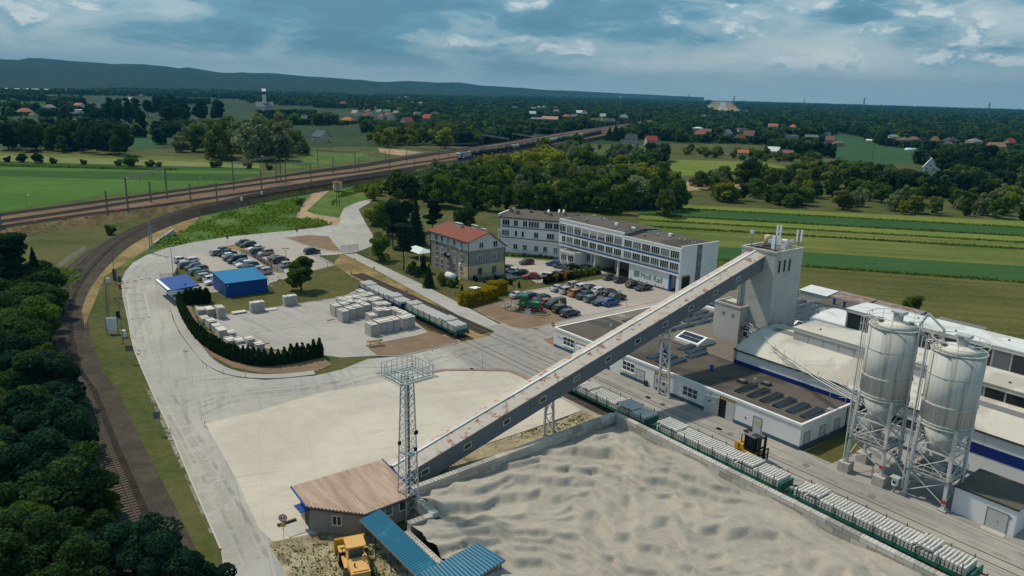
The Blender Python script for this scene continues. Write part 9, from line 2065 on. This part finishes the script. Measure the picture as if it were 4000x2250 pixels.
PT=[('ML',(970,160,962,-165),(1262,50,1245,-143),'nearest catenary portal at the left over the main tracks'),('ZB',(40,1275,15,895),(517,1180,505,935),'second catenary portal from the left, long lattice beam'),('ZB',(622,1180,612,940),(905,1220,897,970),'catenary portal before the brick kiosk'),('ZB',(978,1005,970,805),(1398,1040,1392,840),'catenary portal against the mown meadow'),('ZB',(1438,1055,1435,850),(1738,970,1735,885),'catenary portal right of the mown meadow'),('ZB',(1972,975,1970,785),(2335,1010,2330,815),'catenary portal just before the locomotive'),('ZC',(150,895,150,730),(478,880,478,750),'catenary portal over the front of the tank train'),('ZC',(528,800,528,680),(825,860,828,645),'catenary portal over the sixth tank wagon'),('ZC',(862,745,862,640),(1132,795,1135,655),'catenary portal over the middle of the tank train'),('ZC',(1148,700,1148,580),(1395,720,1397,570),'catenary portal near the station')]
for tl,l,r,lab in PT:portal(tl,l,r,lab)
for k,(tl,xb,yb,xt,yt) in enumerate((('ML',815,180,793,-10),('ML',1140,80,1130,-80),('ML',1440,85,1430,-60),('ML',1640,100,1635,-70),('ZB',352,1295,340,1040),('ZB',565,1175,558,955),('ZB',1150,1100,1140,900),('ZB',1780,1100,1775,745),('ZB',2060,1055,2058,870),('ML',10,268,-5,60))):
 p,h=mast_h(tl,xb,yb,xt,yt);t=thing('catenary_mast',f'grey lattice catenary mast on the near side of the tracks, {ords[k] if k < 12 else k} of the row','mast',p);lattice_post(t,Vector((0,0,0)),min(max(h,7),13));b=MB();b.bar((0,0,h*0.72),(1.9,1.2,h*0.72),0.06,0.06);b.bar((0,0,h*0.85),(1.9,1.2,h*0.72),0.05,0.05);b.build('bracket',M['mast_steel'],t)
for k,(tl,xb,yb,xt,yt) in enumerate((('ML',224,270,178,22),('ML',970,160,940,-105),('ZB',462,1300,430,1060),('ZB',1562,1135,1540,920),('ZB',1922,1090,1905,888),('ZB',790,1005,790,835),('ZB',1162,975,1165,800),('ZB',1490,950,1492,768),('ZB',352,1035,355,885),('ZB',2025,945,2035,715),('ML',1500,-10,1480,-110),('ZC',295,1085,295,955))):
 p,h=mast_h(tl,xb,yb,xt,yt);lamp_post(p,min(max(h,5),14),f'single headed railway lamp post along the main tracks, {ords[k]} of twelve',((1,0.3),),0.7,group='railway lamps',dark=False,name='railway_lamp')
sm=MB()
for k in range(70):
 T=rnd.choice([T1,T2,T3,T4]);i=rnd.randrange(int(len(T)*0.62),len(T)-1);p=T[i]+normals2d(T)[i]*rnd.uniform(-3,3)
 if k<60:t=thing('catenary_mast','thin grey mast in the thicket of masts at the distant station','mast',(p.x,p.y,ZR-0.35),0,'station masts');b=MB();b.tube((0,0,0),(0,0,rnd.uniform(8,10)),0.16,5,0.1);b.build('pole',M['mast_steel'],t);b=MB();b.bar((0,0,7),(2.2,0,7.4),0.12,0.12);b.build('bracket',M['mast_steel'],t)
 # signals and boxes along the track
for k,(tl,x,y) in enumerate((('ML',478,205),('ML',268,235),('ML',655,197),('ML',885,152),('ML',1085,122))):
 o=MB().box(-0.45,0.45,-0.3,0.3,0,0.5).build('track_box',M['red_paint'],None,at(tl,x,y,ZR-0.35),0.4);tag(o,'low rust red box beside the near main track','box','rust red track boxes')
# --------------------------- far woods as one mass
def scatter(o,protos,nk,idx=False):
 ng=bpy.data.node_groups.new('scatter','GeometryNodeTree');ng.interface.new_socket('Geometry',in_out='INPUT',socket_type='NodeSocketGeometry');ng.interface.new_socket('Geometry',in_out='OUTPUT',socket_type='NodeSocketGeometry')
 gi,go=ng.nodes.new('NodeGroupInput'),ng.nodes.new('NodeGroupOutput');ci=ng.nodes.new('GeometryNodeCollectionInfo');ci.inputs['Collection'].default_value=protos;ci.inputs['Separate Children'].default_value=True;ci.inputs['Reset Children'].default_value=True
 ip=ng.nodes.new('GeometryNodeInstanceOnPoints');ip.inputs['Pick Instance'].default_value=True
 rv=ng.nodes.new('FunctionNodeRandomValue');rv.data_type='FLOAT_VECTOR';rv.inputs[0].default_value=(0,0,0);rv.inputs[1].default_value=(0,0,6.283)
 ri=ng.nodes.new('FunctionNodeRandomValue');ri.data_type='INT';ri.inputs[4].default_value=0;ri.inputs[5].default_value=nk-1
 na=ng.nodes.new('GeometryNodeInputNamedAttribute');na.data_type='FLOAT';na.inputs['Name'].default_value='tall'
 L=ng.links.new;L(gi.outputs[0],ip.inputs['Points']);L(ci.outputs[0],ip.inputs['Instance']);L(rv.outputs[0],ip.inputs['Rotation']);ni=ng.nodes.new('GeometryNodeInputNamedAttribute');ni.data_type='INT';ni.inputs['Name'].default_value='kind';L(ni.outputs[0] if idx else ri.outputs[2],ip.inputs['Instance Index']);L(na.outputs[0],ip.inputs['Scale']);L(ip.outputs[0],go.inputs[0])
 md=o.modifiers.new('scatter','NODES');md.node_group=ng
def far_woods():
 protos=bpy.data.collections.new('wood_kinds')
 for k,(kd,lm,n,lf) in enumerate((('broad','leaf_far',150,0.26),('broad','leaf_teal',150,0.26),('tall','leaf_far',130,0.24),('pine','leaf_pine',150,0.2),('broad','leaf_mid',150,0.26))):
  o=bpy.data.objects.new('wood_tree',crown(kd,50+k,n,lf,lm));protos.objects.link(o)
 R=np.random.RandomState(21);N=95000
 r=np.exp(R.uniform(np.log(330),np.log(9500),N));az=R.uniform(-0.72,0.72,N);X,Y=r*np.sin(az),r*np.cos(az)
 keep=np.ones(N,bool);hgt=R.uniform(7,14,N)*np.clip(0.85+r/6000,0.85,1.7)
 for poly in FIELDS+GROVES:keep&=~pip(poly,X,Y)
 # clear of the tracks and of houses and of the sight line just below them
 rp=np.array(RAILPTS);
 for i in range(0,len(rp),3):keep&=(X-rp[i,0])**2+(Y-rp[i,1])**2>13**2
 for hx,hy,hr_ in HOUSES:
  hb=R.uniform(2.2,5.0);u=np.array([hx,hy])/math.hypot(hx,hy);a=X*u[0]+Y*u[1];b_=-X*u[1]+Y*u[0];D=math.hypot(hx,hy)
  cor=(np.abs(b_)<hr_+1)&(a<D+hr_);lim=hb+41.0*np.maximum(D-a,0)/D;hgt=np.where(cor&(a>250),np.minimum(hgt,lim),hgt);keep&=~(cor&(a>D-hr_))
 cl=np.sin(X*0.006+1.3)*np.cos(Y*0.0047)+0.6*np.sin(X*0.019+Y*0.013)+0.4*np.sin(Y*0.03-X*0.021)
 plain=(az<-0.17)&(r>430)&(r<2600);keep&=~(plain&(cl<0.55));keep&=~((~plain)&(r>600)&(cl<-1.35))
 # right half: open ground near the strip fields
 keep&=~((az>0.10)&(r<420));keep&=~((az>-0.1)&(az<0.25)&(r<380));keep&=~((az<-0.25)&(r<600));keep&=~((az>0.08)&(az<0.75)&(r<800)&(cl<-0.1))
 keep&=~((Y<560)&(X<40)&(X>-260));keep&=~((X>-120)&(X<20)&(Y<620))
 keep&=hgt>2.6;X,Y,r,hgt=X[keep],Y[keep],r[keep],hgt[keep]
 me=bpy.data.meshes.new('far_woods');me.vertices.add(len(X));me.vertices.foreach_set('co',np.stack([X,Y,np.zeros_like(X)],-1).astype(np.float32).ravel())
 at_=me.attributes.new('tall','FLOAT','POINT');at_.data.foreach_set('value',hgt.astype(np.float32));me.materials.append(M['leaf_far'])
 o=bpy.data.objects.new('far_woods',me);link(o);tag(o,'dark green woods and garden trees filling the plain to the horizon','woods',kind='stuff')
 scatter(o,protos,5)
 print('far trees',len(X))
far_woods()
def belt_woods():
 """trees inside the belts that cannot be told apart"""
 protos=bpy.data.collections.new('belt_kinds');keys={}
 for x,y,h,kd,lm,sp in EXTRA:keys.setdefault((kd,lm),len(keys))
 order=sorted(keys)
 for k,(kd,lm) in enumerate(order):o=bpy.data.objects.new('belt_%02d'%k,tree_mesh(kd,lm,'mid',k%3)[0]);protos.objects.link(o)
 me=bpy.data.meshes.new('belt_trees');n=len(EXTRA);me.vertices.add(n);me.vertices.foreach_set('co',np.array([(e[0],e[1],0) for e in EXTRA],np.float32).ravel())
 me.attributes.new('tall','FLOAT','POINT').data.foreach_set('value',np.array([e[2]*1.1 for e in EXTRA],np.float32));me.attributes.new('kind','INT','POINT').data.foreach_set('value',np.array([order.index((e[3],e[4])) for e in EXTRA],np.int32));me.materials.append(M['leaf_mid'])
 o=bpy.data.objects.new('belt_trees',me);link(o);tag(o,'closed mass of trees inside the green belts','woods',kind='stuff');scatter(o,protos,len(order),True)
belt_woods()
# --------------------------- air
def haze():
 m=bpy.data.materials.new('haze');m.use_nodes=True;w=NT(m.node_tree)
 pv=w.n('ShaderNodeVolumePrincipled',ins={'Color':(0.07,0.36,0.62,1),'Density':0.00008,'Anisotropy':0.0})
 out=w.n('ShaderNodeOutputMaterial',ins={1:pv.outputs[0]});m.cycles.homogeneous_volume=True
 o=MB().box(-14500,14500,-14500,14500,-2,440).build('haze',m);o['kind']='stuff';o['label']='thin blue haze over the whole plain'
haze()
